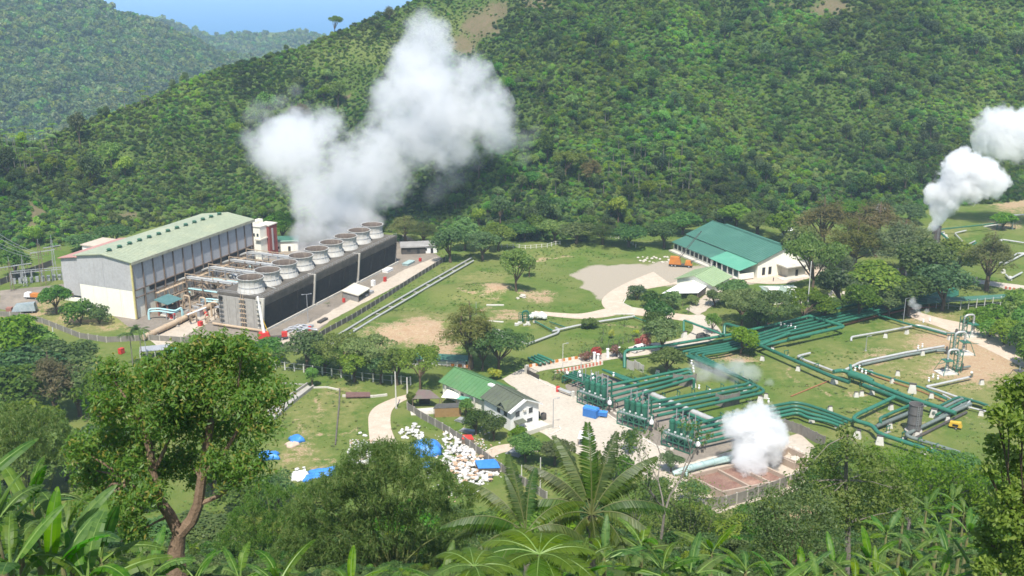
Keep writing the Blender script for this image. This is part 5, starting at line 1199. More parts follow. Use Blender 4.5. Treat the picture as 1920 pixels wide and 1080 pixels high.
wallpart('window', GLASS, h1, [((4,-5.25,2.6),(1.6,.12,1.2))]); wallpart('window', GLASS, h1, [((8,-5.25,2.6),(1.6,.12,1.2))])
h2, L2 = gable('white_house', 'two storey white house with mossy roof, gable facing the viewer', 'house', (934,722), (984,748), 7.9, 4.6, 5.7, OLIVEROOF, WHITEP, .8)
for y_ in (-2.4, 1.9): window(h2, (L2+.02, y_, 4.3), 1.3, 1.5, 'x')
window(h2, (L2+.02, 1.6, 1.6), 1.8, 1.1, 'x'); wallpart('air_conditioner', POSTW, h2, [((L2+.25,-.2,4.8),(.5,.8,.5))])
MB().slab([(L2-.2,-3.6,2.7),(L2+1.9,-3.6,2.3),(L2+1.9,-.6,2.3),(L2-.2,-.6,2.7)], .15).build('awning', OLIVEROOF, h2, world=False)
for s_ in (-1, 1): MB().slab([(L2-.1,0,8.0),(L2+.95,0,8.0),(L2+.95,s_*5.4,5.45),(L2-.1,s_*5.4,5.45)], .22).build('bargeboard', WHITEP, h2, world=False)
wallpart('window', GLASS, h2, [((L2-2.2,-4.65,4.3),(1.3,.12,1.5))]); wallpart('window', GLASS, h2, [((L2-5.2,-4.65,4.3),(1.3,.12,1.5))])
MB().add([(L2-5,-4.6,5.6),(L2-2,-4.6,5.6),(L2-3.5,-4.6,7.0),(L2-5,-3.0,6.5),(L2-2,-3.0,6.5),(L2-3.5,-1.6,7.0)], [(0,1,2),(3,5,4),(0,3,4,1),(0,2,5,3),(1,4,5,2)]).build('dormer', WHITEP, h2, world=False)
for s_ in (-1, 1): MB().slab([(L2-3.5,-5.2,7.15),(L2-3.5,-1.4,7.15),(L2-3.5+s_*2.0,-1.4,5.55),(L2-3.5+s_*2.0,-5.2,5.55)], .14).build('dormer_roof', OLIVEROOF, h2, world=False)
wallpart('terrace', CONCP, h2, [((L2+2.4,1.5,.25),(4.6,8,.5)),((L2+4.6,1.5,.8),(.2,8,.7))])
for i, q in enumerate([(1007,783),(1019,786)]):
    t_ = thing('water_tank', ['black water tank against the white house wall','black water tank standing apart on the road edge'][i], 'tank', g(*q)); MB().lathe((0,0,0), [(.8,0),(.8,1.5),(.7,1.7),(.2,1.85)], 14).build('shell', STEEL, t_, True, world=False); MB().lathe((0,0,1.84), [(.25,0),(.25,.12)], 10).build('lid', STEEL, t_, world=False)
def lean(name, label, Q, zs, m, posts=True, wall=None, cat='shed', th=.12, walls=()):
    """open shed: roof given by four sight points and heights, posts under its corners"""
    T_ = [g(q[0], q[1], z) for q, z in zip(Q, zs)]; c = sum(T_, Vector())/4; r = thing(name, label, cat, (c.x, c.y, 0))
    MB().slab(T_, th).build('roof', m, r)
    if posts:
        mb = MB()
        for p in T_: p2 = p.lerp(Vector((c.x, c.y, p.z)), .06); mb.beam((p2.x,p2.y,0), (p2.x,p2.y,p2.z-.1), .16)
        mb.build('post', BROWNST, r)
    if wall is not None:
        mb = MB(); E = [p.lerp(Vector((c.x, c.y, p.z)), .10) for p in T_]
        for i, j in walls or ((0,1),(1,2),(2,3),(3,0)):
            a, b = E[i], E[j]; nn = Vector((-(b-a).y, (b-a).x, 0)).normalized()*.08
            mb.add([(a-nn).xy.to_3d(), (b-nn).xy.to_3d(), (b+nn).xy.to_3d(), (a+nn).xy.to_3d(), a-nn-Vector((0,0,.14)), b-nn-Vector((0,0,.14)), b+nn-Vector((0,0,.14)), a+nn-Vector((0,0,.14))], [(3,2,1,0),(4,5,6,7),(0,1,5,4),(1,2,6,5),(2,3,7,6),(3,0,4,7)])
        mb.build('wall', wall, r)
    return r
lean('tin_shed', 'open shed with rusty brown roof left of the long house', [(772,748),(826,747),(806,731),(785,730)], (3.0,3.0,4.2,4.2), mat('rusty_roof', (.16,.11,.10), (.12,.10,.085), .5, .8, stain=(.12,.17,.10), stain_amt=.6), True, STEEL, walls=((2,3),))
lean('timber_shed', 'dark roofed shed with golden timber wall by the fence', [(812,766),(866,764),(862,755),(818,757)], (2.6,2.6,3.4,3.4), mat('black_roof', (.075,.075,.068), (.055,.055,.05), .6, .8), True, WOOD, walls=((0,1),(1,2)))
lean('green_awning', 'small bright teal awning between long house and timber shed', [(855,748),(884,752),(880,745),(864,742)], (3.0,3.0,3.4,3.4), TEALLT)
lean('white_canopy', 'cream canopy tucked under the long house eave', [(827,745),(868,748),(862,735),(838,730)], (2.2,2.2,3.0,3.0), CREAM)
p = g(794, 772); o = thing('concrete_slab', 'white concrete slab with dark car beside timber shed', 'slab', p, R(10)); wallpart('slab', CONCP, o, [((0,0,.1),(7,4,.2))])
lean('red_shed', 'tiny red roofed shed inside the grey fence', [(866,823),(889,824),(884,815),(867,815)], (1.5,1.5,1.9,1.9), REDP, True, BROWNST)
lean('white_tent', 'small white tent roof on the road edge', [(1083,822),(1118,826),(1109,812),(1088,807)], (2.3,2.3,3.0,3.0), WHITEP, True, None, 'tent')
for i, (q, w_) in enumerate([((870,791),(5,2.2)),((876,811),(4.6,1.6)),((964,852),(4,2.2)),((972,843),(3,1.4))]):
    o = thing('roof_sheets', ['stack of grey roofing sheets right of timber shed','grey roofing sheets behind the red shed','grey sheets leaning by the bushes near the fence','small pile of grey sheets behind the leaning ones'][i], 'sheets', g(*q), R(-35)); mb = MB()
    for k in range(5): mb.box((.1*k,.05*k,.15+.16*k), (w_[0]-.2*k,w_[1]-.1*k,.07), .05*k)
    mb.build('sheet', GALV, o, world=False); MB().box((0,0,.06), (w_[0]*.8,w_[1]*.7,.12)).build('pallet', WOOD, o, world=False)
# warehouse
wh, LW = gable('warehouse', 'big teal roofed warehouse below the forested hill', 'warehouse', (1338,415), (1472,464), 11.0, 12.4, 6.7, TEALROOF, CREAM, .9)
wallpart('roof_monitor', TEALROOF, wh, [((LW*.52,1.2,11.1),(LW*.74,1.5,.5))])
MB().slab([(-.5,-13.0,6.0),(LW*.60,-13.0,6.0),(LW*.60,-20.6,4.0),(-.5,-20.6,4.0)], .16).build('lean_to_roof', TEALROOF, wh, world=False)
MB().slab([(LW*.60,-12.9,6.25),(LW+.6,-12.9,6.25),(LW+.6,-21.5,4.2),(LW*.60,-21.5,4.2)], .16).build('porch_roof', TEALLT, wh, world=False)
wallpart('lean_to_wall', CREAM, wh, [((LW*.3,-19.5,2),(LW*.6,.3,4.0))])
for k in range(9): wallpart('lean_to_opening', DARK, wh, [((1.8+k*LW*.064,-19.72,2.3),(LW*.042,.16,1.9))])
for k in range(6): wallpart('porch_post', POSTW, wh, [((LW*.62+k*(LW*.38)/5,-21.1,2.1),(.4,.4,4.1))])
wallpart('plinth', CONCP, wh, [((LW*.8,-18,.5),(LW*.40,8.5,1.0)),((LW*.3,-20.5,.3),(LW*.62,2.4,.6))])
wallpart('porch_wall', CREAM, wh, [((LW+.3,-17.8,1.6),(.3,7,2.2))])
for k, y_ in enumerate((-9.5,-6.5)): wallpart('gable_window', DARK, wh, [((LW+.02,y_,2.5),(.16,1.4,3.0))])
wallpart('entrance', CONCP, wh, [((LW+2.2,3,2.2),(4.4,8.5,4.4))]); wallpart('entrance_door', DARK, wh, [((LW+4.45,3,1.6),(.12,1.2,2.6))]); wallpart('canopy', CONCP, wh, [((LW+3.2,2,4.7),(6.4,11,.4))]); wallpart('steps', CONCP, wh, [((LW+5.2,1,.15),(4,13,.3))])
# pale green house with the white shed roof
h3, L3 = gable('pale_house', 'pale green roofed house behind the white shed roof', 'house', (1303,516), (1336,500), 6.4, 7.2, 3.9, mat('light_green_roof', (.27,.36,.19), (.23,.31,.17), .25, .6, stain=(.35,.40,.24), stain_amt=.4), CREAM, .9)
for k in range(2): wallpart('window', GLASS, h3, [((5+3*k,-7.25,2.2),(1.3,.14,2.0))])
lean('carport', 'brilliant white shed roof in front of the pale house', [(1241,550),(1309,549),(1337,527),(1275,531)], (2.8,2.8,3.6,3.6), WHITEP, True, STEEL, 'shed', walls=((1,2),))
h4, L4 = gable('sage_house', 'low house with sage grey hipped roof among the trees', 'house', (1440,538), (1492,536), 4.6, 6.6, 2.9, SAGEROOF, CREAM, .7, True)
MB().slab([(L4*.62,0,4.5),(L4*.98,2,4.5),(L4*1.12,-7,2.7),(L4*.70,-9,2.7)], .14).build('roof_wing', SAGEROOF, h4, world=False)
hut, LH = gable('hut', 'tiny timber hut on the lower hillside', 'hut', (1648,383), (1664,391), 5, 2.2, 3.4, GREYROOF, WOOD, .5, False, False)
hut.location.z = Hs(hut.location.x, hut.location.y); wallpart('door', DARK, hut, [((LH*.5,-2.25,1.5),(1.2,.12,2.2))])
for i, (q, sz, rm, wm) in enumerate([((775,473),(10,6,3.2),GREYROOF,STEEL),((803,472),(7,5,3.4),GREYROOF,WHITEP),((533,468),(12,6,4.5),TEALROOF,CREAM),((1478,442),(5,4,3),WHITEP,WHITEP),((1490,462),(4.5,3,2.6),GALV,CREAM)]):
    o = thing('hut', ['grey roofed hut past the end of the cooling towers','white walled hut next to the dark tree','teal roofed shed hidden behind the pipe racks','small white hut in the trees above the warehouse','grey hut in the trees right of warehouse'][i], 'hut', G(*q), R(8)); a, b_, c_ = sz
    wallpart('wall', wm, o, [((0,0,c_/2-.3),(a,b_,c_+.6))]); MB().slab([(-a/2-.5,-b_/2-.6,c_-.1),(a/2+.5,-b_/2-.6,c_-.1),(a/2+.5,b_/2+.5,c_+.7),(-a/2-.5,b_/2+.5,c_+.7)], .15).build('roof', rm, o, world=False); wallpart('door', DARK, o, [((a*.2,-b_/2-.03,1.1),(1.1,.12,2.1))]); wallpart('window', DARK, o, [((-a*.2,-b_/2-.03,1.7),(1.4,.12,1.0))])
lean('yard_shelter', 'flat cream shelter roof in the cooling tower yard', [(640,545),(672,554),(694,540),(664,530)], (2.8,2.8,3.0,3.0), mat('cream_sheet', (.60,.56,.47), (.52,.48,.40), .5, .7), True, GREYROOF, 'shelter', .3, walls=((0,1),(2,3)))
# teal walkway roofs along the lower fence (left of the road)
for i, (q0, q1) in enumerate([((735,667),(795,668)),((800,667),(880,672)),((262,655),(318,650)),((318,655),(345,660))]):
    a, b_ = g(*q0, 2.6), g(*q1, 2.6); d = (b_-a); o = thing('covered_walkway', ['teal roofed pipe cover behind the row of trees','teal roofed pipe cover left of the dark acacia','white sheet roof under the two palms','teal sheet roof right of the two palms'][i], 'shelter', (a.x, a.y, 0), math.atan2(d.y, d.x)); L_ = d.length
    MB().slab([(0,-1.8,2.4),(L_,-1.8,2.4),(L_,1.4,3.0),(0,1.4,3.0)], .12).build('roof', [TEALROOF,TEALROOF,GALV,TEALLT][i], o, world=False); mb = MB()
    for k in range(5): mb.beam((L_*k/4,-1.5,0), (L_*k/4,-1.5,2.4), .2).beam((L_*k/4,1.2,0), (L_*k/4,1.2,2.8), .2)
    mb.build('post', POSTW, o, world=False)
    if i < 2: wallpart('white_tank', WHITEP, o, [((L_*.5,0,.8),(L_*.8,1.4,1.2))])
# ------------------------------------------------------------------ walls, fences, bridges
def post_fence(name, label, L, h_, step, pm, infill=None, rails=2, pw=.28, cat='fence', wire=GALV):
    W = [G(*q) for q in L]; r = thing(name, label, cat, W[0]); me_ = MB().box((0,0,h_/2-.2), (pw,pw,h_+.4)).mesh('post'); me_.materials.append(pm)
    for a, b_ in zip(W, W[1:]):
        d = b_-a; n_ = max(1, round(d.length/step)); an = math.atan2(d.y, d.x)
        for k in range(n_+(b_ == W[-1])):
            o = linkobj('post', me_, r); p = a+d*k/n_; o.location = Vector((p.x, p.y, Hs(p.x, p.y)))-W[0]; o.rotation_euler = (0,0,an)
        for k in range(n_):
            p, q = a+d*(k/n_), a+d*((k+1)/n_); p.z = Hs(p.x, p.y); q.z = Hs(q.x, q.y); o3 = Vector((0,0,1)); u = (q-p).normalized()*pw*.55
            if infill:
                MB().beam(p+u*.8+o3*(h_*.47), q-u*.8+o3*(h_*.47), .12, h_*.94).build('panel', infill, r)
            else:
                mb = MB()
                for j in range(rails): z_ = h_*(.35+.57*j/max(1, rails-1)); mb.beam(p+u+o3*z_, q-u+o3*z_, .07, .09)
                mb.build('rail', wire, r)
    return r
post_fence('perimeter_wall', 'grey concrete wall with pale posts along the front of the power plant', [(-40,590),(40,596),(80,606),(120,622),(150,634),(200,642),(280,638),(340,642),(400,645),(480,650),(560,660)], 2.0, 4.0, POSTC, WALLC)
post_fence('perimeter_wall', 'long dark wall between the cooling tower yard and the grass', [(560,660),(610,626),(660,599),(720,562),(770,529),(835,489)], 1.9, 3.2, CONC, CONCD)
post_fence('perimeter_wall', 'grey stone wall at the back of the substation on the left', [(-60,548),(0,535),(40,520),(80,505),(98,498)], 2.6, 4.0, CONC, CONCD)
post_fence('compound_wall', 'grey panel wall with pale posts curving past the white sacks', [(765,757),(764,768),(790,785),(830,807),(870,832),(905,858),(940,884),(985,912),(1025,938)], 2.2, 3.0, POSTC, WALLC)
post_fence('post_fence', 'white concrete post fence below the row of trees', [(500,690),(570,698),(640,708),(700,716),(770,722)], 2.6, 3.2, POSTW, None, 2, .34)
post_fence('rail_fence', 'white rail fence at the top of the field', [(940,465),(985,467),(1026,464),(1050,459)], 1.7, 2.6, POSTW, None, 2, .26, wire=POSTW)
post_fence('post_fence', 'line of white posts by the trees left of the warehouse', [(1145,447),(1165,449),(1182,456),(1192,464)], 1.6, 2.4, POSTW, None, 1, .26)
post_fence('corridor_fence', 'tall pale posts beneath the teal pipe corridor roof', [(1755,578),(1800,581),(1845,577),(1890,572)], 3.6, 3.2, POSTW, None, 2, .22)
post_fence('garden_wall', 'grey concrete wall pieces beside the gate pipe', [(1176,692),(1188,695)], 3.0, 1.6, CONC, CONC, 2, .3)
post_fence('garden_wall', 'low concrete wall pieces left of the round green tree', [(1190,690),(1206,700)], 2.6, 2.0, CONC, CONCP, 2, .3)
post_fence('retaining_wall', 'tall concrete wall hung with dark vines behind the pipe ends', [(1262,722),(1290,725),(1304,722)], 3.6, 2.2, WALLC, WALLC, 2, .3)
post_fence('retaining_wall', 'tall concrete wall right of the middle pipe run', [(1342,760),(1358,764),(1385,757)], 3.6, 2.2, WALLC, WALLC, 2, .3)
post_fence('retaining_wall', 'concrete wall between the lawn and the steaming pond', [(1470,805),(1500,815),(1545,838)], 3.0, 3.0, WALLC, WALLC, 2, .3)
post_fence('pond_wall', 'long grey wall in front of the red pond', [(1322,955),(1360,952),(1400,940),(1440,927),(1480,912),(1512,898)], 3.0, 3.4, POSTC, WALLC, 2, .32)
for i, q in enumerate([(1114,678),(1121,681),(1139,671),(1160,668)]):
    o = thing('gate_post', ['white gate post at the bridge end, left one','white gate post at the bridge end, beside the panel','white gate post across the road by the shrubs','white gate post next to the dark riser pipe'][i], 'gate post', g(*q)); wallpart('shaft', WHITEP, o, [((0,0,1.4),(.7,.7,2.8))]); wallpart('cap', WHITEP, o, [((0,0,2.9),(.9,.9,.2))])
# road bridge with red and white parapet
def parapet(name, label, a, b_, n_, h_=1.0, m2=None):
    A_, B_ = g(*a), g(*b_); d = B_-A_; r = thing(name, label, 'barrier', A_, math.atan2(d.y, d.x)); L_ = d.length
    for k in range(n_):
        mm = MB().box((L_*(k+.5)/n_,0,h_/2), (L_/n_-.02,.35,h_)); mm.build('block', (m2 or mat('faded_red', (.60,.16,.09), (.5,.13,.08), 1, .7)) if k % 2 else mat('faded_white', (.70,.62,.54), (.6,.52,.45), 1, .7), r, world=False)
    MB().box((L_/2,0,-.1), (L_,.6,.35)).build('base', CONCP, r, world=False); return r
parapet('road_barrier', 'red and white striped barrier on the near side of the bridge', (1040,701), (1130,683), 27)
parapet('road_barrier', 'orange and rust barrier on the far side of the bridge', (985,690), (1083,673), 16, .9, ORANGE)
parapet('road_barrier', 'red and white barrier of the small bridge under the casuarina', (1782,524), (1804,527), 9)
parapet('road_barrier', 'orange railing behind the small bridge', (1808,523), (1832,524), 9, 1.0, ORANGE)
parapet('road_barrier', 'red and white barrier at the right edge of the picture', (1880,541), (1930,549), 13)
pk = parapet('road_barrier', 'orange and white barrier below the dark acacia', (812,683), (880,690), 10, .9, ORANGE)
lean('corridor_roof', 'long teal roof over the pipe corridor at right', [(1738,569),(1890,559),(1890,551),(1738,560)], (2.9,2.9,3.3,3.3), TEALROOF, True, None, 'shelter')
gt = thing('gate', 'open steel gate at the yard entrance by the road', 'gate', g(988, 701), math.atan2(g(1010,712).y-g(988,701).y, g(1010,712).x-g(988,701).x)); mb = MB(); L_ = (g(1010,712)-g(988,701)).length
for k in range(10): mb.beam((L_*k/9,0,.1), (L_*k/9,0,2.4), .08)
mb.beam((0,0,2.4), (L_,0,2.4), .1).beam((0,0,.2), (L_,0,.2), .1); mb.build('bars', STEEL, gt, world=False); wallpart('gate_pier', CONCP, gt, [((-.4,0,1.3),(.7,.7,2.7))]); wallpart('panel', STEEL, gt, [((L_*.5,.12,.75),(L_,.06,1.3))])
# kerbs
def kerb(label, L, m=CONCP):
    W = [g(*q) for q in L]; r = thing('kerb', label, 'kerb', W[0])
    for a, b_ in zip(W, W[1:]):
        n_ = max(1, int((b_-a).length/2.2))
        for k in range(n_): MB().beam(a.lerp(b_, k/n_)+Vector((0,0,.1)), a.lerp(b_, (k+.97)/n_)+Vector((0,0,.1)), .4, .26).build('kerb_stone', m, r)
kerb('pale kerb along the separators side of the road yard', [(992,704),(1025,722),(1060,736),(1100,756),(1140,778),(1200,820),(1232,838),(1290,873),(1345,857)])
kerb('pale kerb edging the road curve by the pad', [(1174,559),(1168,569),(1184,577),(1222,583),(1262,588)])
kerb('pale kerb round the house garden', [(1002,806),(1028,806),(1048,800),(1052,806),(1030,816)])
# ponds
PZ = 2.2; pa, pb, pc, pd_ = g(1291,890,PZ), g(1354,921,PZ), g(1482,896,PZ), g(1410,862,PZ)
ex, ey = (pb-pa), (pd_-pa)
pond = thing('settling_pond', 'red brown walled settling pond under the puff of steam', 'pond', (pa.x, pa.y, 0))
def pw(a, b_, h_, name='wall', w_=.45, m=BASINW): MB().beam(a.xy.to_3d()+Vector((0,0,h_/2)), b_.xy.to_3d()+Vector((0,0,h_/2)), w_, h_).build(name, m, pond)
pw(pa, pb, PZ); pw(pb, pc, PZ); pw(pa, pd_, PZ); pw(pd_, pc, PZ-.01); pw(pa.lerp(pd_, .45), pb.lerp(pc, .42), PZ-.25, 'divider'); pw(pa.lerp(pd_, .72), pb.lerp(pc, .72), PZ-.2, 'divider')
def sludge(poly, z, name='sediment'):
    rg_ = random.Random(z); n_ = 14; V = []; a, b_, c, d = poly
    for i in range(n_):
        for j in range(n_): p = a.lerp(b_, i/(n_-1)).lerp(d.lerp(c, i/(n_-1)), j/(n_-1)); V.append((p.x-pa.x, p.y-pa.y, z+rg_.uniform(-.12,.16)+.5*math.exp(-((i-3)**2+(j-9)**2)/9)))
    o = linkobj(name, np_mesh(name, V, grid_faces(n_, n_), MUD, True), pond)
sludge((pa, pb, pc, pd_), 1.15)
pond2 = thing('settling_pond', 'farther dry settling pond with stony banks right of the steam', 'pond', g(1480, 868)); qa = [g(1405,868,1.2),g(1480,897,1.2),g(1512,872,1.2),g(1440,846,1.2)]
for i in range(4): MB().beam(qa[i].xy.to_3d()+Vector((0,0,.6)), qa[(i+1) % 4].xy.to_3d()+Vector((0,0,.6)), .4, 1.3).build('wall', BASINW, pond2)
pond3 = thing('settling_pond', 'pale walled tank at the right end of the ponds', 'pond', g(1500, 855)); qa = [g(1455,852,1.8),g(1490,868,1.8),g(1512,853,1.8),g(1478,838,1.8)]
for i in range(4): MB().beam(qa[i].xy.to_3d()+Vector((0,0,.9)), qa[(i+1) % 4].xy.to_3d()+Vector((0,0,.9)), .4, 1.8).build('wall', BASINW, pond3)
rkm = []
for k in range(4):
    bm = bmesh.new(); bmesh.ops.create_icosphere(bm, subdivisions=2, radius=1.0); rg_ = random.Random(k)
    for v in bm.verts: v.co *= rg_.uniform(.72, 1.15); v.co.z *= .7
    me_ = bpy.data.meshes.new('boulder'); bm.to_mesh(me_); bm.free(); me_.materials.append(ROCK); rkm.append(me_)
def rock(q, s_, lb, grp=None):
    o = linkobj('boulder', rkm[random.randrange(4)]); tag(o, lb, 'rock', grp); p = G(*q); o.location = p+Vector((0,0,s_*.25)); o.rotation_euler = (0,0,random.uniform(0,6)); o.scale = (s_*random.uniform(.8,1.3), s_, s_*random.uniform(.7,1.1)); return o
rock((980,557), 1.5, 'large pale boulder in the grassy field below the small tree'); rock((971,560), .7, 'small pale rock left of the large boulder')
for k in range(26): rock((random.uniform(1440,1512), random.uniform(840,866)), random.uniform(.35,.95), 'pale rock heaped on the banks of the ponds', 'rocks by the ponds')
for k in range(18): rock((random.uniform(1200,1265), random.uniform(830,905)), random.uniform(.25,.7), 'pale rock in the rubble by the bare tree', 'rocks by the bare tree')
for k in range(16): rock((random.uniform(1545,1592), random.uniform(548,572)), random.uniform(.5,1.2), 'pale rock of the stony bank in the trees', 'rocks of the stony bank')
for k in range(12): rock((random.uniform(1145,1165), random.uniform(768,777)), random.uniform(.25,.5), 'pale rubble lump beside the blue containers', 'rubble by the blue containers')
for k in range(24): rock((random.uniform(1195,1260), random.uniform(482,494)), random.uniform(.3,.8), 'grey debris lump near the orange truck', 'debris near the orange truck')
# drain channel and culvert on the lower lawn
for i, (L_, Rr_) in enumerate([([(500,778),(540,748),(578,722)],[(512,786),(550,753),(586,726)])]): road('drain_floor', L_, Rr_, CONC, .03)
def lowwall(label, L, h_=.8, w_=.35, m=CONC, name='drain_wall', cat='wall'):
    W = [g(*q) for q in L]; r = thing(name, label, cat, W[0])
    for a, b_ in zip(W, W[1:]): MB().beam(a+Vector((0,0,h_/2-.1)), b_+Vector((0,0,h_/2-.1)), w_, h_).build('section', m, r)
lowwall('left side of the concrete drain on the lower lawn', [(498,778),(538,747),(577,721)]); lowwall('right side of the concrete drain on the lower lawn', [(514,788),(552,755),(588,727)], 1.0)
lowwall('thin pale edging along the top of the lawn', [(525,719),(574,722)], .4); lowwall('pale curb curving to the right on the lawn', [(588,728),(612,727),(636,732)], .5, .4, CONCP)
lowwall('narrow dark ditch wall running down the lawn', [(637,730),(636,760),(632,800),(629,835)], .5, .35, CONCD)
lowwall('long low pale edge of the reddish plate', [(642,744),(700,745),(726,742)], .7, .5, CONCP)
o = thing('rusty_plate', 'reddish brown flat cover beside the curving gravel road', 'cover', g(669, 741)); MB().slab([g(648,744,.7)-o.location, g(694,743,.7)-o.location, g(694,735,.7)-o.location, g(648,735,.7)-o.location], .25).build('plate', mat('red_brown_plate', (.17,.095,.08), (.13,.075,.065), 1, .8), o, world=False)
for i, L in enumerate([[(912,573),(945,573)],[(912,603),(944,605)],[(1188,590),(1150,590)]]): lowwall(['upper pale strip on the field left of the small wellhead','lower pale strip on the field left of the small wellhead','pale strip at the road corner'][i], L, .5, .7, CONCP, 'curb_strip', 'curb')
sheet('stone_apron', [(912,620),(935,618),(985,640),(985,646),(955,640)], CONC, .04)
# ------------------------------------------------------------------ vehicles, poles, sacks, tarps
def wheels(r, xs, y, rad=.38, wd=.25):
    for x in xs:
        for s_ in (-1, 1):
            w_ = MB().tube([(x,s_*y-wd/2,rad),(x,s_*y+wd/2,rad)], rad, 12).build('wheel', TYRE, r, True, world=False)
            q = MB().tube([(x,s_*y-wd/2-.02,rad),(x,s_*y+wd/2+.02,rad)], rad*.55, 10).build('rim', GALV, r, world=False); q.parent = w_
def car(name, label, q, rz, L, W, Hh, m, van=True):
    r = thing(name, label, 'van' if van else 'car', g(*q), rz); hL, hW = L/2, W/2
    pr = [(-hL,.35),(-hL,Hh*.62),(-hL*.94,Hh*.97),(hL*.42,Hh),(hL*.72,Hh*.62),(hL,Hh*.50),(hL,.35)] if van else [(-hL,.35),(-hL,Hh*.58),(-hL*.8,Hh*.62),(-hL*.6,Hh),(hL*.15,Hh),(hL*.42,Hh*.62),(hL,Hh*.52),(hL,.35)]
    n = len(pr); V = [(x, s_*hW*(1 if z < Hh*.66 else .86), z) for s_ in (-1, 1) for x, z in pr]
    MB().add(V, [tuple(range(n)), tuple(range(2*n-1, n-1, -1))]+[(i, (i+1) % n, n+(i+1) % n, n+i) for i in range(n)]).build('body', m, r, world=False)
    a = MB()
    for s_ in (-1, 1):
        for k in range(3): x0 = -hL*.85+k*L*.24; a.hull8([(x0,s_*(hW*.98)-.03,Hh*.66),(x0+L*.2,s_*(hW*.98)-.03,Hh*.66),(x0+L*.2,s_*(hW*.98)+.03,Hh*.66),(x0,s_*(hW*.98)+.03,Hh*.66)], [(x0,s_*hW*.88-.03,Hh*.92),(x0+L*.17,s_*hW*.88-.03,Hh*.92),(x0+L*.17,s_*hW*.88+.03,Hh*.92),(x0,s_*hW*.88+.03,Hh*.92)])
    a.build('side_window', GLASS, r, world=False)
    x0, z0, x1, z1 = (hL*.74,Hh*.63,hL*.45,Hh*.97) if van else (hL*.42,Hh*.64,hL*.18,Hh*.97)
    MB().slab([(x0,-hW*.8,z0),(x0,hW*.8,z0),(x1,hW*.75,z1),(x1,-hW*.75,z1)], .06).build('windscreen', GLASS, r, world=False)
    for s_ in (-1, 1): MB().box((hL+.01,s_*hW*.7,Hh*.42), (.08,.3,.16)).build('headlight', POSTW, r, world=False)
    wheels(r, (-hL*.6, hL*.62), hW-.1); return r
car('van', 'white van on the valley road half behind the green pipe', (1197,659), math.atan2(g(1220,652).y-g(1180,664).y, g(1220,652).x-g(1180,664).x)+math.pi, 5.0, 1.8, 2.1, WHITEP)
car('car', 'dark car parked where the road meets the pipes', (1318,634), R(30), 4.6, 1.8, 1.75, STEEL, False)
tk = thing('truck', 'orange crane truck parked before the teal roofed warehouse', 'truck', g(1276, 500), R(-14))
wallpart('chassis', STEEL, tk, [((0,0,.9),(9.4,2.2,.4))]); MB().hull8([(-4.7,-1.25,1.1),(.2,-1.25,1.1),(.2,1.25,1.1),(-4.7,1.25,1.1)], [(-4.2,-1.2,4.0),(-.6,-1.2,4.0),(-.6,1.2,4.0),(-4.2,1.2,4.0)]).build('body', ORANGE, tk, world=False)
MB().hull8([(1.6,-1.2,1.0),(4.7,-1.2,1.0),(4.7,1.2,1.0),(1.6,1.2,1.0)], [(2.0,-1.1,2.7),(3.7,-1.1,2.7),(3.7,1.1,2.7),(2.0,1.1,2.7)]).build('cab', ORANGE, tk, world=False); wallpart('windscreen', GLASS, tk, [((4.25,0,2.0),(.3,1.9,.8))]); wheels(tk, (-3.4,-2.0,3.4), 1.05, .55, .4)
bo = MB(); a, b_ = Vector((-.4,0,3.6)), Vector((7.5,2.5,14.5)); sd = Vector((.0,.5,0)); up_ = Vector((-.4,0,.3))
for o1 in (sd, -sd, up_*1.6): bo.beam(a+o1, b_+o1*.3, .12)
for k in range(12):
    p, q = a.lerp(b_, k/12), a.lerp(b_, (k+1)/12); f0, f1 = 1-.7*k/12, 1-.7*(k+1)/12
    bo.beam(p+sd*f0, q-sd*f1, .07).beam(p-sd*f0, q+up_*1.6*f1, .07).beam(p+sd*f0, q+up_*1.6*f1, .07)
bo.build('boom', STEEL, tk, world=False)
cr = thing('crane_truck', 'red crane truck with raised white boom at the cooling tower corner', 'crane', g(502, 638), R(12))
wallpart('chassis', STEEL, cr, [((1.5,0,.9),(9,2.2,.4))]); MB().hull8([(-3,-1.2,1),(1,-1.2,1),(1,1.2,1),(-3,1.2,1)], [(-2.6,-1.1,2.8),(.4,-1.1,2.8),(.4,1.1,2.8),(-2.6,1.1,2.8)]).build('cab', REDP, cr, world=False)
MB().box((5.4,0,1.8), (1.8,2,1.3)).build('cabin', REDP, cr, world=False); wallpart('window', GLASS, cr, [((-2.95,0,2.1),(.3,1.8,.7))]); wheels(cr, (-1.8,2.8,4.6), 1.05, .55, .4)
MB().beam((-1,0,2.6), (-1.9,.4,11.6), .9, .8).beam((-1.6,.3,9.0), (-2.2,.55,14.8), .6, .5).build('boom', WHITEP, cr, world=False); MB().beam((.3,0,2.6), (-1.4,.3,8.2), .25).build('ram', YELLOW, cr, world=False)
ho = thing('hose_pile', 'heap of grey hoses and pipes beside the red crane', 'pipes', g(540, 622), R(20)); mb = MB(); rg2 = random.Random(2)
for k in range(9): x = rg2.uniform(-5,3); mb.tube([(x+q*1.1, rg2.uniform(-.3,.3)+(k-4)*.6, .35+.9*math.sin(q*.55)**2) for q in range(7)], .22, 7)
mb.build('hose', GALV, ho, True, world=False); wallpart('drum', REDP, ho, [((7,-1,.7),(.9,.9,1.4))])
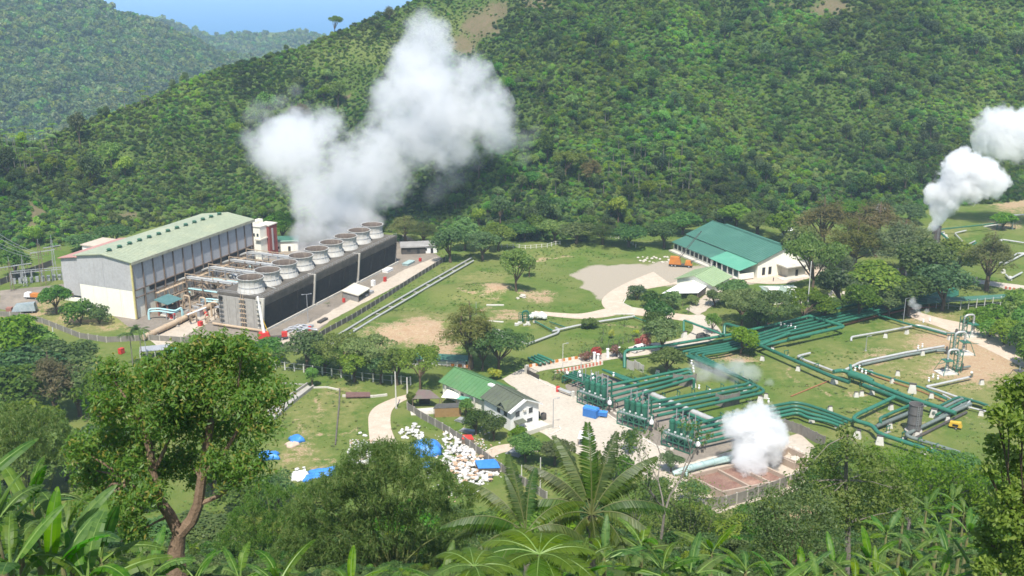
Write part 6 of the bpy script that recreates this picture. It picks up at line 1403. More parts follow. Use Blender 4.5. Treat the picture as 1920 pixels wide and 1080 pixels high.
ym = thing('compressor', 'yellow trailer compressor on the grass right of the silencer', 'machine', g(1791, 803), R(-30)); MB().hull8([(-1.6,-.8,.6),(1.6,-.8,.6),(1.6,.8,.6),(-1.6,.8,.6)], [(-1.4,-.7,1.7),(1.2,-.7,1.9),(1.2,.7,1.9),(-1.4,.7,1.7)]).build('body', YELLOW, ym, world=False); wallpart('grille', DARK, ym, [((0,-.78,1.1),(1.4,.12,.6))]); MB().beam((-1.6,0,.6), (-3,0,.4), .14).build('drawbar', STEEL, ym, world=False); wheels(ym, (.3,), .85, .35)
bcn = thing('container', 'blue tarpaulin covered container at the kerb', 'container', g(1108, 781), math.atan2(g(1122,781).y-g(1098,775).y, g(1122,781).x-g(1098,775).x)); wallpart('body', BLUEP, bcn, [((0,0,1.35),(4.0,2.0,2.5))]); MB().hull8([(-2.08,-1.08,2.3),(2.08,-1.08,2.3),(2.08,1.08,2.3),(-2.08,1.08,2.3)], [(-1.9,-.7,2.85),(1.9,-.7,2.85),(1.9,.7,2.85),(-1.9,.7,2.85)]).build('cover', TARP, bcn, world=False); wallpart('skid', STEEL, bcn, [((0,.7,.08),(4,.2,.16)),((0,-.7,.08),(4,.2,.16))])
bc2 = thing('container', 'small blue cart right of the covered container', 'container', g(1130, 782), R(-15)); wallpart('body', BLUEP, bc2, [((0,0,1.0),(2.4,1.4,1.0))]); wallpart('lid', TARP, bc2, [((0,0,1.56),(2.5,1.5,.1))]); wheels(bc2, (-.8,.8), .6, .25, .15)
lt = thing('truck', 'parked truck under a grey blue tarpaulin in left yard', 'truck', g(47, 586), R(8)); wallpart('chassis', STEEL, lt, [((0,0,.8),(8,2.2,.5))]); MB().hull8([(-4,-1.7,.9),(4,-1.7,.9),(4,1.7,.9),(-4,1.7,.9)], [(-2.6,-1.0,3.2),(3.6,-1.1,3.6),(3.6,1.1,3.6),(-2.6,1.0,3.2)]).build('tarpaulin', mat('grey_tarp', (.20,.25,.26), (.32,.36,.36), .8, .6, .3, 3), lt, world=False); wheels(lt, (-2.8,2.8), 1.05, .5, .35); MB().box((-5,0,1.3), (1.8,2,1.6)).build('cab', mat('dusty_red', (.30,.14,.10), (.25,.12,.09), 1, .8), lt, world=False)
l2 = thing('truck', 'small truck with white cab and orange load in left yard', 'truck', g(62, 560), R(-10)); wallpart('chassis', STEEL, l2, [((0,0,.7),(6,1.9,.4))]); MB().hull8([(-3,-1,.8),(-.5,-1,.8),(-.5,1,.8),(-3,1,.8)], [(-2.6,-.9,2.3),(-.7,-.9,2.3),(-.7,.9,2.3),(-2.6,.9,2.3)]).build('cab', WHITEP, l2, world=False); MB().box((1.3,0,1.5), (3.2,2,1.2)).build('load', ORANGE, l2, world=False); wheels(l2, (-2,1.8), .95, .4)
for i, (q, sz, m_, lb) in enumerate([((660,555),(1.2,.9,1.3),REDP,'red box beside the tower yard shelter'),((645,567),(.8,.8,1.4),REDP,'red drum on the path in front of shelter'),((722,528),(1.1,.9,1.6),REDP,'red cabinet in the tower yard by the path'),((788,490),(.9,.9,1.2),REDP,'red box at the far end of the tower yard'),((727,509),(4.5,2.4,.9),WHITEP,'white trough lying in the tower yard'),((766,495),(6,2.6,.7),PTEALW,'pale frame stack lying at the far end of yard'),((605,603),(4.6,1.4,.6),STEEL,'dark long bundle on the yard path'),((577,617),(5,1.5,.7),GALV,'grey bundle of rails near the pale path'),((690,553),(6,1.6,.8),GALV,'grey sheet stack right of the yard shelter'),((336,604),(2.4,1.2,1.2),WHITEP,'white cabinet by the tan pipe'),((318,612),(6,2.6,.5),GALV,'white sheets lying left of the tan pipe'),((376,611),(1.4,1.2,1.4),REDP,'red box on the front kerb'),((700,536),(1.5,1.2,2.0),WHITEP,'white pump box beside the yard shelter'),((228,663),(1.6,1.2,1.6),REDP,'red box left of the two palms')]):
    a, b_, c_ = sz; o = thing('crate', lb, 'box', g(*q), R(67)); wallpart('body', m_, o, [((0,0,c_/2+.08),(a,b_,c_))]); wallpart('lid', m_, o, [((0,0,c_+.13),(a*1.05,b_*1.08,.08))]); wallpart('skid', STEEL, o, [((a*.3,0,.04),(.2,b_,.08)),((-a*.3,0,.04),(.2,b_,.08))])
ty = thing('tyre_ring', 'round blue tarpaulin bale at the bend of the road', 'tarpaulin', g(1201, 547), 0); MB().lathe((0,0,0), [(1.4,0),(1.7,.5),(1.2,1.4),(.5,1.9),(.1,2.0)], 12).build('cover', TARP, ty, True, world=False); MB().lathe((0,0,0), [(1.8,0),(1.8,.12)], 12).build('rope_hem', STEEL, ty, world=False)
def pole(px, ytop, ybase, lb, m_=POSTW, r_=.13, lamp=True, arms=1, name='lamp_post', cat='lamp post'):
    b_ = G(px, ybase); h_ = height_for(b_, px, ytop)-b_.z; o = thing(name, lb, cat, b_, R(20))
    MB().tube([(0,0,-.2),(0,0,h_)], [r_, r_*.7], 8).build('pole', m_, o, True, world=False); MB().box((0,0,.1), (.6,.6,.3)).build('base', CONC, o, world=False)
    if lamp:
        for k in range(arms):
            s_ = 1-2*k; MB().tube(fillet([(0,0,h_-.2),(0,0,h_),(s_*1.2,0,h_+.1)], .3), .06, 6).build('arm', m_, o, world=False); MB().box((s_*1.4,0,h_+.08), (.7,.28,.16)).build('lamp_head', GALV, o, world=False)
    return o
pole(578,552,606,'twin headed lamp post in the near part of tower yard',GALV,arms=2); pole(638,516,541,'lamp post in the middle of the tower yard',GALV); pole(713,478,504,'lamp post at the far end of the tower yard',GALV)
pole(1037,748,803,'lamp post on the pale road right of the white house',GALV); pole(1055,645,690,'white pole beside the road bridge',POSTW); pole(1693,560,607,'thin lamp post at the top of the lawn',GALV); pole(1623,631,658,'short lamp post among the pale pipes',GALV)
pole(893,566,601,'thin pole in the field above the casuarina',GALV,.1,False,name='pole',cat='pole'); pole(743,697,766,'tall white pole beside the curving gravel road',POSTW,.22,False,name='pole',cat='pole'); pole(103,614,650,'white pole in the bushes at left',POSTW,.2,False,name='pole',cat='pole'); pole(1013,858,926,'white pole behind the foreground palm fronds',POSTW,.16,False,name='pole',cat='pole'); pole(978,872,905,'short white post on the grass inside grey wall',POSTW,.16,False,name='pole',cat='pole'); pole(1512,490,600,'tall white pole among the trees right of warehouse',POSTW,.2,False,name='pole',cat='pole'); pole(278,622,700,'thin bare pole right of the two palms',GALV,.12,False,name='pole',cat='pole'); pole(764,708,742,'short white post at the gate of the gravel road',POSTW,.25,False,name='pole',cat='pole')
# pylons of the substation
pyl = ['tall twin mast pylon at the left end of the annex','slim lattice mast in the substation','slim mast nearest the left edge','slim mast beside the annex wall']
for i, (px, yt, yb) in enumerate([(82,458,536),(48,487,537),(24,490,545),(105,450,520)]):
    b_ = G(px, yb); h_ = height_for(b_, px, yt)-b_.z; o = thing('pylon', pyl[i], 'pylon', b_, R(15)); mb = MB(); w_ = .6 if i else .9
    for x in (-w_, w_):
        for y in (-w_, w_): mb.beam((x,y,-.3), (x*.35,y*.35,h_), .09)
    for k in range(7):
        z0, z1 = h_*k/7, h_*(k+1)/7; f0, f1 = w_*(1-.65*k/7), w_*(1-.65*(k+1)/7)
        for s_ in (-1, 1): mb.beam((-f0,s_*f0,z0), (f1,s_*f1,z1), .05).beam((s_*f0,-f0,z0), (s_*f1,f1,z1), .05)
    mb.build('mast', GALV if i % 2 else BROWNST, o, world=False); MB().beam((-3.2,0,h_*.8), (5.5 if i == 0 else 3.2,0,h_*.85), .25).beam((0,0,h_), (0,0,h_+2), .12).build('cross_arm', GALV, o, world=False)
    mb = MB()
    for x in (-3,-1.5,1.5,3): mb.lathe((x,0,h_*.8-1.1), [(.08,0),(.2,.2),(.1,.4),(.2,.6),(.1,.8),(.08,1.1)], 8)
    mb.build('insulator', BROWNST, o, world=False)
sb_ = MB(); sub = thing('switchgear', 'grey switchgear frames between the annex and the back wall', 'switchgear', g(70, 530), R(20))
for k in range(6): sb_.beam((-9+3.6*k,0,0), (-9+3.6*k,0,4.5), .25).beam((-9+3.6*k,3,0), (-9+3.6*k,3,4.5), .25)
sb_.beam((-9,0,4.5), (9,0,4.5), .25).beam((-9,3,4.5), (9,3,4.5), .25); sb_.build('frame', GALV, sub, world=False); sb_ = MB()
for k in range(9): sb_.box((-8+2*k,1.5,1), (1.1,1.3,2))
sb_.build('cabinet', GALV, sub, world=False)
for i in range(4):
    a, b_ = at(-80, 372+14*i, 405), at(78+4*(i % 2), 476+3*i, g(82,536).y); F = [a.lerp(b_, k/12)-Vector((0,0,3.5*4*(k/12)*(1-k/12))) for k in range(13)]
    tag(MB().tube(F, .045, 5).build('power_line', GALV), ['topmost power line slanting down to the twin pylon','second power line slanting down to the twin pylon','third power line slanting down to the twin pylon','lowest power line slanting down to the twin pylon'][i], 'power line', 'power lines to the twin pylon')
# sacks: rounded lumps
sackm = []
for k in range(4):
    bm = bmesh.new(); bmesh.ops.create_cube(bm, size=1); bmesh.ops.subdivide_edges(bm, edges=bm.edges, cuts=1, use_grid_fill=True); rg_ = random.Random(k)
    for v in bm.verts: v.co = Vector((v.co.x*1.0, v.co.y*.66, v.co.z*.36))*(1-.22*(v.co.length-.5))*rg_.uniform(.88, 1.12)
    me_ = bpy.data.meshes.new('sack'); bm.to_mesh(me_); bm.free(); me_.materials.append(SACK); shade(me_, 80); sackm.append(me_)
def sacks(n, poly, lb, grp, hmax=1.2, sz=.95):
    c = np.array(poly, float).mean(0); k = 0
    while k < n:
        i = random.randrange(len(poly)); a, b_ = np.array(poly[i]), np.array(poly[(i+1) % len(poly)]); u_, v_ = random.random(), math.sqrt(random.random()); q = c+(a+(b_-a)*u_-c)*v_; p = g(*q)
        o = linkobj('sack', sackm[random.randrange(4)]); tag(o, lb, 'sack', grp); o.location = p+Vector((0,0,.2+random.random()*hmax*(1-v_**2))); s_ = sz*random.uniform(.7,1.35)
        o.scale = (s_, s_, s_*random.uniform(.8,1.3)); o.rotation_euler = (random.uniform(-.3,.3), random.uniform(-.3,.3), random.uniform(0,6)); k += 1
sacks(270, [(835,806),(855,818),(890,850),(935,890),(915,900),(905,925),(880,928),(860,900),(835,880),(825,840)], 'white sack in the great heap along the grey compound wall', 'white sacks heaped along the compound wall', 1.1, 1.0)
sacks(34, [(748,808),(775,795),(806,806),(800,822),(765,826),(752,822)], 'white sack in the small heap below the gravel road', 'white sacks in the small heap', .8)
sacks(44, [(655,846),(690,826),(702,838),(690,868),(660,872),(650,860)], 'white sack in the heap left of the gravel road', 'white sacks in the left heap', 1.0)
sacks(14, [(545,885),(570,875),(580,890),(565,905),(550,902)], 'white sack at the left end of the far blue tarpaulin', 'white sacks by the far tarpaulin', .9)
sacks(5, [(672,812),(688,812),(686,820),(675,822)], 'pale sack lying alone on the lawn', 'pale sacks alone on the lawn', .3, .8)
for k in range(40):
    q = (random.uniform(838,925), random.uniform(860,905)); o = thing('cardboard', 'flattened brown cardboard among the white sacks', 'cardboard', g(*q)+Vector((0,0,random.uniform(.3,1.3))), random.uniform(0,6), 'cardboard among the sacks'); wallpart('flap', mat('cardboard', (.52,.36,.23), (.45,.31,.2), 1, .9), o, [((0,0,0),(random.uniform(.8,1.8),random.uniform(.6,1.2),.06))]); wallpart('flap', MATS['cardboard'], o, [((.3,.2,.12),(.7,.6,.05))])
sc2 = [MB(), MB()]; rg2 = random.Random(6)
for k in range(1500):
    q = (rg2.gauss(872, 26), rg2.gauss(865, 26)) if k % 4 else (rg2.uniform(655,705), rg2.uniform(825,872)); p = g(*q); w_ = rg2.uniform(.15,.5)
    sc2[k % 3 == 0].box((p.x,p.y,rg2.uniform(.04,.3)), (w_,w_*rg2.uniform(.4,1),.06), rg2.uniform(0,3))
o = stuff(sc2[0].build('scraps', SACK), 'small white scraps littered between the sacks'); o = stuff(sc2[1].build('scraps', MATS['cardboard']), 'small brown scraps littered between the sacks')
def tarp(q, w_, d_, hgt, lb, rz=0, m_=TARP, seed=0):
    n_ = 13; V = []
    for i in range(n_):
        for j in range(n_):
            x, y = (i/(n_-1)-.5), (j/(n_-1)-.5); e = max(abs(x), abs(y))*2; z = hgt*(1-e**4)*(1+.5*vnoise(np.array([x*5+seed]), np.array([y*5]), seed)[0])+.25*vnoise(np.array([x*9+seed]), np.array([y*9]), seed+3)[0]*(1-e**6)
            V.append((x*w_*(1+.12*math.sin(7*y+seed)), y*d_*(1+.12*math.sin(6*x+seed)), max(.02, z)))
    o = linkobj('tarpaulin', np_mesh('tarpaulin', V, grid_faces(n_, n_), m_, True)); so_ = o.modifiers.new('thickness', 'SOLIDIFY'); so_.thickness = .02
    o.location = g(*q); o.rotation_euler = (0,0,rz); return tag(o, lb, 'tarpaulin')
tarp((798,845), 8.0, 7.5, 2.4, 'large blue tarpaulin over the sacks beside the bamboo', .3, seed=1); tarp((803,872), 4.0, 2.6, .7, 'small blue tarpaulin below the large one', .2, seed=2)
tarp((556,826), 3.6, 3.8, 1.2, 'crumpled blue tarpaulin on the lawn right of the mango tree', .5, seed=3); tarp((548,834), 3.2, 3.0, .7, 'pale boards half covered by the crumpled blue tarpaulin', .7, mat('pale_board', (.55,.42,.32), (.48,.36,.27), 1, .85), 9)
tarp((504,858), 5.0, 3.4, 1.4, 'blue tarpaulin tent close against the mango tree', .2, seed=4); tarp((608,888), 6.5, 4.5, 1.0, 'blue tarpaulin on the lawn left of the bamboo', .3, seed=5); tarp((585,898), 5.0, 4.0, .9, 'darker blue tarpaulin partly behind bamboo leaves', .6, seed=6); tarp((562,895), 4.2, 4.0, 1.3, 'white plastic sheet at the left of blue tarpaulins', .1, WHITEP, 7)
tarp((868,856), 1.6, 1.2, .5, 'scrap of blue plastic in the middle of the sack heap', .4, seed=8)
lean('tarp_shelter', 'blue tarpaulin roofed shelter against the compound wall', [(897,878),(938,877),(930,860),(890,863)], (1.7,1.5,2.0,2.1), TARP, True, STEEL, 'shelter', walls=((0,1),))
# one standing figure
pv = g(1450, 528); bm = bmesh.new(); J = {'hip':(0,0,.95),'chest':(0,0,1.32),'neck':(0,0,1.50),'head':(0,.02,1.60),'top':(0,.02,1.74)}
sk = [('hip',None,.13),('chest','hip',.15),('neck','chest',.06),('head','neck',.09),('top','head',.085)]
for s_ in (-1, 1):
    for nm, pr, co, rr in (('hp','hip',(s_*.1,0,.9),.10),('kn','hp',(s_*.11,.03,.48),.065),('an','kn',(s_*.12,0,.08),.045),('toe','an',(s_*.13,.16,.04),.04),('sh','chest',(s_*.18,0,1.42),.065),('el','sh',(s_*.25,-.02,1.13),.045),('wr','el',(s_*.24,.08,.88),.035),('hand','wr',(s_*.23,.12,.78),.035)):
        J[nm+str(s_)] = co; sk.append((nm+str(s_), pr if pr in ('hip','chest') else pr+str(s_), rr))
idx = {}; vl = []; el = []
for nm, pr, rr in sk: idx[nm] = len(vl); vl.append(J[nm]); el += [(idx[pr], idx[nm])] if pr else []
me_ = bpy.data.meshes.new('person'); me_.from_pydata(vl, el, []); po = linkobj('person', me_); po.location = pv; po.rotation_euler = (0,0,.6)
md_ = po.modifiers.new('skin', 'SKIN'); 
for i, (nm, pr, rr) in enumerate(sk): me_.skin_vertices[0].data[i].radius = (rr, rr); me_.skin_vertices[0].data[i].use_root = (i == 0)
po.modifiers.new('sub', 'SUBSURF').levels = 1; me_.materials.append(mat('dark_clothes', (.05,.05,.06), (.04,.04,.05), 2, .9)); tag(po, 'person in dark clothes standing on the road by the warehouse', 'person')
hr = MB().lathe((0,.0,1.62), [(.1,0),(.115,.06),(.09,.13),(.02,.16)], 10).build('hair', DARK, po, True, world=False)
# ------------------------------------------------------------------ trees of the valley floor, one by one
KD = {'L':None,'m':MIDK,'d':DARKK,'l':LIMEK,'c':CASK,'b':CASB,'a':ACAK,'A':ACAD,'s':SHRK,'o':SHRO,'r':SHRR,'p':SHRP,'y':SHRY}
NAMES = {'m':('broadleaf_tree','tree'),'d':('broadleaf_tree','tree'),'l':('broadleaf_tree','tree'),'c':('casuarina_tree','tree'),'b':('casuarina_tree','tree'),'a':('umbrella_tree','tree'),'A':('umbrella_tree','tree'),'s':('shrub','shrub'),'o':('shrub','shrub'),'r':('shrub','shrub'),'p':('shrub','shrub'),'y':('shrub','shrub')}
TL_ = """d 845 428 492 62 dark round tree just right of the last cooling tower
m 905 436 488 62 green round tree where the white pipes end
m 872 412 470 60 tree behind the two round trees at the pipe end
c 795 418 458 50 grey green tree behind the white hut
m 935 420 470 55 tree behind the left end of the white rail fence
d 985 418 452 60 dark tree behind the white rail fence
m 968 468 546 62 sparse small tree alone on the grassy mound
m 992 485 520 26 low leafy clump right of the lone field tree
c 882 574 692 92 tall wispy casuarina in front of the bare earth bank
A 935 622 698 105 dark spreading tree beside the casuarina above the green house
A 905 640 695 70 dark tree between casuarina and the spreading tree
d 575 626 692 74 dark dense tree at the near end of white pipes
m 500 640 685 66 green tree left of the dark dense tree
d 465 645 690 50 dark tree just behind the mango crown
a 640 636 700 96 light green spreading tree in the row above the white fence
a 700 638 708 90 middle spreading tree in the row above the white fence
m 745 655 722 62 bushy tree in the row right of the middle
a 788 656 730 76 broad bushy tree at right end of the row
m 665 664 716 60 low tree in front of the row
m 715 668 720 50 low tree in front of the row, next to the tall pole
m 610 650 700 60 tree filling the gap in the row left
l 585 690 727 28 small round bright green tree on the lawn by the drain
m 106 538 588 50 round green bush tree in the yard before the annex
o 152 564 607 54 dark wide shrub before the white end wall
o 187 573 607 40 smaller dark shrub right of the wide one
m 25 595 720 110 leafy tree at the left edge below the wall
l 92 612 700 84 bright green bush tree below the curving wall
d 125 640 722 110 dark tree left of the two palms
d 60 655 745 120 dark tree behind the brown casuarina
b 106 670 785 92 brown feathery casuarina at left
d 25 690 800 110 big dark tree at the left edge
m 150 690 780 90 tree right of the brown casuarina
m 190 700 790 70 tree between brown casuarina and mango
b 1540 380 475 86 brownish casuarina right of the warehouse
b 1640 388 480 105 brown green casuarina in front of the hut
c 1600 415 512 90 grey green casuarina right of the tall pole
m 1500 428 505 66 green tree at right corner of warehouse
a 1522 448 560 100 flat topped tree wrapped round the tall pole
c 1690 420 520 100 wispy casuarina left of the steaming stack
d 1725 458 560 90 dark tree below the steaming stack
m 1790 452 525 78 dense tree right of the steaming stack
d 1765 500 582 90 dark tree above the pipe corridor
m 1640 495 580 96 green tree over the warehouse road
d 1575 505 580 84 dark tree over the stony bank
d 1700 522 592 92 dark tree at the corridor fence
c 1850 440 545 76 tall dark casuarina by the small bridge
m 1610 535 602 70 tree at the edge of the corridor pipes
c 1560 470 540 70 open grey tree behind the flat topped tree
m 1665 545 595 60 low tree in front of the corridor
a 1390 545 612 84 left tree of the clump in front of sage house
a 1440 552 614 110 broad tree in the middle of the sage house clump
a 1505 552 604 100 right tree of the sage house clump
m 1380 528 575 60 upper left tree of the sage house clump
m 1420 578 612 70 low tree at the front of the sage house clump
d 1340 545 575 36 dark bush behind the house drive
m 1545 560 600 60 tree between the clump and the stony bank
o 1225 548 580 48 shrub in the bed by the road bend
o 1195 535 562 34 shrub next to the blue bale
s 1262 545 578 34 shrub before the white shed roof
s 1295 555 572 26 small shrub at the corner of the white shed
o 1245 560 588 40 shrub on the bank below the white shed
m 1250 655 704 60 round tree over the corner of the pipes
l 1390 616 664 56 round lime tree touching the corridor pipes
m 1240 600 662 60 garden tree next to the overhead pipe
d 1225 585 625 44 dark bush at top of the garden
m 1335 588 626 30 slender tree beside the road by the pipes
s 1102 596 614 34 bush on the pale garden pipe
o 1232 565 605 50 shrub bed along the road bend
r 1212 628 655 24 red flowering bush beside the white van
p 1155 646 668 26 dusky pink bush in the garden row
r 1120 652 672 22 reddish bush at the left of garden row
p 1100 660 676 24 pinkish brown bush next to the orange barrier
y 1147 618 634 14 yellow leafed bush in the garden
y 1192 618 632 16 yellow leafed bush right in the garden
r 1195 634 652 16 small red bush left of the flowering one
d 893 768 815 46 dark tree hiding the left side of white house
d 925 778 826 46 dark tree in front of the white house
m 874 748 782 30 tree behind the golden timber shed
m 985 820 866 56 leafy tree below the white house terrace
y 925 690 712 26 yellow green plant by the long house
l 970 800 838 34 pale green palm like bush under the terrace
m 1040 830 872 60 bush beside the white tent
o 985 815 850 44 dark shrub left of the tent bushes
s 775 735 762 22 little tree at corner of the grey wall
s 1835 578 612 46 lush green bush at the left tip of the bank
s 1862 572 612 50 lush green bush second from the left tip of the bank
s 1856 598 632 46 lush green bush low on the left part of bank
s 1888 566 616 56 lush green bush at the top of the bank
s 1884 600 646 54 lush green bush in the middle of the bank
s 1915 572 628 56 lush green bush at the upper right of the bank
s 1910 612 660 54 lush green bush at the lower right of the bank
s 1935 600 668 60 lush green bush cut by the right edge
s 1930 640 690 50 lush green bush lowest on the bank at right edge
m 1908 545 600 60 bush above the lush bank
m 1170 650 676 20 bush beside the far gate post
d 1180 806 850 34 dark shrub at the foot of middle separators
m 1258 850 885 40 green shrub in front of the last separators
m 1700 860 905 70 bush at the edge of the lawn on the right
l 1640 862 900 60 bright bush in front of the long pipe
m 1560 835 890 70 bush right of the ponds
d 1540 880 930 60 dark bush at the pond corner
m 1790 850 900 70 bush at the lower right of the lawn
s 1440 938 965 40 bush at the foot of the long grey wall
s 1390 950 980 50 bush before the long grey wall
m 1300 905 950 50 bush left of the red pond
m 1230 900 950 60 bush below the bare tree
m 1165 860 905 50 bush right of the palm
d 30 470 520 60 bush behind the back wall of substation
m 150 440 475 60 tree behind the annex roof
d 215 425 462 60 dark tree behind the hall roof
m 650 400 440 60 tree behind the steaming stacks
c 760 405 452 56 grey tree at the foot of the hill past the towers
m 530 400 455 60 tree behind the dark red tower
d 1180 425 462 70 dark tree at the foot of the hill left of warehouse
c 1130 420 458 56 grey tree at the foot of the hill
m 1080 420 456 70 broad tree at the foot of the hill
m 1040 415 452 60 tree at the foot of the hill right of rail fence
d 1245 418 465 60 dark tree touching the warehouse roof
m 1280 400 440 60 tree behind the left corner of warehouse
c 1420 395 440 60 grey tree behind the warehouse roof
m 1380 385 425 60 tree behind the middle of warehouse roof
m 1470 400 455 60 tree behind the right end of warehouse
d 1700 385 418 60 dark tree at the far edge of upper lawn
m 1880 400 430 40 small tree near the distant gantry
m 40 755 880 120 tall leafy tree at the left edge under the dark tree
l 125 790 900 96 bright leafy tree left of the mango crown
d 195 800 905 84 dark tree tucked behind the lower mango leaves
m 65 840 930 100 tree over the tallest bananas at left
m 215 850 930 80 tree filling the gap under the mango
m 268 890 960 60 bush left of the mango trunk
m 445 905 975 80 bush right of the mango trunk
d 520 895 960 70 dark bush beside the blue tarpaulins
m 400 860 930 60 tree behind the right mango limb
m 600 905 965 70 bush in front of the far tarpaulins
m 1600 380 410 60 tree uphill of the brown casuarinas""".splitlines()
SHRL = kind('shrub_lush', 3, mk_broad(1.6, 1.2, .1, 12, 1500, .26, .07, aspect=.5, fr=(.3,.55)), LEAFMATS['lime'])
for ln in TL_:
    a = ln.split(' ', 5); nm = NAMES[a[0]]
    tree(SHRL if a[5].startswith('lush') else KD[a[0]], float(a[1]), float(a[2]), float(a[3]), float(a[4]), a[5], nm[0], nm[1])
# palms: garden rows, two tall ones by the wall, some on the hill
FRS = [frond_mesh('frond', 3.6, 22, .62, .13, .35+.25*k, LEAFMATS['palm'], .03, .5) for k in range(3)]
def palm(base, hgt, lb, grp=None, n=13, s=1.0, fr=FRS, lean=.05, r0=.16, name='palm_tree'):
    o = thing(name, lb, 'palm', base, random.uniform(0,6.28), grp); lx = random.uniform(-1,1)*lean*hgt
    MB().tube([(0,0,-.4),(lx*.2,0,hgt*.4),(lx*.7,0,hgt*.8),(lx,0,hgt)], [r0*1.5,r0,r0*.85,r0*.7], 7).build('trunk', BARKG, o, True, world=False)
    for k in range(n):
        f = linkobj('frond', fr[k % len(fr)], o); f.location = (lx,0,hgt); q = k/n; f.rotation_euler = (random.uniform(-.15,.15), -.75+1.35*((k*.618) % 1), k*2.4+random.uniform(-.2,.2)); f.scale = (s*random.uniform(.85,1.1),)*3
    return o
b_ = G(250, 690); palm(b_, height_for(b_, 250, 626)-b_.z, 'left and fuller of the two tall palms before the wall', None, 16, 1.15)
b_ = G(268, 690); palm(b_, height_for(b_, 268, 620)-b_.z, 'right and taller of the two palms before the wall', None, 15, 1.1)
b_ = G(185, 705); palm(b_, 3.4, 'short bushy palm left of the two tall palms', None, 14, 1.1)
for i, (x, y) in enumerate([(1092,668),(1103,664),(1113,660),(1122,657),(1132,655),(1141,653),(1150,650),(1160,648),(1168,645),(1178,643),(1186,640),(1196,638),(1206,636),(1217,634),(1131,628),(1170,612),(1128,640),(1205,622)]):
    palm(g(x, y), random.uniform(1.6,2.6), 'small dark palm in the planted row by the garden', 'small palms of the garden row', 9, random.uniform(.42,.62), r0=.1)
for i, (x, y) in enumerate([(600,640),(1183,712),(1050,712),(1060,716),(1040,712),(1205,708)]):
    palm(g(x, y), random.uniform(1.5,2.4), ['small palm by the near end of white pipes','small palm before the garden wall pieces','small palm at the gate, middle one','small palm at the gate, right one','small palm at the gate, left one','small palm right of the garden wall'][i], None, 10, .6, r0=.1)
for i, (x, y) in enumerate([(615,575),(655,538),(702,508),(740,490),(672,560)]): palm(g(x, y), 1.2, 'tiny palm planted along the pale path', 'tiny palms along the pale path', 8, .38, r0=.08)
for i, (x, y) in enumerate([(1280,574),(1255,585),(1328,575),(1355,612),(1290,588),(1230,598)]): palm(g(x, y), 2.2, ['palm before the white shed, middle','palm at the bend of the shed drive','palm right of the shed drive','palm by the overhead pipe','palm at the foot of the shed drive','palm in the shrub bed by the bend'][i], None, 10, .6, r0=.1)
PCR = []
for k in range(3):
    parts = []
    for j in range(13):
        L_ = random.uniform(2.6,3.4); az = j*2.4+random.uniform(-.2,.2); el = -.5+1.4*((j*.618) % 1); n_ = 16; V = []; F = []
        for q in range(n_):
            s_ = (q+1)/n_; r_ = L_*s_*math.cos(el*.6)*(1-.15*s_); z_ = L_*(math.sin(.9-el*.6)*.5*s_-.62*s_*s_)
            for sd in (-1, 1):
                l_ = .75*math.sin(math.pi*min(1, .1+.85*s_)); c0 = Vector((r_*math.cos(az), r_*math.sin(az), z_)); t_ = Vector((math.cos(az), math.sin(az), 0)); n2_ = Vector((-t_.y, t_.x, 0))*sd
                k0 = len(V); V += [c0-t_*.09, c0+t_*.09, c0+n2_*l_+t_*.3-Vector((0,0,.3*l_))]; F.append((k0, k0+1, k0+2))
        parts.append((np.array([tuple(v) for v in V]), np.array(F)))
    PCR.append(np_mesh('hill_palm_crown', *merge(parts), LEAFMATS['hill']))
ptk = MB().tube([(0,0,-9.5),(.1,0,-5),(0,0,0)], [.2,.15,.12], 6).mesh('hill_palm_trunk'); ptk.materials.append(BARKG)
hp = [(1135,235),(1140,228),(1100,300),(1090,310),(1120,305),(1150,310),(1170,320),(1110,330),(1140,335),(1165,340),(1085,345),(1190,300),(1060,320),(1205,330)]+[(random.uniform(0,110), random.uniform(262,330)) for _ in range(60)]+[(random.uniform(230,300), random.uniform(175,220)) for _ in range(10)]+[(random.uniform(1040,1300), random.uniform(290,380)) for _ in range(34)]
for x, y in hp:
    p = G(x, y); o = thing('palm_tree', 'coconut palm standing above the scrub on the hill', 'palm', p+Vector((0,0,random.uniform(7,10))), random.uniform(0,6), 'coconut palms on the hill', random.uniform(.8,1.15))
    linkobj('trunk', ptk, o); linkobj('crown', PCR[random.randrange(3)], o)
# single trees of note on the hill
for ln in """a 1060 285 335 62 pale flat topped tree beside the hill path
a 628 30 66 26 lone umbrella tree on the skyline of the ridge
c 730 12 40 18 bare pale tree on the ridge behind the steam
b 560 195 235 40 brown leafed tree on the spur
b 1105 300 350 40 brownish tree right of the hill path""".splitlines():
    a = ln.split(' ', 5); nm = NAMES[a[0]]; tree(KD[a[0]], float(a[1]), float(a[2]), float(a[3]), float(a[4]), a[5], nm[0], nm[1])
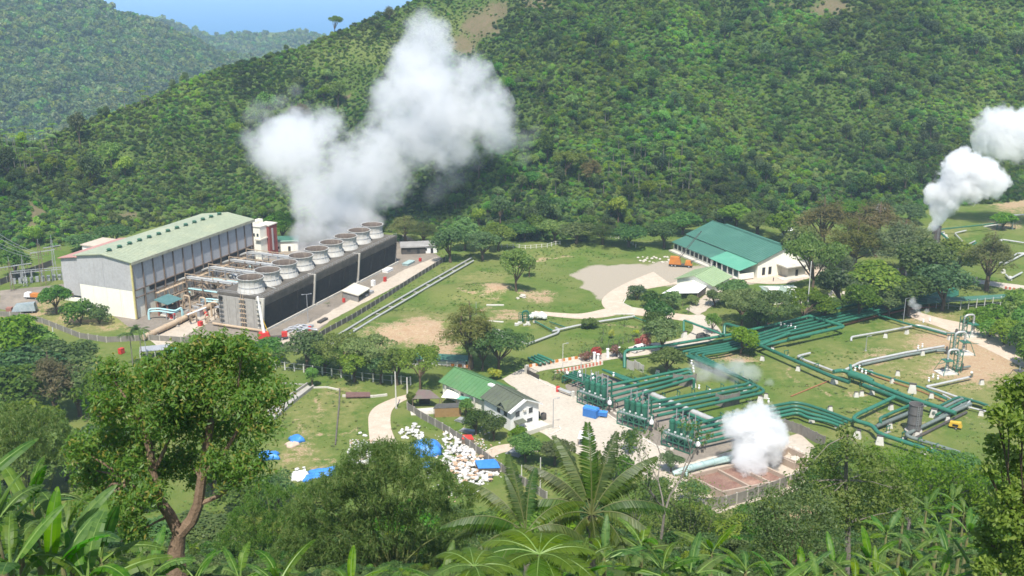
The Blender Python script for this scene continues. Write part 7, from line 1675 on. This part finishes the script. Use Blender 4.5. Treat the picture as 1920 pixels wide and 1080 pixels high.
# ------------------------------------------------------------------ the near hillside: trees, palms, bananas, undergrowth
def fgb(px, Y):
    z = 0.0; x = 0.0
    for _ in range(6):
        dz = z-CAM_Z; f = Y*cT-dz*sT; x = (px-960)/FPX*f; z = Hs(x, Y)
    return Vector((x, Y, z))
def lobed(name, lb, trunkpx, Y, lobes, nleaf, lsize, lm, aspect=.4, limbs_=None, r0=.3, bark=None, dj=1.0, inner=.12, droop=.3, fork=None, cat='tree', fl=1.0):
    """a tree grown to a list of leaf masses (px, py, radius px); each limb reaches one of them"""
    b = fgb(trunkpx, Y); o = thing(name, lb, cat, b); rg_ = random.Random(int(trunkpx*7+Y)); L = []
    for q in lobes:
        px, py, rp = q[:3]; dY = q[3] if len(q) > 3 else rg_.uniform(-1, 1)*dj
        c = at(px, py, Y+dY); L.append((c, 1.1*rp*(c-Vector((0,0,CAM_Z))).length/FPX))
    Cc = np.array([tuple(c-b) for c, r in L]); Rr = np.array([r for c, r in L])
    k = RNG.choice(len(L), nleaf, p=Rr**2/(Rr**2).sum()); d = rmat(nleaf); d[:, 2] = np.where((d[:, 2] < -.3) & (RNG.random(nleaf) < .5), -d[:, 2], d[:, 2])
    rad = np.where(RNG.random(nleaf) < inner, RNG.uniform(.3,.85,nleaf), RNG.uniform(.7,1.25,nleaf)*(1+.28*np.sin(d[:,0]*7+k)*np.sin(d[:,2]*6+k*2)))
    off = d*(Rr[k]*rad)[:, None]; off[:, 2] *= fl
    V, F = leaves(Cc[k]+off, nrm(d*.7+rmat(nleaf)*.7+np.array([0,0,.35])), lsize, aspect, droop)
    fk = (at(fork[0], fork[1], Y)-b) if fork else Vector((0, 0, (min(c.z for c, r in L)-b.z)*.6))
    mb = MB(); mb.tube([(0,0,-.6),(fk.x*.3,fk.y*.3,fk.z*.45),fk], [r0*1.25,r0*1.02,r0*.95], 9)
    for i, (c, r) in enumerate(L):
        q = c-b; st_ = fk
        if limbs_: st_ = min((at(a[0], a[1], Y+(a[2] if len(a) > 2 else 0))-b for P, rr in limbs_ for a in P[1:]), key=lambda v: (v-q).length)
        m1 = st_.lerp(q, .45)+Vector((rg_.uniform(-.2,.2), rg_.uniform(-.2,.2), rg_.uniform(.0,.25)))*(q-st_).length*.35
        mb.tube([st_-Vector((0,0,.05)), m1, q], [r0*.24, r0*.16, r0*.04], 5)
        for j in range(3):
            e = q+Vector((rg_.uniform(-1,1), rg_.uniform(-1,1), rg_.uniform(-.6,1)))*r*.85; mb.tube([m1.lerp(q, .5), q.lerp(e, .5)+Vector((0,0,.1*r)), e], [r0*.12, r0*.07, r0*.02], 4)
    if limbs_: 
        for P, rr in limbs_: mb.tube([at(a[0], a[1], Y+(a[2] if len(a) > 2 else 0))-b for a in P], [q*rr for q in np.linspace(1,.55,len(P))], 8)
    mb.build('trunk', bark or BARK, o, True, world=False); linkobj('crown', np_mesh(name+'_crown', V, F, lm), o); return o
lobed('mango_tree', 'big foreground tree with forked trunk and bronze tinged leaves at left', 330, 47,
 [(425,668,36),(375,660,30),(455,652,24),(340,700,34),(480,696,36),(262,722,30),(318,742,36),(400,735,40),(470,762,38),(520,742,26),(228,772,34),(300,792,36),(362,800,36),(428,818,38),(492,800,28),(200,830,34),(252,872,34),(192,922,34),(165,880,28),(148,842,22),(472,876,32),(432,896,24),(410,648,22),(238,960,30),(285,700,26),(352,768,36),(392,700,34),(268,832,30),(205,700,22),(190,765,24),(170,960,26),(330,668,22),(280,930,24),(400,870,24),(318,880,26,1.5),(350,862,26,1.2),(372,900,20,1.8),(255,1000,22,-1)],
 36000, .26, LEAFMATS['mango'], .36, [([(332,1085),(330,1035),(336,998)],.56),([(336,1002),(318,965),(300,940),(288,900),(282,850),(270,790)],.32),([(336,1002),(360,975),(372,945),(378,900),(385,850),(395,790)],.33),([(374,945),(410,930),(440,905),(470,880)],.13),([(300,940),(270,925),(240,905)],.10),([(286,890),(310,840),(330,790)],.12),([(380,890),(420,850),(450,800)],.12)], .36, mat('mango_bark', (.25,.175,.12), (.16,.11,.075), 2.5, .95, .6, 9, spec=.1), 1.6, .3, .45, (336,1000))
lobed('broad_tree', 'glossy leaved tree crowding the right edge of the picture', 1935, 40,
 [(1895,742,22),(1930,760,28),(1872,780,18),(1908,805,24),(1945,815,28),(1868,840,18),(1900,865,22),(1940,880,26),(1880,930,20),(1915,925,24),(1860,968,20),(1900,985,28),(1938,990,30),(1845,1010,18),(1880,1045,26),(1925,1060,32),(1850,1070,20),(1960,940,30),(1918,716,14),(1960,730,22),(1855,880,14)],
 9500, .26, LEAFMATS['lime'], .5, None, .3, BARK, 2.2, .3, .4)
lobed('slender_tree', 'slim straight tree with airy bright green tiers right of centre', 1588, 72,
 [(1586,815,16),(1592,845,20),(1545,860,24),(1632,866,24),(1515,875,18),(1665,885,20),(1560,900,28),(1622,905,30),(1500,912,24),(1690,920,20),(1535,940,30),(1652,945,28),(1480,945,20),(1590,930,24),(1570,968,28),(1625,975,26),(1700,955,18),(1450,930,14)],
 9000, .27, LEAFMATS['lime'], .5, [([(1590,1045),(1590,980),(1586,900),(1588,815)],.22)], .2, BARKG, 2.5, .3, .3, (1588,985))
lobed('dark_tree', 'dark bronze leaved bushy tree low in front of the slim tree', 1480, 52,
 [(1450,950,36),(1500,945,36),(1475,985,44),(1430,990,36),(1530,985,40),(1550,1020,34),(1490,1030,44),(1440,1030,36),(1420,960,24),(1545,960,24)], 8500, .17, LEAFMATS['dark'], .45, None, .16, BARK, 1.6, .25)
lobed('green_tree', 'dense bright tree behind the slim one beside the ponds', 1700, 118, [(1640,870,28),(1680,880,34),(1730,870,30),(1760,900,36),(1700,920,40),(1800,890,28),(1650,925,34),(1830,915,30),(1770,935,34)], 6500, .38, LEAFMATS['lime'], .5, None, .25, BARKG, 4, .2)
lobed('green_tree', 'leafy tree under the long grey wall right of the palm', 1285, 130, [(1255,925,30),(1290,915,28),(1320,945,32),(1270,960,38),(1340,985,34),(1220,950,26),(1300,1000,40),(1240,1000,36),(1370,970,26),(1400,1000,34)], 5500, .38, LEAFMATS['mid'], .5, None, .25, BARKG, 5, .2)
lobed('olive_tree', 'thin leaved grey green tree between palm and bare tree', 1190, 120, [(1175,830,22),(1150,850,22),(1200,845,18),(1165,880,26),(1210,890,24),(1140,885,20),(1230,925,26),(1190,930,30)], 1800, .36, LEAFMATS['mid'], .5, None, .16, BARKG, 4, .4)
# bare branched tree
b = fgb(1238, 105); o = thing('bare_tree', 'nearly leafless branching tree right of the large palm', 'tree', b); mb = MB(); rg2 = random.Random(12)
def branch(p, d, L_, r_, dep):
    q = p+d*L_; mb.tube([p, p.lerp(q, .5)+Vector((rg2.uniform(-1,1),rg2.uniform(-1,1),rg2.uniform(-.3,1)))*L_*.08, q], [r_, r_*.85, r_*.65], 5 if dep else 7)
    if dep < 4:
        for _ in range(3 if dep < 2 else 2): branch(q, (d+Vector((rg2.uniform(-1,1),rg2.uniform(-1,1),rg2.uniform(-.3,.6)))*.75).normalized(), L_*rg2.uniform(.6,.8), r_*.62, dep+1)
    else: TIPS.append(q)
TIPS = []; top = at(1240, 835, 105)-b; Hh_ = top.z; branch(Vector((0,0,-.5)), Vector((.05,0,1)).normalized(), Hh_*.40, .2, 0); mb.build('trunk', BARKG, o, True, world=False)
tp_ = np.array([tuple(TIPS[rg2.randrange(len(TIPS))]) for _ in range(900)])+RNG.normal(0,.25,(900,3)); linkobj('crown', np_mesh('bare_crown', *leaves(tp_, rmat(900), .3, .5), LEAFMATS['mid']), o)
# bamboo
def bamboo(name, lb, px, Y, blobs, n, ls=.26, ncul=26, lm='bamboo', asp=.13):
    b = fgb(px, Y); o = thing(name, lb, 'bamboo', b); parts = []; cul = MB(); L = [(at(q[0], q[1], Y+random.uniform(-2,2))-b, q[2]*(at(q[0], q[1], Y)-Vector((0,0,CAM_Z))).length/FPX) for q in blobs]
    Cc = np.array([tuple(c) for c, r in L]); Rr = np.array([r for c, r in L]); k = RNG.choice(len(L), n, p=Rr**2/(Rr**2).sum())
    # sprays: many leaves hang from each twig point
    ns = n//14; kk = RNG.choice(len(L), ns, p=Rr**2/(Rr**2).sum()); d = rmat(ns); d[:, 2] = np.abs(d[:, 2])*.9-.15; tw = Cc[kk]+d*(Rr[kk]*RNG.uniform(.7,1.15,ns))[:, None]
    j = RNG.integers(0, ns, n); out_ = nrm(d[j]*np.array([1,1,.2])+rmat(n)*.7); pos = tw[j]+out_*RNG.uniform(.05,.42,(n,1))-np.array([0,0,1])*RNG.uniform(0,.35,(n,1))
    V, F = leaves(pos, nrm(np.cross(out_, rmat(n))+np.array([0,0,.5])), ls, asp, .75)
    for i in range(ncul):
        c, r = L[i % len(L)]; e = c+Vector((random.uniform(-.5,.5), random.uniform(-.5,.5), random.uniform(.1,.6)))*r; s_ = Vector((random.uniform(-1.2,1.2), random.uniform(-1.2,1.2), -.4)); cul.tube([s_, s_.lerp(e, .55)+Vector((0,0,.12*e.z)), e], [.05,.04,.012], 5)
    cul.build('culm', mat('bamboo_culm', (.20,.22,.07), (.15,.17,.06), 2, .5), o, True, world=False); linkobj('foliage', np_mesh('bamboo_foliage', V, F, LEAFMATS[lm]), o); return o
bamboo('bamboo_clump', 'great drooping bamboo clump filling the lower middle of the picture', 740, 74, [(640,905,40),(690,868,44),(745,858,38),(790,838,24),(800,900,48),(740,920,56),(670,950,56),(600,940,40),(850,935,40),(800,970,50),(720,990,60),(640,1010,60),(580,1000,44),(860,990,34),(780,1040,56),(680,1060,60),(600,1060,50),(840,1040,40),(560,960,28),(540,1040,34),(720,840,24),(660,890,30)], 60000, .44, 44)
bamboo('bamboo_clump', 'feathery bright bamboo at the left edge above the bananas', 60, 95, [(60,800,40),(100,830,40),(30,830,40),(90,790,26),(120,860,30),(0,800,36),(50,860,40),(-20,850,40),(20,775,26)], 13000, .5, 16)
bamboo('bamboo_clump', 'olive bamboo sprays below the drain between mango and big clump', 500, 92, [(500,935,34),(470,970,36),(530,985,36),(450,1010,36),(500,1040,44),(420,1050,36),(560,930,24)], 15000, .46, 14)
# coconut palms in front
PRIB = mat('palm_rib', (.10,.115,.035), (.085,.10,.03), 2, .6)
FRB = [frond_mesh('frond', 5.2, 74, 1.0, .085, .10+.28*k, LEAFMATS['palm'], .04, .75+.15*k, ribm=PRIB) for k in range(4)]
def bigpalm(px, py, Y, lb, angs, s=1.0):
    c = at(px, py, Y); b = fgb(px, Y); o = thing('coconut_palm', lb, 'palm', b); h_ = c.z-b.z
    MB().tube([(0,0,-.5),(.1,0,h_*.5),(0,0,h_)], [.24,.18,.15], 9).build('trunk', BARKG, o, True, world=False)
    for az, el, sc, v in angs: f = linkobj('frond', FRB[v], o); f.location = (0,0,h_); f.rotation_euler = (random.uniform(-.2,.2), -R(el), R(az)); f.scale = (s*sc,)*3
    nt_ = MB()
    for k in range(6): nt_.lathe((.28*math.cos(k), .28*math.sin(k), h_-.35), [(.02,-.15),(.13,-.05),(.13,.08),(.03,.16)], 8)
    nt_.build('coconut', mat('coconut_green', (.12,.15,.04), (.2,.15,.05), 3, .5), o, True, world=False); return o
bigpalm(1105, 965, 44, 'large coconut palm with an upright frond in front of white tent', [(95,58,1,0),(60,45,.95,0),(130,42,.95,0),(20,38,1,1),(165,35,.95,1),(0,15,.9,2),(185,18,.95,2),(-25,5,.95,3),(210,5,1,3),(40,20,.8,2),(110,28,.8,1),(-60,0,.9,3),(240,-5,.9,3),(-90,5,.8,3),(150,8,.85,3),(15,-12,.9,3),(75,52,.7,0)], .82)
bigpalm(985, 1000, 41, 'second coconut palm, lower, left of the large one', [(110,45,.8,0),(80,38,.75,1),(150,30,.85,1),(190,22,.9,2),(35,20,.8,2),(215,6,.9,3),(10,4,.75,3),(170,8,.85,3),(130,50,.6,0),(240,-5,.8,3),(-40,-2,.7,3)], .85)
# tree fern and bananas
FRF = [frond_mesh('frond', 2.5, 34, .62, .085, .35+.18*k, LEAFMATS['fern'], .025, .12, .08, .08) for k in range(3)]
def fern(px, py, Y, lb, n=11, s=1.0):
    c = at(px, py, Y); b = fgb(px, Y); o = thing('tree_fern', lb, 'fern', b); h_ = max(.3, c.z-b.z); MB().tube([(0,0,-.4),(0,0,h_)], [.12,.10], 8).build('trunk', BARK, o, True, world=False)
    for k in range(n): f = linkobj('frond', FRF[k % 3], o); f.location = (0,0,h_); f.rotation_euler = (0, -R(random.uniform(-14,12)), k*2*math.pi/n+random.uniform(-.15,.15)); f.scale = (s*random.uniform(.85,1.1),)*3
fern(1010, 1040, 31, 'bright tree fern spreading its fronds at bottom centre', 14, .85); fern(890, 1062, 29, 'smaller tree fern left of the bright one', 10, .65)
BLD = [leafblade('leaf', 2.3, .56, [.05,.15,.3,.55,.85][k], LEAFMATS['banana'], k, .15+.15*k) for k in range(5)]
PST = mat('banana_stem', (.22,.24,.09), (.17,.13,.07), 3, .7)
BN = [(25,985,26,'l'),(92,960,30,'l'),(150,1010,29,'l'),(45,1070,23,'l'),(205,1050,31,'l'),(115,1085,24,'l'),(-20,930,27,'l'),(180,1100,24,'l'),(60,1015,30,'l'),(5,1050,28,'l'),(130,1055,33,'l'),(290,1085,34,'m'),(372,1092,34,'m'),(455,1092,36,'m'),(525,1100,34,'m'),(235,1110,30,'m'),
 (1130,1050,37,'c'),(1200,1030,42,'c'),(1085,1085,31,'c'),(1240,1075,38,'c'),(1330,1040,46,'r'),(1290,1085,38,'r'),(1395,1075,44,'r'),(1500,1085,44,'r'),(1560,1070,48,'r'),(1625,1060,50,'r'),(1650,1005,62,'r'),(1700,1045,54,'r'),(1745,990,64,'r'),(1770,1055,50,'r'),(1690,1095,42,'r'),(1800,1005,60,'r'),(1600,1100,40,'r'),(1820,1080,44,'r'),(1720,955,74,'r'),(1680,965,76,'r'),(1770,945,78,'r'),(1450,1100,38,'r'),(1760,1095,42,'r'),(1840,1040,50,'r'),(1640,1090,46,'r'),(1530,1100,40,'r'),(1735,1020,58,'r'),(1790,965,70,'r'),(830,1105,36,'c'),(660,1110,38,'c')]
side = {'l':'at the lower left corner', 'm':'at the foot of the mango tree', 'c':'along the bottom edge near the ferns', 'r':'in the grove at lower right'}
nth = {}
for i, (px, py, Y, sd) in enumerate(BN):
    b = fgb(px, Y); c = at(px, py-6, Y); h_ = max(.9, c.z-b.z); nth[sd] = nth.get(sd, 0)+1
    lb = 'banana plant with broad torn leaves '+side[sd]
    o = thing('banana_plant', lb, 'banana plant', b, random.uniform(0,6.28), 'banana plants '+side[sd])
    MB().tube([(0,0,-.4),(.04,0,h_*.6),(0,0,h_)], [.14,.11,.06], 8).build('stem', PST, o, True, world=False)
    n_ = random.randint(6, 8)
    for k in range(n_):
        f = linkobj('leaf', BLD[(k+i) % 5], o); f.location = (0,0,h_-.05*k); f.rotation_euler = (random.uniform(-.25,.25), -R((40 if sd == 'l' else 32)-8*k+random.uniform(-10,10)), k*2.4+random.uniform(-.3,.3)); q = random.uniform(.8,1.15)*(.8+.06*(k % 3))*(1.1 if sd == 'l' else .92); f.scale = (q, q*random.uniform(.8,1.1), q)
# undergrowth: one mass of small plants over the near slope and along its foot
n_ = 30000; ux = RNG.uniform(-1,1,n_); uy = RNG.uniform(16, 245, n_)**1.0; ux = ux*(uy*.56+12); z_ = H(ux, uy); zz = z_ > np.where(uy > 195, 1.2+1.6*fbm(ux/14, uy/14, 91, 3), .6)
cut = np.ones(n_, bool)
keep = zz & (RNG.random(n_) < .35+.65*sstep(40, 160, uy)); ux, uy, z_ = ux[keep], uy[keep], z_[keep]; k = len(ux)
SRC_U = [KIDS[r][-1] for r in [q.name for q in bpy.data.objects if q.name.startswith('shrub') and q.type == 'EMPTY'][:0]]
srcu = []
for q in bpy.data.objects:
    if q.type == 'MESH' and q.data.name.startswith(('shrub_crown','shrub_olive_crown')) and q.data.name not in [s_.data.name for s_ in srcu]: srcu.append(q)
isl = np.array([1.0 if not s_.data.name.startswith('lime') else .38 for s_ in srcu]); ii = RNG.integers(0, len(srcu), k)
sc_ = RNG.uniform(.45,1.05,k)*(.40+.60*sstep(50,120,uy))*np.where(uy > 120, 1.15, 1)*isl[ii]
scatter('undergrowth', np.stack([ux, uy, z_-.15], 1), rotz(k, .25), np.stack([sc_, sc_, sc_*RNG.uniform(.7,1.3,k)*(.55+.45*sstep(50,120,uy))], 1), ii, srcu, 'tangled green undergrowth covering the near slope')
# lusher trees on the lower part of the near slope, seen over the undergrowth
rg2 = random.Random(77); cnt = 0
for _ in range(400):
    px = rg2.uniform(-20, 1940); Y = rg2.uniform(105, 200); b = fgb(px, Y); top = Hs(b.x, b.y)
    if top < 1.0: continue
    hh = rg2.uniform(4, 8); dz = b.z+hh-CAM_Z; f = Y*cT-dz*sT; row = 540-FPX*(Y*sT+dz*cT)/f
    lim = np.interp(px, [0,150,250,450,560,620,900,1000,1150,1300,1420,1500,1600,1700,1850,1940], [760,800,960,950,930,960,950,960,905,935,985,930,870,880,870,850])
    if row < lim: continue
    kd = rg2.choice(['m','m','d','l','m']); pair = KD[kd][rg2.randrange(len(KD[kd]))]; cnt += 1
    plant(pair, b, rg2.uniform(5, 8.5), hh, 'slope_tree', 'leafy tree rooted on the lower part of the near slope', 'tree', 'trees on the near slope')
    if cnt >= 75: break

# grass tufts and weeds on the lawns
tf = []
for q in range(3):
    n_ = 34; a = RNG.uniform(0, 6.28, n_); rr = RNG.uniform(0, .35, n_); bs_ = np.stack([rr*np.cos(a), rr*np.sin(a), np.zeros(n_)], 1); tip = bs_+np.stack([np.cos(a)*.22, np.sin(a)*.22, RNG.uniform(.18,.5,n_)], 1); sd_ = np.stack([-np.sin(a), np.cos(a), 0*a], 1)*.05
    V = np.stack([bs_-sd_, bs_+sd_, tip], 1).reshape(-1, 3); F = np.arange(n_*3).reshape(-1, 3)
    me = np_mesh('grass_tuft', V, F, LEAFMATS['olive' if q == 2 else 'mid']); o = tag(linkobj('grass_tuft', me), ['weed tuft on the lawn beside the narrow ditch wall','weed tuft on the lawn below the reddish plate','dry weed tuft on the lawn by the gravel road'][q], 'weed'); o.location = g(*[(655,800),(690,765),(668,790)][q]); tf.append(o)
n_ = 26000; tx = RNG.uniform(-110, 190, n_); ty_ = RNG.uniform(205, 455, n_); tz = H(tx, ty_); tpx, tpy = proj(tx, ty_, tz)
bad = poly_mask(tpx, tpy, SHEETS+[([(1060,505),(1120,490),(1300,488),(1480,500),(1480,540),(1130,575),(1075,535)], 1.0)], 2.0) > .3; dm = blob_mask(tpx, tpy, DIRT)
keep = ~bad & (tz < 6) & (hill_s(tx, ty_) < .01) & (RNG.random(n_) > dm) & (fbm(tx/9, ty_/9, 131, 3) > .05)
tx, ty_, tz = tx[keep], ty_[keep], tz[keep]; k = len(tx); ss_ = RNG.uniform(.3, .95, k)*(1+.8*fbm(tx/16, ty_/16, 141, 3))
scatter('lawn_weeds', np.stack([tx, ty_, tz], 1), rotz(k, .1), np.stack([ss_*1.3, ss_*1.3, ss_*.8], 1), RNG.integers(0, 3, k), tf, 'weeds and grass tufts over the lawns')
# ------------------------------------------------------------------ steam
def steam(name, label, blobs, dens, nscale, namp, warp, soft=.30, aniso=.25, vox=2.0, col=(1,1,1), low=-.02, rsc=1.0):
    """blobs: (px, py, radius px, Y). A billowing body whose density follows the blobs, torn by turbulence"""
    W = []
    for px, py, rp, Y in blobs:
        c = at(px, py, Y); W.append((c, rsc*rp*(c-Vector((0,0,CAM_Z))).length/FPX))
    bm = bmesh.new()
    for c, r in W: bmesh.ops.create_icosphere(bm, subdivisions=3, radius=r*1.16+warp*.4, matrix=Matrix.Translation(c-W[0][0]))
    me = bpy.data.meshes.new(name); bm.to_mesh(me); bm.free()
    o = stuff(linkobj(name, me), label); o.location = W[0][0]
    rm = o.modifiers.new('body', 'REMESH'); rm.mode = 'VOXEL'; rm.voxel_size = vox
    m, t, p, out = new_mat(name); t.nodes.remove(p)
    tc = N(t, 'ShaderNodeTexCoord').outputs['Object']
    wn = N(t, 'ShaderNodeTexNoise'); wn.inputs['Scale'].default_value = nscale*.6; wn.inputs['Detail'].default_value = 2; t.links.new(tc, wn.inputs['Vector'])
    sb = N(t, 'ShaderNodeVectorMath', operation='SUBTRACT'); t.links.new(wn.outputs['Color'], sb.inputs[0]); sb.inputs[1].default_value = (.5,.5,.5)
    sm = N(t, 'ShaderNodeVectorMath', operation='SCALE'); t.links.new(sb.outputs[0], sm.inputs[0]); sm.inputs['Scale'].default_value = warp*2.5
    ad = N(t, 'ShaderNodeVectorMath', operation='ADD'); t.links.new(tc, ad.inputs[0]); t.links.new(sm.outputs[0], ad.inputs[1]); pos = ad.outputs[0]
    acc = None
    for c, r in W:
        q = c-W[0][0]; d = N(t, 'ShaderNodeVectorMath', operation='DISTANCE'); t.links.new(pos, d.inputs[0]); d.inputs[1].default_value = q
        f = math_(t, 'MULTIPLY_ADD', d.outputs['Value'], -1.0/r, 1.0)
        acc = f if acc is None else math_(t, 'SMOOTH_MAX', acc, f, .30)
    nn = noise(t, tc, nscale, 8, .70)
    n2_ = noise(t, tc, nscale*4.5, 5, .65)
    fld = math_(t, 'MULTIPLY_ADD', math_(t, 'SUBTRACT', nn, .5), namp, acc); fld = math_(t, 'MULTIPLY_ADD', math_(t, 'SUBTRACT', n2_, .5), namp*.45, fld)
    dn = mrange(t, fld, low, soft, 0, dens, True)
    pv = N(t, 'ShaderNodeVolumePrincipled'); pv.inputs['Color'].default_value = (*col, 1); pv.inputs['Anisotropy'].default_value = aniso
    t.links.new(dn, pv.inputs['Density']); t.links.new(pv.outputs[0], out.inputs['Volume']); me.materials.append(m)
    m.cycles.volume_step_rate = .35 if hasattr(m, 'cycles') and hasattr(m.cycles, 'volume_step_rate') else 1
    return o
b1 = [(603,456,22,424),(629,444,22,432),(660,430,22,443),(690,419,20,452),(714,412,17,458),(600,436,28,424),(660,408,30,445),(695,400,24,455),(572,468,20,412),(575,440,30,414),(580,405,40,418),(582,360,48,424),(578,315,54,430),(550,285,62,432),(508,275,44,434),(525,245,40,434),(480,300,26,434),(600,250,42,436),
      (640,300,46,440),(628,440,26,440),(632,405,34,444),(655,430,26,462),(700,418,22,480),(665,385,44,458),(690,345,54,466),(735,305,62,470),(780,262,70,474),(825,215,74,474),(872,215,60,474),(915,240,42,474),(940,262,24,474),(795,160,60,474),(780,110,44,474),(788,62,34,474),(868,140,34,474),(745,190,40,474),(850,280,36,474)]
STEAMQ = 1.0
steam('steam_plume', 'great drifting cloud of white steam rising from the cooling towers', b1, .12*STEAMQ, .045, 2.3, 8, .58, .2, 3.0, rsc=1.2, col=(.985,.985,.99))
b1b = [(485,205,26,440),(520,190,22,440),(470,215,16,440),(545,170,20,440)]
steam('steam_wisp', 'faint grey wisp of vapour drifting left above the big steam cloud', b1b, .03, .05, 1.3, 5, .6, .2, 2.5)
b1c = [(820,355,30,476),(850,330,34,476),(975,255,28,476),(1000,240,20,476),(985,290,18,476),(880,300,30,476)]
steam('steam_wisp', 'thin ragged vapour trailing below right of the big steam cloud', b1c, .022, .05, 1.3, 5, .6, .2, 2.5)
b2 = [(1754,419,11,392),(1757,405,15,392),(1766,388,22,392),(1775,365,30,392),(1795,342,36,392),(1812,318,34,392),(1840,335,34,392),(1868,348,19,392),(1748,358,15,392),(1800,300,22,392),(1742,375,9,392)]
steam('steam_plume', 'dense bright puff of steam blowing from the dark silencer stack', b2, .40, .15, 1.7, 3, .18, .1, 1.2, rsc=1.08)
b3 = [(1858,232,24,470),(1880,225,26,470),(1880,262,34,470),(1850,250,16,470),(1910,240,34,470),(1940,265,38,470),(1965,300,34,470),(1840,262,10,470)]
steam('steam_plume', 'puff of steam at the right edge high against the hill', b3, .20, .12, 1.9, 4, .25, .1, 1.6, rsc=1.1)
gp = g(1412, 895); Y4 = gp.y
b4 = [(1408,893,16,Y4),(1398,872,26,Y4),(1412,872,28,Y4+1),(1405,845,32,Y4+3),(1420,825,40,Y4+5),(1448,815,28,Y4+5),(1385,800,26,Y4+5),(1420,790,32,Y4+6),(1440,850,20,Y4+4),(1368,790,14,Y4+5),(1435,900,9,Y4)]
steam('steam_plume', 'white puff of steam boiling up from the red settling pond', b4, .55, .30, 1.9, 1.7, .25, .1, .55, rsc=1.1)
b5 = [(1320,700,24,285),(1350,695,26,285),(1385,690,26,284),(1410,700,22,283),(1440,725,16,282),(1300,690,16,286),(1380,712,18,284)]
steam('steam_wisp', 'thin veil of steam leaking over the green pipe bundle', b5, .13, .22, 1.5, 2.2, .6, .1, 1.0)
b6 = [(1726,598,5,322),(1724,588,6,322),(1718,575,9,322),(1710,566,9,322),(1742,594,5,322),(1738,583,6,322)]
steam('steam_wisp', 'small jet of vapour at the bend of the long pale pipe', b6, .25, .5, 1.2, .8, .5, .1, .5)
